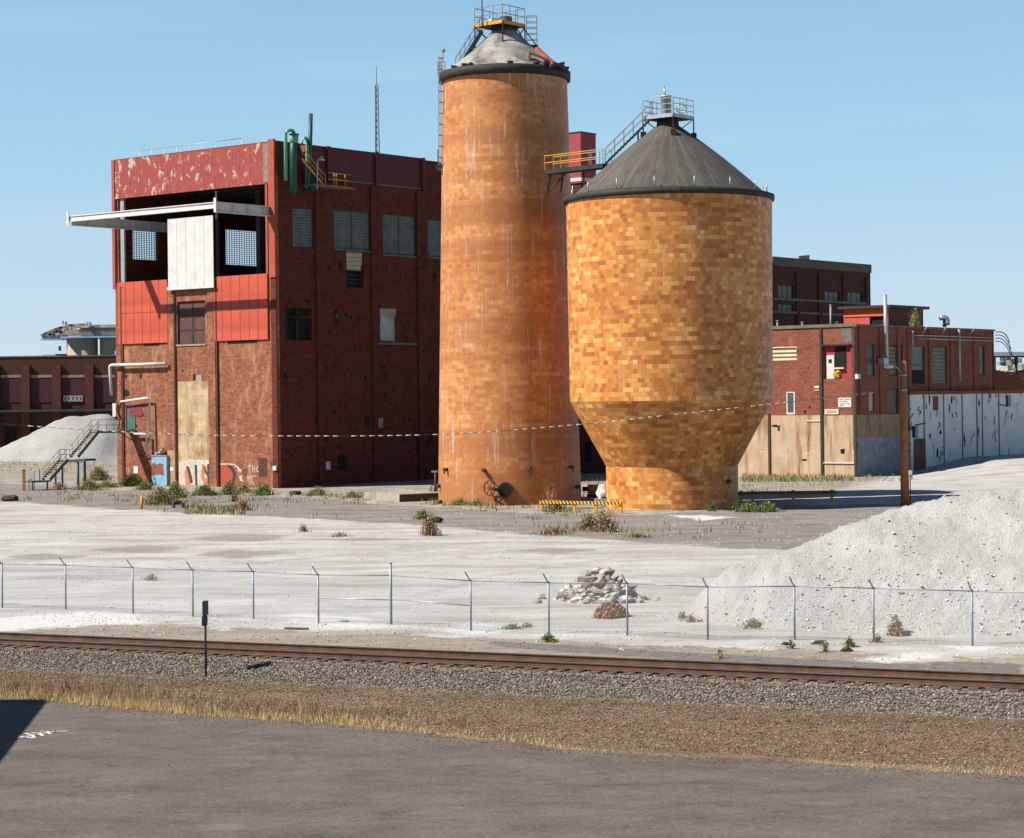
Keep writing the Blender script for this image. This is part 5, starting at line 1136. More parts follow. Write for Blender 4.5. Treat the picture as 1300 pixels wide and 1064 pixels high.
sg = pxbox(KL,(1064.5,505,1081,517),.004,.08,white_paint,kb,'sign_board',label='white sign board with faint dark lines of writing')
letters(KL,[[(1066,507.5),(1071,507.2)],[(1073,507.2),(1079.5,507)],[(1066,510.2),(1069,510)],[(1070.5,510),(1076,509.8)],[(1067,513),(1073,512.8)],[(1075,512.6),(1079,512.5)],[(1067,515.2),(1071,515)]],.09,.085,concrete_dk,sg,'lettering')
pxbox(KL,(1047.5,519.5,1065,526),.004,.10,white_paint,kb,'sign_board',label='small white board below the sign'); pxbox(KL,(1049.5,521,1063,524.5),.102,.11,tan_board,kb,'board_face')
for x in (977,1043.6): 
    s,_ = KL.px(x,560); mb = MB(); mb.box(KL,s-.12,s+.12,0,kml+.2,.004,.14); build(mb,'downpipe',rust,parent=kb)
pxbox(KL,(1024,533.5,1042,535),.004,.10,white_paint,kb,'ledge'); pxbox(KL,(1046,587,1085,588.5),.004,.14,white_paint,kb,'low_pipe')
for (x,y,w,h) in ((1022,523,.4,.4),(984,541,1.0,.3),(989,544,.3,.8),(1028,517,.2,.4),(1070,573,.7,.6),(1021,584,.7,.25),(1026,467,.25,.3),(1012,446,.3,.3)): hole(KL,x,y,w,h,kb,seed=5)
letters(KL,[[(990,569),(1004,568),(1003,571),(988,573)],[(965,574),(980,572),(975,577)],[(990,577),(990,585),(994,585),(994,578),(990,578)],[(1023,576),(1030,575),(1028,581)]],.10,.008,gwhite,kb)
# shaded face
kwin = [KR.rect(*q) for q in ((1101,436,1110,478),(1127.5,438,1146,477),(1157.5,439,1174,488),(1183.5,439,1202,488),(1243.5,439,1250,476),(1126,493,1142,526),(1103,496,1110,523))]
mb = MB(); wall(mb,KR,.0,kLr,kml-3.6,kt-.01,kwin); build(mb,'shaded_wall',brick_right,parent=kb,label='shaded brick wall with tall windows')
wm = [glass,slats_olive,glass,slats_olive,glass,concrete_dk,stucco]
for r,m_,l in zip(kwin,wm,(None,None,None,None,None,'door','door')): window(KR,r,kb,m_,steel_dark,1,1 if m_ is not glass else 2,.15,l or 'window')
q = KR.rect(1157.5,470,1174,488); mb = MB(); mb.box(KR,q[0],q[1],q[2],q[3],-.14,-.10); build(mb,'broken_pane',dark_void,parent=kb)
for x in (1091,1117,1140,1152.5,1179.5,1207,1236):
    s,_ = KR.px(x,455); mb = MB(); mb.box(KR,s-.22,s+.22,kml,kt-.1,.004,.14); build(mb,'pilaster',brick_right,parent=kb)
mb = MB(); mb.box(KR,-.1,kLr+.1,kt-.02,kt+.16,-.5,.16); build(mb,'coping',concrete_dk,parent=kb)
for y,(xa,xb) in zip((426,430),((1160,1262),(1165,1260))): pipe([KR.P(*KR.px(xa,y,.4),.4),KR.P(*KR.px(xb,y+3,.4),.4)],.05,steel_rail,kb,'conduit',6)
pipe([KR.P(*KR.px(1217.5,418,.4),.4),KR.P(*KR.px(1218.5,484,.4),.4)],.13,steel_pale,kb,'vertical_duct')
pipe([KR.P(*KR.px(1158.5,420,.5),.5),KR.P(*KR.px(1158.8,440,.5),.5)],.1,steel_rail,kb,'conduit')
for x in (1170,1195,1232): 
    mb = MB(); mb.bar(KR.P(*KR.px(x,424,.35),.35),KR.P(*KR.px(x+7,415,.35),.35),.07); build(mb,'stay',steel_rail,parent=kb)
for k,(c_) in enumerate((green_dark,red_trim,blue_steel,steel_pale)):
    s = kLr; z = KR.px(1262,422)[1]-k*.35; p = KR.P(s-.2,z,.3); pipe(arc(p,p+Vector((1.2,0,.3)),p+Vector((1.6+.15*k,0,-1.2-.4*k)),8),.06,c_,kb,'hanging_cable',6)
mb = MB(); mb.box(KR,.4,kLr-.4,kt-1.0,kt-.7,-14,-.42); build(mb,'roof',concrete_dk,parent=kb)
mb = MB(); Bq = KR.P(kLr,0); Kb = Fr((Bq.x,Bq.y),A_DIR,1); Kb = Kb if Kb.n.y > 0 else Fr((Bq.x,Bq.y),A_DIR,-1); wall(mb,Kb,.0,kLl,-.2,kt-.02,[]); build(mb,'rear_wall',brick_right,parent=kb)
# lower wall of the shaded face: render, grey paint, then peeling white paint
xw = KR.px(1148,560)[0]; zg = KR.px(1120,555)[1]
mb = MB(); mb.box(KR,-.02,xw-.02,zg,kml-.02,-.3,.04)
build(mb,'render_band',mk('shaded_render',(.30,.21,.14),(.22,.15,.1),1,.9,stain=(.12,.06,.04),st_scale=1.2,st_lo=.55,st_hi=.7,st_z=.1),parent=kb)  # darker copy of the tan render, shade put into its colour
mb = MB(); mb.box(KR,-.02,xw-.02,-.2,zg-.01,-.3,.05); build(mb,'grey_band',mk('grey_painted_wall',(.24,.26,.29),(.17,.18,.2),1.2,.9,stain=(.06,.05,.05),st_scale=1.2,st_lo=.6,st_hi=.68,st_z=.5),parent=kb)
zw = KR.px(1200,500.5)[1]; xe = KR.px(1296,550)[0]
aw = root('white_painted_annex', tuple(KR.P((xw+xe)/2,0,.6)), 'low annex wall of peeling white paint with rust and black holes', 'annex')
ho = [KR.rect(*q,.8) for q in ((1158,541,1166,556),(1277,502,1283.5,516))]
KW = Fr((KR.P(0,0,.8).x,KR.P(0,0,.8).y),B_DIR); KW = KW if KW.n.y < 0 else Fr((KR.P(0,0,.8).x,KR.P(0,0,.8).y),B_DIR,-1)
mb = MB(); wall(mb,KW,xw,xe,-.2,zw,ho,.4); build(mb,'wall',wall_white,parent=aw)
for r in ho:
    mb = MB(); mb.box(KW,r[0]-.1,r[1]+.1,r[2]-.1,r[3]+.1,-.5,-.41); build(mb,'hole_back',dark_void,parent=aw)
mb = MB(); mb.box(KW,xw-.1,xe+.1,zw,zw+.35,-.75,.1); build(mb,'parapet',brick_right,parent=aw)
for x in (1173,1198,1221.5,1240,1247,1268): 
    s,_ = KW.px(x,545); mb = MB(); mb.box(KW,s-.07,s+.07,0,zw-.05,.004,.09); build(mb,'joint',mk('grimy_grey',(.20,.20,.20),(.13,.13,.13),2),parent=aw)
q = KW.rect(1160,557,1174,584); mb = MB(); mb.box(KW,q[0],q[1],.3,q[3],.004,.12); build(mb,'rusty_panel',mk('rust_streaked_panel',(.17,.08,.05),(.08,.045,.035),.8),parent=aw)
q = KW.rect(1184,503,1191,521); mb = MB(); mb.box(KW,q[0],q[1],q[2],q[3],.004,.02); build(mb,'bare_brick_patch',brick_right,parent=aw)
for (x,y,w,h) in ((1194,549,.7,.4),(1190,576,.6,1.3),(1180,508,.5,1.2),(1208,507,.4,1.4),(1243,511,.6,1.0),(1212,545,.3,.3),(1268,525,.4,.8)): hole(KW,x,y,w,h,aw,seed=11)
letters(KW,[[(1160,524),(1153,534)],[(1167,516),(1165,520),(1169,523),(1166,527)],[(1161,540),(1175,537)],[(1267,513),(1280,516)]],.14,.03,gblack,aw)
Fe = KW.P(xe,0); 
mb = MB(); P_ = KW.P; mb.face([P_(xe,-.2,0),P_(xe,-.2,-12),P_(xe,zw,-12),P_(xe,zw,0)]); build(mb,'end_wall',brick_right,parent=aw)
# brick wall remnant + steel frame at far right edge
fw_ = root('ruined_brick_wall', tuple(at(1285,560,262)), 'low ruined brick wall beyond the right end of the white annex', 'wall')
mb = MB(); n_ = 14; pts = []
Fz = Fr((at(1255,500,262).x,262),(1,.1)); Fz = Fz if Fz.n.y < 0 else Fr((at(1255,500,262).x,262),(1,.1),-1)
tops_ = [469,469,470,471,473,476,474,478,482,480,484,486,485,487]; x0s = [1255+i*5 for i in range(14)]
for i in range(13):
    s0 = Fz.px(x0s[i],480)[0]; s1 = Fz.px(x0s[i+1],480)[0]; mb.box(Fz,s0+.001,s1,-.2,Fz.px(x0s[i],tops_[i])[1],-.5,0)
build(mb,'wall',brick_far,parent=fw_)
yf = root('steel_gantry', tuple(at(1300,570,250)), 'dark steel frame with yellow uprights at the right edge behind the annex', 'steel frame')
for x,y0,y1,m_ in ((1291,497,575,steel_dark),(1295,520,575,yellow),(1310,497,575,steel_dark)):
    p = at(x,560,250); mb = MB(); mb.bar((p.x,250,0),(p.x,250,zat(y0,250,x)),.3); build(mb,'upright',m_,parent=yf)
for y in (500,524,547): 
    a = at(1289,y,250); b = at(1325,y,250); mb = MB(); mb.bar(a,b,.25); build(mb,'crossbar',steel_dark if y != 547 else yellow,parent=yf)
mb = MB(); a = at(1289,497,252); b = at(1330,497,252); mb.hexa([(a.x,252,0),(b.x,252,0),(b.x,254,0),(a.x,254,0),(a.x,252,a.z),(b.x,252,a.z),(b.x,254,a.z),(a.x,254,a.z)]); build(mb,'back_panel',brick_far,parent=yf)
# penthouse on the roof
Hq = at(1127.5,400,229); HL_ = Fr((Hq.x,Hq.y),A_DIR,-1); HL_ = HL_ if HL_.n.y < 0 else Fr((Hq.x,Hq.y),A_DIR,1); HR_ = Fr((Hq.x,Hq.y),B_DIR); HR_ = HR_ if HR_.n.y < 0 else Fr((Hq.x,Hq.y),B_DIR,-1)
ph = root('rooftop_shed', (Hq.x,Hq.y,kt-.7), 'flat roofed red shed standing on the roof of the low brick building', 'rooftop shed')
hz = HL_.px(1120,391)[1]; hl = HL_.px(1071,400)[0]; hr = HR_.px(1172,400)[0]
mb = MB(); op_ = HL_.rect(1104,402,1121.5,412.5); wall(mb,HL_,0,hl,kt-.7,hz,[op_],.2); build(mb,'lit_wall',mk('shed_red',(.42,.08,.06),(.34,.07,.055),1),parent=ph)
mb = MB(); wall(mb,HR_,.2,hr,kt-.7,hz,[],.2); build(mb,'shaded_wall',red_clad,parent=ph)  # darker red than the lit wall: shade put into the colour
mb = MB(); q = Vector((Hq.x,Hq.y,0)); A3 = Vector((A_DIR.x,A_DIR.y,0)); B3 = Vector((B_DIR.x,B_DIR.y,0))
mb.hexa([Vector((v.x,v.y,hz)) for v in (q-A3*.6-B3*.6,q-A3*.6+B3*(hr+.4),q+A3*(hl+.4)+B3*(hr+.4),q+A3*(hl+.4)-B3*.6)]+[Vector((v.x,v.y,hz+.3)) for v in (q-A3*.6-B3*.6,q-A3*.6+B3*(hr+.4),q+A3*(hl+.4)+B3*(hr+.4),q+A3*(hl+.4)-B3*.6)]); build(mb,'roof',steel_dark,parent=ph)
mb = MB(); mb.box(HL_,0,hl,hz-.85,hz-.02,.003,.1); build(mb,'orange_fascia',mk('orange_red_fascia',(.60,.12,.05),(.5,.1,.045),2),parent=ph)
mb = MB(); mb.box(HL_,op_[0],op_[1],op_[2],op_[3],-.3,-.22); build(mb,'opening_back',dark_void,parent=ph)
# rooftop mast, vent, small poles
rm = root('roof_mast', tuple(KR.P(KR.px(1124,440)[0],0,.6)), 'grey steel mast rising beside the corner of the low brick building', 'mast')
pipe([KR.P(*KR.px(1126,462,.7),.7),KR.P(*KR.px(1123.6,374,.7),.7)],.2,steel_pale,rm,'pole',10); s_,z_ = KR.px(1123,459,.7); mb = MB(); mb.box(KR,s_-.5,s_+.5,z_-.35,z_+.35,.2,.9); build(mb,'switch_box',steel_pale,parent=rm)
gv = root('gooseneck_vent', tuple(at(1194,412,236)), 'grey gooseneck vent pipe on the roof behind the parapet', 'vent')
a = at(1194,414,236); b = at(1194,406,236); c = at(1194,402.5,236); d = at(1199,402.5,236); e = at(1203,403,236); f = at(1203.3,409,236)
pipe([at(1199,415,236),at(1199.5,407,236)]+arc(at(1199.5,407,236),at(1199.5,402.5,236),at(1192.5,403.5,236)),.22,steel_dark,gv,'inner_pipe'); pipe(arc(at(1193,404,236),at(1203,401,236),at(1202.5,409,236))+[at(1202.5,413,236)],.3,steel_pale,gv,'elbow')
for x,y0,y1,nm in ((1054.5,388,413,'tall thin grey pipe on the roof left of the red shed'),(987,408,415,'short white pipe stub on the roof near the tank'),(1018.5,410,415,'short pale pipe stub in the middle of the lit roof edge')):
    p = at(x,y1,227); rp_ = root('roof_pipe', tuple(p), nm, 'pipe'); pipe([p-Vector((0,0,.8)),at(x,y0,227)],.1,steel_rail,rp_,'pipe',8); mb = MB(); t_ = at(x,y0,227); mb.lathe(t_.x,t_.y,[(.0,t_.z,1),(.17,t_.z,1),(.17,t_.z+.08,1),(0,t_.z+.12,1)],10); build(mb,'cap',steel_rail,parent=rp_)
# tall dark building behind
U0 = at(965,331,252); UF = Fr((U0.x,U0.y),B_DIR); UF = UF if UF.n.y < 0 else Fr((U0.x,U0.y),B_DIR,-1)
ub = root('rear_brick_building', (U0.x,U0.y,0), 'tall shaded dark brick building rising behind the red rooftop shed', 'brick building')
uz = UF.px(985,331)[1]; ul = UF.px(1105,360)[0]
uw = [UF.rect(*q) for q in ((988,362,1007.5,381),(1047,370,1066,386),(1076,371,1095,387),(988,386,1007.5,397))]
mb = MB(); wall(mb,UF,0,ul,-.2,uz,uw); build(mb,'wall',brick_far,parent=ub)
for r in uw: window(UF,r,ub,glass,steel_dark,3,2,.2,'window')
pxbox(UF,(980,331,1105,342),.004,.16,mk('dark_parapet_render',(.11,.09,.075),(.08,.065,.055),1),ub,'parapet_band')
pxbox(UF,(980,381,1098,384),.004,.25,concrete_dk,ub,'ledge'); pxbox(UF,(980,397,1098,400),.004,.2,concrete_dk,ub,'ledge')
for x in (1012,1040,1071,1100): s,_ = UF.px(x,370); mb = MB(); mb.box(UF,s-.4,s+.4,0,uz-1.2,.004,.2); build(mb,'pilaster',brick_far,parent=ub)
q = UF.P(ul,0); UE = Fr((q.x,q.y),A_DIR,1); UE = UE if UE.n.y > 0 else Fr((q.x,q.y),A_DIR,-1); mb = MB(); wall(mb,UE,0,18,-.2,uz-.01,[]); build(mb,'end_wall',brick_far,parent=ub)
mb = MB(); mb.box(UF,.3,ul-.3,uz-1,uz-.6,-17,-.5); build(mb,'roof',concrete_dk,parent=ub)
UG = Fr((U0.x,U0.y),A_DIR,-1); UG = UG if UG.n.y < 0 else Fr((U0.x,U0.y),A_DIR,1); mb = MB(); wall(mb,UG,0,18,-.2,uz-.02,[]); build(mb,'side_wall',brick_far,parent=ub)
rd = root('roof_drum', tuple(at(1021,333,262)), 'short pale round drum on the roof of the rear brick building', 'drum'); p = at(1021,333,262); t_ = at(1021,325.5,262).z
mb = MB(); mb.lathe(p.x,p.y,[(.66,p.z-1.6,1),(.66,t_,1),(.70,t_,1),(.70,t_+.12,1),(0,t_+.14,1)],20); build(mb,'drum_body',concrete,parent=rd)
# ------------------------------------------------------------------ far left warehouse, silos with conveyor
WD = 345; WF = Fr((at(-160,500,WD).x,WD),(1,0)); WF = WF if WF.n.y < 0 else Fr((at(-160,500,WD).x,WD),(1,0),-1)
wh = root('brick_warehouse', (at(70,500,WD).x,WD,0), 'long dark brick warehouse with maroon panels at the far left', 'warehouse')
wz = zat(453,WD,70); wl = WF.px(230,500)[0]
wops = [WF.rect(x,479,x+44 if x < 100 else x+34,512) for x in ()]
lo_ = [WF.rect(*q) for q in ((5,541,22,575),(30,541,60,575),(-60,541,-15,575))]
mb = MB(); wall(mb,WF,0,wl,-.2,wz,lo_); build(mb,'wall',brick_far,parent=wh)
mb = MB(); mb.box(WF,0,wl,wz,wz+.2,-14,.1); build(mb,'roof',concrete_dk,parent=wh)
for r in lo_: window(WF,r,wh,dark_void,steel_dark,2,1,.35,'bay_opening')
for x in (-85,-45,-5,33,72.5,114,152):
    s0 = WF.px(x-5.5,500)[0]; s1 = WF.px(x+5.5,500)[0]; mb = MB(); mb.box(WF,s0,s1,0,zat(463,WD,x),.004,.5); build(mb,'pilaster',mk('warm_pier_brick',(.10,.034,.023),(.07,.025,.018),2),parent=wh)
for x0,x1 in ((-39,-11),(1,27),(39,67),(78.5,108),(120,146)):
    pxbox(WF,(x0,480,x1,511),.004,.08,maroon,wh,'maroon_panel'); pxbox(WF,(x0,476,x1,479.5),.004,.14,mk('dull_cream_band',(.30,.22,.17),(.22,.16,.12),2),wh,'lintel')
for i in range(5): 
    q = WF.rect(81+i*5,502.5,85+i*5,509.5); window(WF,(q[0],q[1],q[2],q[3]),wh,glass,white_paint,1,1,-.12,'window',fw=.1)
pxbox(WF,(-60,520,146,523),.0,1.6,teal_dark,wh,'canopy_ledge'); 
FS = root('storage_silos', (at(108,452,430).x,430,0), 'pair of round tan concrete silos under a ragged conveyor house beyond the warehouse', 'silos')
for x,rp2 in ((104.5,19.5),(146,19)):
    p = at(x,440,430); mb = MB(); mb.lathe(p.x,430,[(rp2/F*430,-.2,3),(rp2/F*430,zat(429.5,430,x),3),(0,zat(429.5,430,x),3)],40); build(mb,'silo_body',far_tan,parent=FS)
def fbx(x0,x1,y0,y1,d0,d1,mat,nm):
    a = at(x0,y1,430); b = at(x1,y0,430); mb = MB(); mb.hexa([(a.x,430+d0,a.z),(b.x,430+d0,a.z),(b.x,430+d1,a.z),(a.x,430+d1,a.z),(a.x,430+d0,b.z),(b.x,430+d0,b.z),(b.x,430+d1,b.z),(a.x,430+d1,b.z)]); build(mb,nm,mat,parent=FS)
fbx(82,160,427,430,-4,4,mk('light_blue_beam',(.16,.34,.52),(.3,.45,.58),.5),'blue_beam'); fbx(53,82,430.5,432,-2,2,mk('light_blue_beam',(.16,.34,.52)),'blue_beam')
fbx(106,160,417,427,-3,3,mk('grey_house_sheet',(.13,.13,.14),(.2,.17,.14),.5),'conveyor_house'); fbx(84,106,418.5,426,-2,2,mk('mixed_rust_sheet',(.22,.14,.10),(.38,.34,.28),.8),'conveyor_house')
fbx(100,160,412.5,417,-3.2,3.2,mk('cream_rust_roof',(.50,.45,.35),(.24,.15,.10),.7),'house_roof'); fbx(118,124,415,421,-3.4,-3.1,teal_dark,'vent_opening'); fbx(55,84,425.5,430,-1.5,1.5,mk('rusted_truss',(.12,.06,.05),(.3,.3,.32),1.2),'conveyor_gallery')
mb = MB(); 
for a_,b_ in (((54,426),(72,418)),((72,418),(90,413)),((90,413),(110,412)),((62,427),(74,420)),((74,420),(84,425)),((84,425),(90,414)),((66,421),(66,428)),((74,418),(74,428)),((80,416),(80,428)),((58,424),(70,426)),((70,422),(84,421)),((78,416),(92,420)),((82,412),(82,408)),((113,412),(113,409)),((92,413),(96,424))):
    for dz in (-1.5,1.5): mb.bar(at(*a_,430)+Vector((0,dz,0)),at(*b_,430)+Vector((0,dz,0)),.35)
build(mb,'conveyor_truss',mk('pale_rusty_steel',(.35,.32,.30),(.12,.06,.05),.8),parent=FS)
fbx(56,74,450,453,-2,2,white_paint,'low_shed'); fbx(73,86,449.5,453,-2,2,teal_dark,'low_shed'); fbx(81,83,440,446,-5,-4,teal_dark,'ladder_box')
# far right clutter
fc = root('far_conveyors', (at(1285,470,430).x,430,0), 'tangle of pale conveyors and pipes on the far right horizon', 'conveyor')
mb = MB(); mb.bar(at(1258,449.5,430),at(1345,449,430),1.2,.8); build(mb,'gallery',steel_pale,parent=fc)
mb = MB()
for i in range(22): x = 1260+i*3.6; mb.bar(at(x,449,430),at(x+1.8,453,430),.25); mb.bar(at(x+1.8,453,430),at(x+3.6,449,430),.25)
mb.bar(at(1258,453,430),at(1345,453,430),.3); build(mb,'truss',steel_dark,parent=fc)
rr = random.Random(5)
for i in range(20):
    x = 1262+rr.uniform(0,60); y = rr.uniform(455,474); a = at(x,y,430+rr.uniform(-8,8)); b = at(x+rr.uniform(4,14),y+rr.uniform(-4,5),430+rr.uniform(-8,8)); mb = MB(); mb.bar(a,b,rr.uniform(.3,1.1)); build(mb,'chute',(white_paint,steel_dark,steel_pale,far_tan,teal_dark)[i%5],parent=fc)
mb = MB(); a = at(1258,472,440); b = at(1345,472,440); mb.hexa([(a.x,440,0),(b.x,440,0),(b.x,446,0),(a.x,446,0),(a.x,440,a.z),(b.x,440,a.z),(b.x,446,a.z),(a.x,446,a.z)]); build(mb,'shed',brick_far,parent=fc)
for x in (1262,1290,1318):
    mb = MB(); mb.bar((at(x,450,430).x,430,0),at(x,450,430),.6); build(mb,'trestle',steel_dark,parent=fc)
# ------------------------------------------------------------------ poles, wire, barriers, small things
pb = G(1149,642.5); pt = at(1145.5,458,pb.y); up_ = root('utility_pole', tuple(pb), 'weathered brown timber utility pole beside the white gravel mound', 'utility pole')
mb = MB(); ptop = Vector((pb.x,pb.y,pt.z)); mb.tube([pb-Vector((0,0,.2)),pb.lerp(ptop,.5),ptop],.335,14,.27); build(mb,'shaft',pole_wood,parent=up_)
mb = MB(); mb.tube(arc(ptop+Vector((-.2,-.1,-.85)),ptop+Vector((-.55,-.1,-.3)),ptop+Vector((-.95,-.12,-.35)),6),.045,6); build(mb,'lamp_arm',steel_pale,parent=up_)
mb = MB(); mb.lump(ptop+Vector((-1.12,-.12,-.42)),.32,2,2,(1.25,.7,.55),.02,True); build(mb,'lamp_head',white_paint,parent=up_)
for z in (-1.1,-2.2):
    mb = MB(); mb.tube([ptop+Vector((0,0,z-.06)),ptop+Vector((0,0,z+.06))],.31,14); build(mb,'steel_band',steel_pale,parent=up_)
mb = MB(); mb.tube([ptop+Vector((.33,-.1,-1)),pb+Vector((.40,-.1,.1))],.035,6); build(mb,'conduit',steel_dark,parent=up_)
# sagging wire with white flags
wp = [(-70,528,150),(0,538,150.5),(190,550,151.5),(350,553.5,152.5),(560,551.5,153.5),(735,539,154.5),(850,527,154.2),(975,513.5,156),(1060,504,158),(1147,494,pb.y-.3)]
wpts = []
P3 = [at(*q) for q in wp]
for i in range(len(P3)-1):
    p0 = P3[max(i-1,0)]; p1 = P3[i]; p2 = P3[i+1]; p3 = P3[min(i+2,len(P3)-1)]
    for k in range(12):
        t = k/12; wpts.append(.5*((2*p1)+(p2-p0)*t+(2*p0-5*p1+4*p2-p3)*t*t+(3*p1-p0-3*p2+p3)*t**3))
wpts.append(P3[-1])
wr = root('marker_wire', tuple(P3[4]), 'long sagging wire with small white markers strung across both silos', 'wire')
pipe(wpts,.016,steel_dark,wr,'wire',5)
seg = [0]; 
for a,b in zip(wpts[:-1],wpts[1:]): seg.append(seg[-1]+(b-a).length)
nf = 96; mb0 = None
for i in range(nf):
    d = 6+(seg[-1]-8)*i/nf; j = next(k for k in range(1,len(seg)) if seg[k] >= d); f = (d-seg[j-1])/(seg[j]-seg[j-1]); p = wpts[j-1].lerp(wpts[j],f); v = (wpts[j]-wpts[j-1]).normalized()
    if i%9 == 7: continue
    mb = MB(); mb.tube([p-v*.20,p+v*.20],.038,6); build(mb,'white_marker',mk('marker_white',(.55,.50,.48)),parent=wr)
lp = Vector((P3[0].x-1,P3[0].y,0)); lpo = root('utility_pole', tuple(lp), 'timber pole outside the left edge carrying the marker wire', 'utility pole'); mb = MB(); mb.tube([lp,(lp.x,lp.y,P3[0].z+1)],.16,10); build(mb,'shaft',pole_wood,parent=lpo); mb = MB(); mb.bar((lp.x-.6,lp.y,P3[0].z),(lp.x+.9,lp.y,P3[0].z),.12); build(mb,'crossarm',pole_wood,parent=lpo)
# striped barrier
def stripes():
    t = NT('yellow_black_stripes'); p = t.uv(); s = t.n('ShaderNodeSeparateXYZ',{0:p}); w = t.math('FRACT', t.math('ADD', t.math('MULTIPLY', s.outputs[0], 3.4), t.math('MULTIPLY', s.outputs[1], 2.0)))
    return t.done(t.mix(t.math('GREATER_THAN', w, .52), (.66,.36,.03), (.05,.04,.03)), .6)
sm = stripes()
br = root('striped_barrier', tuple(G(740,650)), 'low yellow and black striped barrier rail between the two silos', 'barrier')
a = G(686,651); b = G(787.5,651); a = G(686.5,650.5); zb_ = 1.0; pa = G(687,650); pb_ = G(787.5,652)
mb = MB(); fr = Fr((pa.x,pa.y),(pb_.x-pa.x,pb_.y-pa.y)); fr = fr if fr.n.y < 0 else Fr((pa.x,pa.y),(pb_.x-pa.x,pb_.y-pa.y),-1); lb = (pb_-pa).length
mb.box(fr,-.1,lb+.1,.62,.86,0,.08); build(mb,'striped_rail',sm,parent=br)
for f in (0,.155,.42,.69,1.0):
    mb = MB(); mb.box(fr,lb*f-.10,lb*f+.10,-.1,.66 if f not in (0,1.0) else .85,-.16,-.002); build(mb,'post',yellow,parent=br)
pa = G(939,640); pb_ = G(962,641); br2 = root('striped_barrier', tuple(pa), 'yellow posted barrier in the shadow right of the wide tank', 'barrier')
fr = Fr((pa.x,pa.y),(1,0)); fr = fr if fr.n.y < 0 else Fr((pa.x,pa.y),(1,0),-1)
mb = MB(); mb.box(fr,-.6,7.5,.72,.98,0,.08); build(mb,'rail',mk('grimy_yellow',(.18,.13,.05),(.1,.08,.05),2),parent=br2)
for s in (.1,1.0,4.2,7.2):
    mb = MB(); mb.box(fr,s-.11,s+.11,-.1,1.05,-.2,-.002); build(mb,'post',yellow,parent=br2)
# things between the silos
p = G(753,632); ym = root('yellow_pump', tuple(p), 'small yellow pump standing in the gap between the silos', 'pump')
mb = MB(); mb.tube([p+Vector((-.45,0,.75)),p+Vector((.45,0,.75))],.38,12); build(mb,'pump_body',yellow,parent=ym); mb = MB(); mb.bar(p+Vector((-.5,0,.2)),p+Vector((.6,0,.2)),.5,.3); build(mb,'pump_base',steel_dark,parent=ym); mb = MB(); mb.tube([p+Vector((-.45,0,.75)),p+Vector((-.9,0,.75))],.2,10); build(mb,'motor',rust,parent=ym)
p = G(763.5,645); wt = root('covered_machine', tuple(p), 'grey machine under a crumpled white cover beside the tank base', 'machine')
mb = MB(); mb.bar(p+Vector((-.5,.4,.35)),p+Vector((.6,.4,.35)),.8,.7); build(mb,'machine_body',steel_rail,parent=wt); mb = MB(); mb.lump(p+Vector((0,.4,1.15)),.42,6,2,(.8,.8,1.25),.4); build(mb,'white_cover',white_paint,parent=wt)
p = G(748,646); fsb = root('steel_plate', tuple(p), 'pale flat slab lying on the ground behind the striped barrier', 'slab'); mb = MB(); fr = Fr((p.x,p.y),(1,.1)); mb.box(fr,-1.2,1.0,0.02,.16,-.7,.7); build(mb,'slab',concrete,parent=fsb)
# concrete slab left of the silo
p = G(507,637); q = G(556,636); sb = root('loading_slab', tuple(p), 'low concrete loading slab with a dark edge left of the tall silo', 'slab')
fr = Fr((p.x,p.y),(q.x-p.x,q.y-p.y+1.5)); fr = fr if fr.n.y < 0 else Fr((p.x,p.y),(q.x-p.x,q.y-p.y+1.5),-1); mb = MB(); mb.box(fr,0,4.6,-.1,.62,-6,0); build(mb,'slab',concrete,parent=sb); mb = MB(); mb.box(fr,0,4.6,.02,.55,.003,.06); build(mb,'dark_edge',steel_dark,parent=sb)
# bollard, tyres, lumps
p = G(180,645.5); yb = root('yellow_bollard', tuple(p), 'yellow painted steel bollard in the weeds in front of the factory', 'bollard')
pipe([p-Vector((0,0,.1)),p+Vector((0,0,1.0))],.11,yellow,yb,'shaft',12); mb = MB(); mb.lump(p+Vector((0,0,1.0)),.115,1,2,(1,1,.6),.0,True); build(mb,'cap',yellow,parent=yb)
def tyre(px,py,r,label,ax=(0,0,1)):
    p = G(px,py)+Vector((0,0,.16)); mb = MB(); ax = Vector(ax).normalized(); u = ax.orthogonal().normalized(); v = ax.cross(u)
    for i in range(18):
        pass
    mb.tube([p+(u*math.cos(2*math.pi*i/18)+v*math.sin(2*math.pi*i/18))*r for i in range(19)],r*.38,8); o = build(mb,'tyre',black_paint,label=label,cat='tyre')
tyre(375,628,.42,'old black tyre lying on the pale dirt in front of the factory side wall')
tyre(226,645,.38,'black tyre lying in weeds right of the yellow bollard',(.2,-.7,.5))
def lump(name,px,py,r,mat,label,cat,sq=(1,1,1),seed=0,zo=.3):
    p = G(px,py); mb = MB(); mb.lump((p.x,p.y,r*zo),r,seed,2,sq,.3); return build(mb,name,mat,label=label,cat=cat)
dk = mk('dark_lump',(.07,.055,.045),(.04,.035,.03),4,.95)
lump('rock',12,636,.55,dk,'dark rubbish heap at the left edge of the pale yard','rock',(1.3,.8,.6),3)
lump('rock',552,663,.45,dk,'dark stone next to the tall spiky weed in front of the tall silo','rock',(1.2,.8,.55),4)
lump('rock',999,820,.15,dk,'dark lump beside the track, left of a similar one','rock',(1.4,.8,.6),5)
lump('rock',1041,819,.17,dk,'larger dark lump lying beside the track below the gravel mound','rock',(1.7,.8,.6),6)
lump('rock',1075,827,.14,rust,'small brown stone pile at the kerb under the gravel mound','rock',(1.6,.8,.6),7)
lump('rock',436,791,.14,mk('blue_grey_stone',(.24,.28,.28)),'blue grey stone lying at the fence line left of the tall post','rock',(1.5,.8,.6),8)
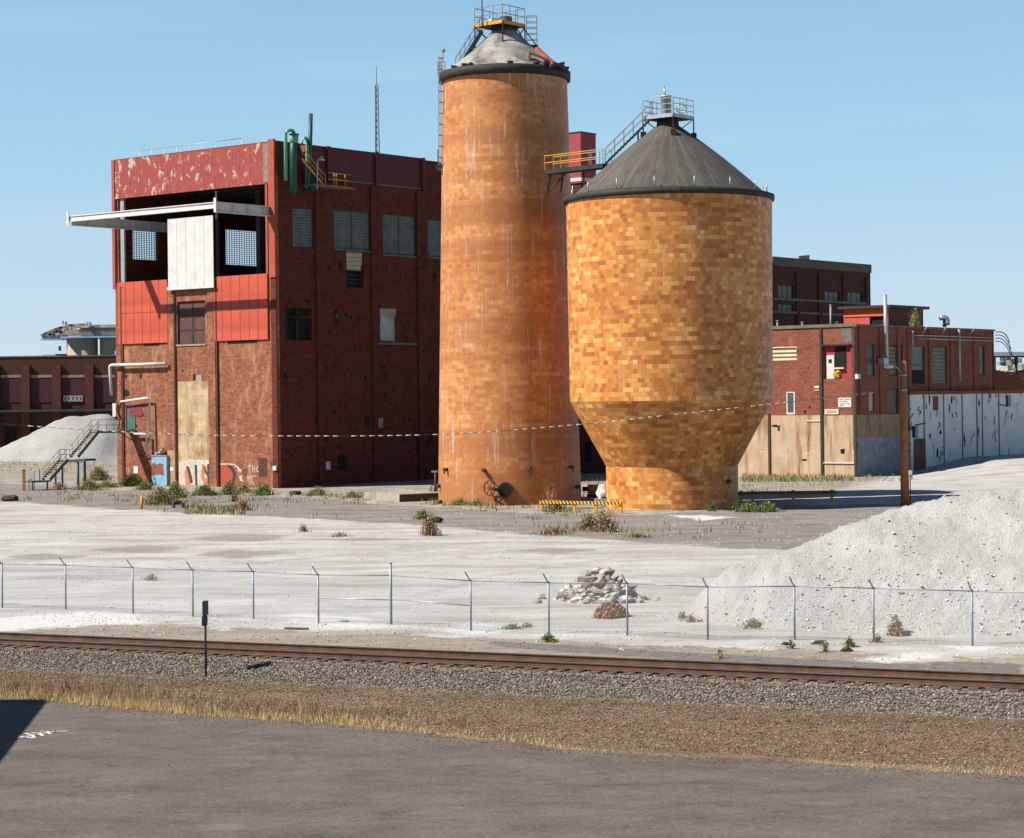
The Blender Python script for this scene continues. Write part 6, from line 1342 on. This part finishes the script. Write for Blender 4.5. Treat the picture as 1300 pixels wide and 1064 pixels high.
lump('rock',688,762,.2,cm,'single pale block lying just left of the rubble heap','rock',(1.1,.9,.9),9)
for k,(x,y,l) in enumerate(((378,799,'short plank lying on the dirt behind the track'),)):
    p = G(x,y); mb = MB(); mb.bar(p+Vector((-.5,.2,.03)),p+Vector((.4,-.1,.03)),.12,.06); o = build(mb,'plank',tie_wood,label=l,cat='plank')
# small items by the right building
p = G(1089,600); 
ub_ = root('white_box', tuple(KL.P(.6,0,.2)), 'small white lamp box fixed near the corner of the low brick building', 'lamp'); q = KR.rect(1088,475,1091.5,481,.4); mb = MB(); mb.box(KR,q[0],q[1],q[2],q[3],.17,.5); build(mb,'box_body',white_paint,parent=ub_); mb = MB(); mb.box(KR,q[0]+.1,q[1]-.1,q[3],q[3]+.15,.17,.4); build(mb,'bracket',steel_dark,parent=ub_)
p = G(1155,609); ws = root('white_drum', tuple(p), 'small white and blue drum behind the utility pole', 'drum'); mb = MB(); mb.lathe(p.x,p.y,[(.28,0,1),(.28,.9,1),(.0,.92,1)],14); build(mb,'drum_body',white_paint,parent=ws); mb = MB(); mb.lathe(p.x,p.y,[(.29,.3,1),(.29,.5,1)],14); build(mb,'blue_band',sky_blue,parent=ws)
p = G(1135.5,594); yp = root('orange_marker', tuple(p), 'small orange post against the grey painted wall', 'post'); mb = MB(); mb.bar(p,p+Vector((0,0,1.0)),.4,.3); build(mb,'shaft',orange_rust,parent=yp); mb = MB(); mb.bar(p+Vector((-.05,0,1.0)),p+Vector((.3,0,1.0)),.25,.2); build(mb,'cap',yellow,parent=yp)
# trackside signal post
p = G(261.5,862); sp_ = root('trackside_marker', tuple(p), 'thin black post with a narrow black board seen edge on beside the track', 'marker post')
D_ = p.y; zt2 = zat(763,D_,259); zm2 = zat(794,D_,259); mb = MB(); mb.tube([p-Vector((0,0,.2)),(p.x,p.y,zt2)],.036,8); build(mb,'post',steel_dark,parent=sp_)
mb = MB(); x = p.x; mb.hexa([(x-.06,p.y-.20,zm2+.32),(x+.06,p.y-.22,zm2+.32),(x+.08,p.y+.15,zm2+.32),(x-.04,p.y+.15,zm2+.32),(x-.06,p.y-.20,zt2),(x+.06,p.y-.22,zt2),(x+.08,p.y+.15,zt2),(x-.04,p.y+.15,zt2)]); build(mb,'upper_board',black_paint,parent=sp_)
mb = MB(); mb.hexa([(x-.08,p.y-.2,zm2-.0),(x+.06,p.y-.2,zm2-.0),(x+.06,p.y+.1,zm2),(x-.08,p.y+.1,zm2),(x-.08,p.y-.2,zm2+.29),(x+.06,p.y-.2,zm2+.29),(x+.06,p.y+.1,zm2+.29),(x-.08,p.y+.1,zm2+.29)]); build(mb,'lower_board',black_paint,parent=sp_)
# building out of frame at the left whose shadow falls on the road
ks = root('concrete_overpass', (-24,50,0), 'plain concrete overpass abutment outside the left edge of the photograph', 'overpass')
hx = 7.6; q1 = G(64,889,0); q2 = G(0,972,0)
sh_ = Vector((-to_sun.x,-to_sun.y,0)).normalized()*(hx/math.tan(SUN_EL))
e1 = q1-sh_; e2 = q2-sh_; far = e1; dirn = (e2-e1).normalized(); e3 = e1+dirn*40
mb = MB(); W_ = Vector((-9,0,0)); mb.hexa([Vector((v.x,v.y,-.2)) for v in (e3,e1,e1+W_,e3+W_)]+[Vector((v.x,v.y,hx)) for v in (e3,e1,e1+W_,e3+W_)]); build(mb,'abutment',concrete,parent=ks)
mb = MB(); mb.hexa([Vector((v.x,v.y,hx-.02)) for v in (e3+Vector((-.3,0,0)),e1+Vector((-.3,-.2,0)),e1+W_,e3+W_)]+[Vector((v.x,v.y,hx+.02)) for v in (e3+Vector((-.3,0,0)),e1+Vector((-.3,-.2,0)),e1+W_,e3+W_)]); build(mb,'coping',concrete_dk,parent=ks)
# ------------------------------------------------------------------ vegetation
def vegmat(name, stops, tr=True):
    t = NT(name); f = t.n('ShaderNodeAttribute', attribute_name='tint').outputs['Fac']; return t.done(t.ramp(f, stops), .9)
g_green = vegmat('green_weed',[(0,(.05,.085,.02)),(.5,(.13,.18,.045)),(.8,(.26,.27,.09)),(1,(.38,.32,.14))])
g_olive = vegmat('olive_weed',[(0,(.09,.09,.035)),(.5,(.20,.19,.075)),(.8,(.34,.28,.13)),(1,(.46,.36,.19))])
g_dry = vegmat('dry_weed',[(0,(.13,.075,.04)),(.5,(.27,.165,.09)),(.8,(.40,.28,.155)),(1,(.50,.39,.24))])
g_straw = vegmat('straw_grass',[(0,(.30,.19,.07)),(.4,(.52,.37,.17)),(.8,(.66,.51,.28)),(1,(.76,.63,.42))])
g_red = vegmat('reddish_weed',[(0,(.22,.09,.05)),(.5,(.38,.18,.10)),(1,(.50,.29,.18))])
def blades(bx,by,bz,h,w,lean=.35,up=None):
    n = len(bx); a = rng.uniform(0,6.283,n); l = rng.uniform(0,lean,n)*h; la = rng.uniform(0,6.283,n)
    dx = np.cos(a)*w/2; dy = np.sin(a)*w/2; tx = bx+np.cos(la)*l; ty = by+np.sin(la)*l
    v = np.stack([np.stack([bx-dx,by-dy,bz],1),np.stack([bx+dx,by+dy,bz],1),np.stack([tx,ty,bz+h],1)],1)
    return v.reshape(-1,3), np.arange(3*n).reshape(n,3)
def leaves(cx,cy,cz,s):
    n = len(cx); R = rng.normal(size=(n,2,3)); u = R[:,0]/np.linalg.norm(R[:,0],axis=1)[:,None]; w = np.cross(u,R[:,1]); w /= np.linalg.norm(w,axis=1)[:,None]
    c = np.stack([cx,cy,cz],1); s = s[:,None]
    v = np.stack([c-u*s,c+w*s*.45,c+u*s,c-w*s*.45],1); return v.reshape(-1,3), np.arange(4*n).reshape(n,4)
def clump(px,py,w,h,mat,label,n=160,leafy=.5,cat='weed',group=None,bw=.05,z=None,name='weed_clump',tint=(0,1),spiky=False,round_=False,D=None):
    p = G(px,py) if D is None else at(px,py,D); zg = float(terrain_h(p.x,p.y)) if z is None else z
    n = int(n); r = np.abs(rng.normal(size=n))*w/3.2; a = rng.uniform(0,6.283,n); bx = p.x+r*np.cos(a); by = p.y+r*np.sin(a)*.7
    hh = h*rng.uniform(.45,1.0,n)*np.clip(1.15-r/(w*.75),.25,1)
    V1,T1_ = blades(bx,by,np.full(n,zg-.02),hh,np.full(n,bw)*rng.uniform(.6,1.3,n),.45 if not spiky else .15)
    t1 = np.repeat(rng.uniform(*tint,n),3); T1_ = np.concatenate([T1_,T1_[:,2:3]],1)
    m = int(n*leafy*5)
    if m:
        k = rng.integers(0,n,m); f = rng.uniform(.15,1.0,m); lx_ = bx[k]+rng.normal(size=m)*w*.07; ly_ = by[k]+rng.normal(size=m)*w*.07
        if round_:
            th = rng.uniform(0,6.283,m); ph = np.arccos(rng.uniform(-.1,1,m)); rr = rng.uniform(.55,1,m)**.6
            lx_ = p.x+rr*w/2*np.sin(ph)*np.cos(th); ly_ = p.y+rr*w/2*np.sin(ph)*np.sin(th); lz_ = zg+rr*h*np.cos(ph)+.05
        else: lz_ = zg+hh[k]*f
        V2,T2 = leaves(lx_,ly_,lz_,rng.uniform(.04,.11,m)*(h**.4)); V = np.concatenate([V1,V2]); T = np.concatenate([T1_,T2+len(V1)]); t = np.concatenate([t1,np.repeat(rng.uniform(*tint,m),4)])
    else: V,T,t = V1,T1_,t1
    me_T = [tuple(dict.fromkeys(x)) for x in T.tolist()]
    me = bpy.data.meshes.new(name); me.from_pydata((V-np.array([p.x,p.y,zg])).tolist(),[],me_T); at_ = me.attributes.new('tint','FLOAT','POINT'); at_.data.foreach_set('value',t.astype(np.float32)); me.materials.append(mat)
    o = bpy.data.objects.new(name,me); C.objects.link(o); o.location = (p.x,p.y,zg); return tag(o,label,cat,group)
VEG = [
 (168,617,3.4,1.7,g_green,'bushy green weed left of the blue cabinet against the factory',420,.9),
 (184,622,2.4,1.2,g_green,'low green weed just in front of the blue cabinet',220,.8),
 (205,641,3.0,2.2,g_olive,'tall brown and green weed right behind the yellow bollard',420,.5),
 (222,632,2.4,2.0,g_green,'tall green weed between the cabinet and the boarded opening',320,.6),
 (260,629,2.6,1.5,g_green,'rounded green bush in front of the white graffiti',320,.8),
 (291,628,2.0,1.8,g_green,'green weed in front of the red and black graffiti letter',260,.7),
 (298,637,1.0,1.6,g_olive,'thin weed stalk below the red graffiti letter',90,.4),
 (310,626,1.8,1.4,g_olive,'olive weed left of the rusty hatch',200,.5),
 (334,629,2.2,1.6,g_green,'green bush under the rusty hatch near the factory corner',280,.7),
 (308,648,1.8,1.4,g_dry,'reddish dry weed at the right end of the long grass patch',220,.3),
 (112,622,3.4,1.5,g_olive,'dark olive weeds under the middle landing of the stair',360,.6),
 (75,622,2.2,1.2,g_dry,'dry brown weed below the lower stair flight',200,.4),
 (136,619,2.6,1.0,g_green,'low green weed at the left corner of the factory',260,.8),
 (125,610,3.0,2.4,g_olive,'tall olive shrub behind the stair leg',380,.5),
 (428,612,3.6,3.2,g_dry,'tall bare dry shrub against the shaded factory wall',150,.1),
 (404,629,2.6,1.2,g_green,'green grass tuft in front of the shaded factory wall',260,.3),
 (447,632,2.0,.9,g_olive,'olive tuft left of the concrete loading slab',180,.4),
 (489,634,1.7,.9,g_olive,'small olive tuft near the end of the loading slab',150,.4),
 (537,660,1.5,.9,g_green,'low green weed beside the tall spiky weed',180,.8),
 (545,679,1.6,2.1,g_dry,'tall spiky brown weed standing on the pale yard before the silo',190,.25),
 (703,678,2.6,.8,g_dry,'flat dry brown weed on the yard road edge',200,.3),
 (748,672,2.0,1.6,g_olive,'olive shrub on the yard road edge before the barrier',260,.5),
 (768,675,1.9,1.9,g_dry,'upright dark brown weed right of the olive shrub',260,.4),
 (706,650,2.2,1.1,g_green,'bright green weed under the striped barrier',260,.8),
 (698,646,1.4,3.0,g_red,'thin pinkish dry weed poking above the striped barrier',60,.2),
 (584,642,1.5,.8,g_green,'small green tuft at the foot of the tall silo, left of its manhole',150,.8),
 (606,643,1.6,.8,g_green,'small green tuft directly below the tap arm of the tall silo',150,.8),
 (776,785,1.5,.6,g_red,'round reddish tumbleweed in front of the rubble heap',500,1.2),
 (651,797,.8,.32,g_green,'small green weed left of the fence post below the yard',90,.6),
 (669,795,.6,.25,g_green,'tiny green weed near the fence line, left of the second post from the rubble',60,.6),
 (696,815,.7,.42,g_green,'bright green weed on the kerb under the rubble heap',110,.6),
 (866,788,.5,.45,g_green,'short green sprig at the foot of the gravel mound',50,.5),
 (878,791,.9,.4,g_dry,'dry reddish tuft beside the green sprig at the mound foot',90,.3),
 (958,797,1.2,.5,g_olive,'olive tuft at the foot of the gravel mound behind the fence',170,.5),
 (1137,806,.7,1.0,g_dry,'upright reddish brown bush against the gravel mound',200,.5),
 (1079,822,.45,.5,g_green,'green plant beside the small stone pile on the kerb',80,.6),
 (1047,828,.4,.5,g_olive,'thin olive plant between two dark lumps',45,.4),
 (1006,824,.3,.6,g_green,'slender green stalk rising from the left dark lump',30,.3),
 (913,836,.3,.6,g_olive,'slender stalk on the kerb below the fence',30,.3),
 (1115,817,.5,.4,g_dry,'dry tuft under the fence near the kerb end',60,.3),
 (191,737,1.1,.45,g_dry,'small dry brown tuft alone on the pale yard',110,.3),
 (385,676,.7,.8,g_dry,'small dark sprig alone in the middle of the pale yard',60,.3),
 (432,681,1.4,.45,g_dry,'low reddish dry weed on the pale yard before the factory',120,.2),
 (808,683,2.4,.5,g_olive,'flat olive tuft on the yard road right of the brown weed',190,.3),
 (953,800,.0,.0,None,'',0,0),
 (950,650,2.6,1.1,g_green,'pale green weeds at the right foot of the wide tank',230,.5),
 (973,650,2.2,1.2,g_green,'tallest green weeds right of the tank beside the yellow post',200,.5),
 (904,649,.8,1.0,g_green,'single green weed at the foot of the wide tank',90,.8),
 (1254,577,1.4,1.1,g_olive,'round olive tuft in front of the white annex at the right',160,.6),
 (1110,622,0,0,None,'',0,0),
 (1108,602,2.8,1.4,g_olive,'olive weeds at the corner of the low brick building',240,.5),
 (1125,600,2.2,1.5,g_green,'dark green weeds against the grey painted wall',220,.6),
 (355,931,.55,.14,g_straw,'small patch of dry straw on the asphalt road',90,.1),
 (216,975,.9,.14,g_straw,'dry straw scrap at the near edge of the asphalt road',110,.1),
 (1083,668,1.2,.4,g_olive,'low olive tuft at the road edge beside the gravel mound',120,.4),
]
for (x,y,w,h,m,l,n,lf) in VEG:
    if m is None: continue
    clump(x,y,w*.9,h*.82,m,l,n*1.1,lf*.75,round_=('tumbleweed' in l),spiky=('spiky' in l or 'slender' in l or 'bare' in l),cat='tumbleweed' if 'tumbleweed' in l else ('shrub' if ('bush' in l or 'shrub' in l) else 'weed'),
          name='tumbleweed' if 'tumbleweed' in l else ('shrub' if ('bush' in l or 'shrub' in l) else 'weed'), bw=.06 if y < 700 else .022)
# plants on the roof
for x,y,w,h,m,l in ((1061.5,413,1.2,1.4,g_olive,'olive weed growing on the roof left of the red shed'),(1162,411.5,1.0,2.4,g_green,'yellow green sapling on the roof edge right of the red shed')):
    p = at(x,y,227); clump(x,y,w,h,m,l,160,1.0,z=kt-.6 if x < 1100 else kt,name='shrub',cat='shrub',D=227,tint=(.4,1))
def stuffblades(name,bx,by,h,w,mat,label,lean=.45,tl=(0,1)):
    z = terrain_h(bx,by)-.02; V,T = blades(bx,by,z,h,w,lean); return fastmesh(name,V,T,mat,{'tint':np.repeat(rng.uniform(*tl,len(bx)),3)},kind='stuff',label=label,cat='grass')
def poly_scatter(px_poly,n,thr=0,sc=.5,seed=0):
    q = pp(px_poly); a = np.array(q); bx = rng.uniform(a[:,0].min(),a[:,0].max(),n); by = rng.uniform(a[:,1].min(),a[:,1].max(),n)
    m = (sdist(bx,by,q)>0)&(fbm(bx*sc,by*sc,4,seed)>thr); return bx[m],by[m]
# weeds around the buildings (uncountable)
X1 = []; 
for poly,n,thr in (([(60,625),(150,622),(350,628),(420,634),(420,641),(300,652),(200,650),(60,634)],9000,.10),([(235,643),(312,646),(312,654),(232,652)],2600,-.2),([(945,597),(1085,604),(1085,611),(940,612)],9000,-.12),([(360,628),(555,625),(555,642),(400,640)],6000,.08),
                  ([(560,640),(680,645),(780,652),(780,660),(640,652),(560,645)],3800,.02),([(-40,585),(60,584),(140,585),(145,600),(0,606)],3500,0),([(740,606),(772,606),(772,632),(740,632)],700,0),([(940,605),(1100,612),(1060,622),(940,628)],3000,.08),([(640,655),(880,660),(980,668),(1000,690),(640,675)],3000,.17),([(1090,600),(1150,600),(1150,612),(1090,612)],900,-.05),([(0,628),(200,634),(430,652),(430,658),(200,646),(0,636)],2600,.08)):
    X1.append(poly_scatter(poly,n,thr,.55,int(thr*100)+n))
bx = np.concatenate([a for a,b in X1]); by = np.concatenate([b for a,b in X1]); hN = rng.uniform(.12,.55,len(bx))*(1.0+.9*np.clip(fbm(bx*.3,by*.3,3,8),-.3,.6))
stuffblades('ground_weeds',bx,by,hN,np.full(len(bx),.07),g_olive,'low straggly weeds growing in the cracked ground around the buildings')
# dry verge grass along the near road
q = [(e_[0],e_[1]) for e_ in edge]; ea = np.array(q)
def verge(n,off_lo,off_hi,hh,mat,name,label,dens=None,w=.02,pw=1.6):
    i = rng.integers(0,len(ea)-1,n*2); f = rng.uniform(0,1,n*2)[:,None]; p = ea[i]*(1-f)+ea[i+1]*f; off = off_lo+(off_hi-off_lo)*rng.uniform(0,1,n*2)**pw
    x = p[:,0]+TN.x*off; y = p[:,1]+TN.y*off; m = (np.abs(x)<17)&(y<68)&(y>44)
    if dens is not None: m &= dens(x,y,off)
    x,y,off = x[m][:n],y[m][:n],off[m][:n]; h = hh(x,off)*rng.uniform(.4,1.25,len(x))*(.35+1.6*np.clip(fbm(x*1.3,y*1.6,4,77)+.5,0,1)**1.5); return stuffblades(name,x,y,h,np.full(len(x),w)*rng.uniform(.6,1.4,len(x)),mat,label,.6)
lw_ = lambda x: np.clip((4-x)/14,0,1)
verge(19000,-.12,1.2,lambda x,o: .10+.18*lw_(x),g_straw,'verge_grass','dry straw coloured grass along the road edge',lambda x,y,o: fbm(x*.5,y*.5,4,2)>-.10-.30*lw_(x)+.25*np.clip(o-.4,0,1),.014)
verge(17000,.5,3.0,lambda x,o: .07+.40*lw_(x+2)*.8,g_dry,'verge_weeds','reddish brown dry weeds on the verge behind the straw grass',lambda x,y,o: (fbm(x*.7,y*1.0,4,12)>.07-.20*lw_(x+1)),.013,1.0)
verge(2600,.6,3.2,lambda x,o: .15+.2*lw_(x),g_olive,'verge_green','sparse olive weeds in the verge',lambda x,y,o: fbm(x*.7,y*.7,3,32)>.12,.02,1.0)

# crumbs, grit and straw along the broken asphalt edge
i_ = rng.integers(0,len(ea)-1,5000); f_ = rng.uniform(0,1,5000)[:,None]; p_ = ea[i_]*(1-f_)+ea[i_+1]*f_; o_ = -np.abs(rng.normal(size=5000))*.55; x_ = p_[:,0]+TN.x*o_; y_ = p_[:,1]+TN.y*o_; m_ = (np.abs(x_)<17)&(y_<68)&(y_>42)
stones(np.stack([x_,y_,np.full(5000,.035)],1)[m_], rng.uniform(.012,.035,int(m_.sum())), db_m, 'road_grit', kind='stuff', label='brown grit and crumbs along the broken asphalt edge', cat='gravel', flat=.5)
x_ = rng.uniform(-14,14,1500); y_ = rng.uniform(42,62,1500); m_ = sdist(x_,y_,rp)>.6
stones(np.stack([x_,y_,np.full(1500,.034)],1)[m_], rng.power(.5,int(m_.sum()))*.013+.005, db_m, 'road_pebbles', kind='stuff', label='tiny pebbles scattered on the asphalt road', cat='gravel', flat=.5)
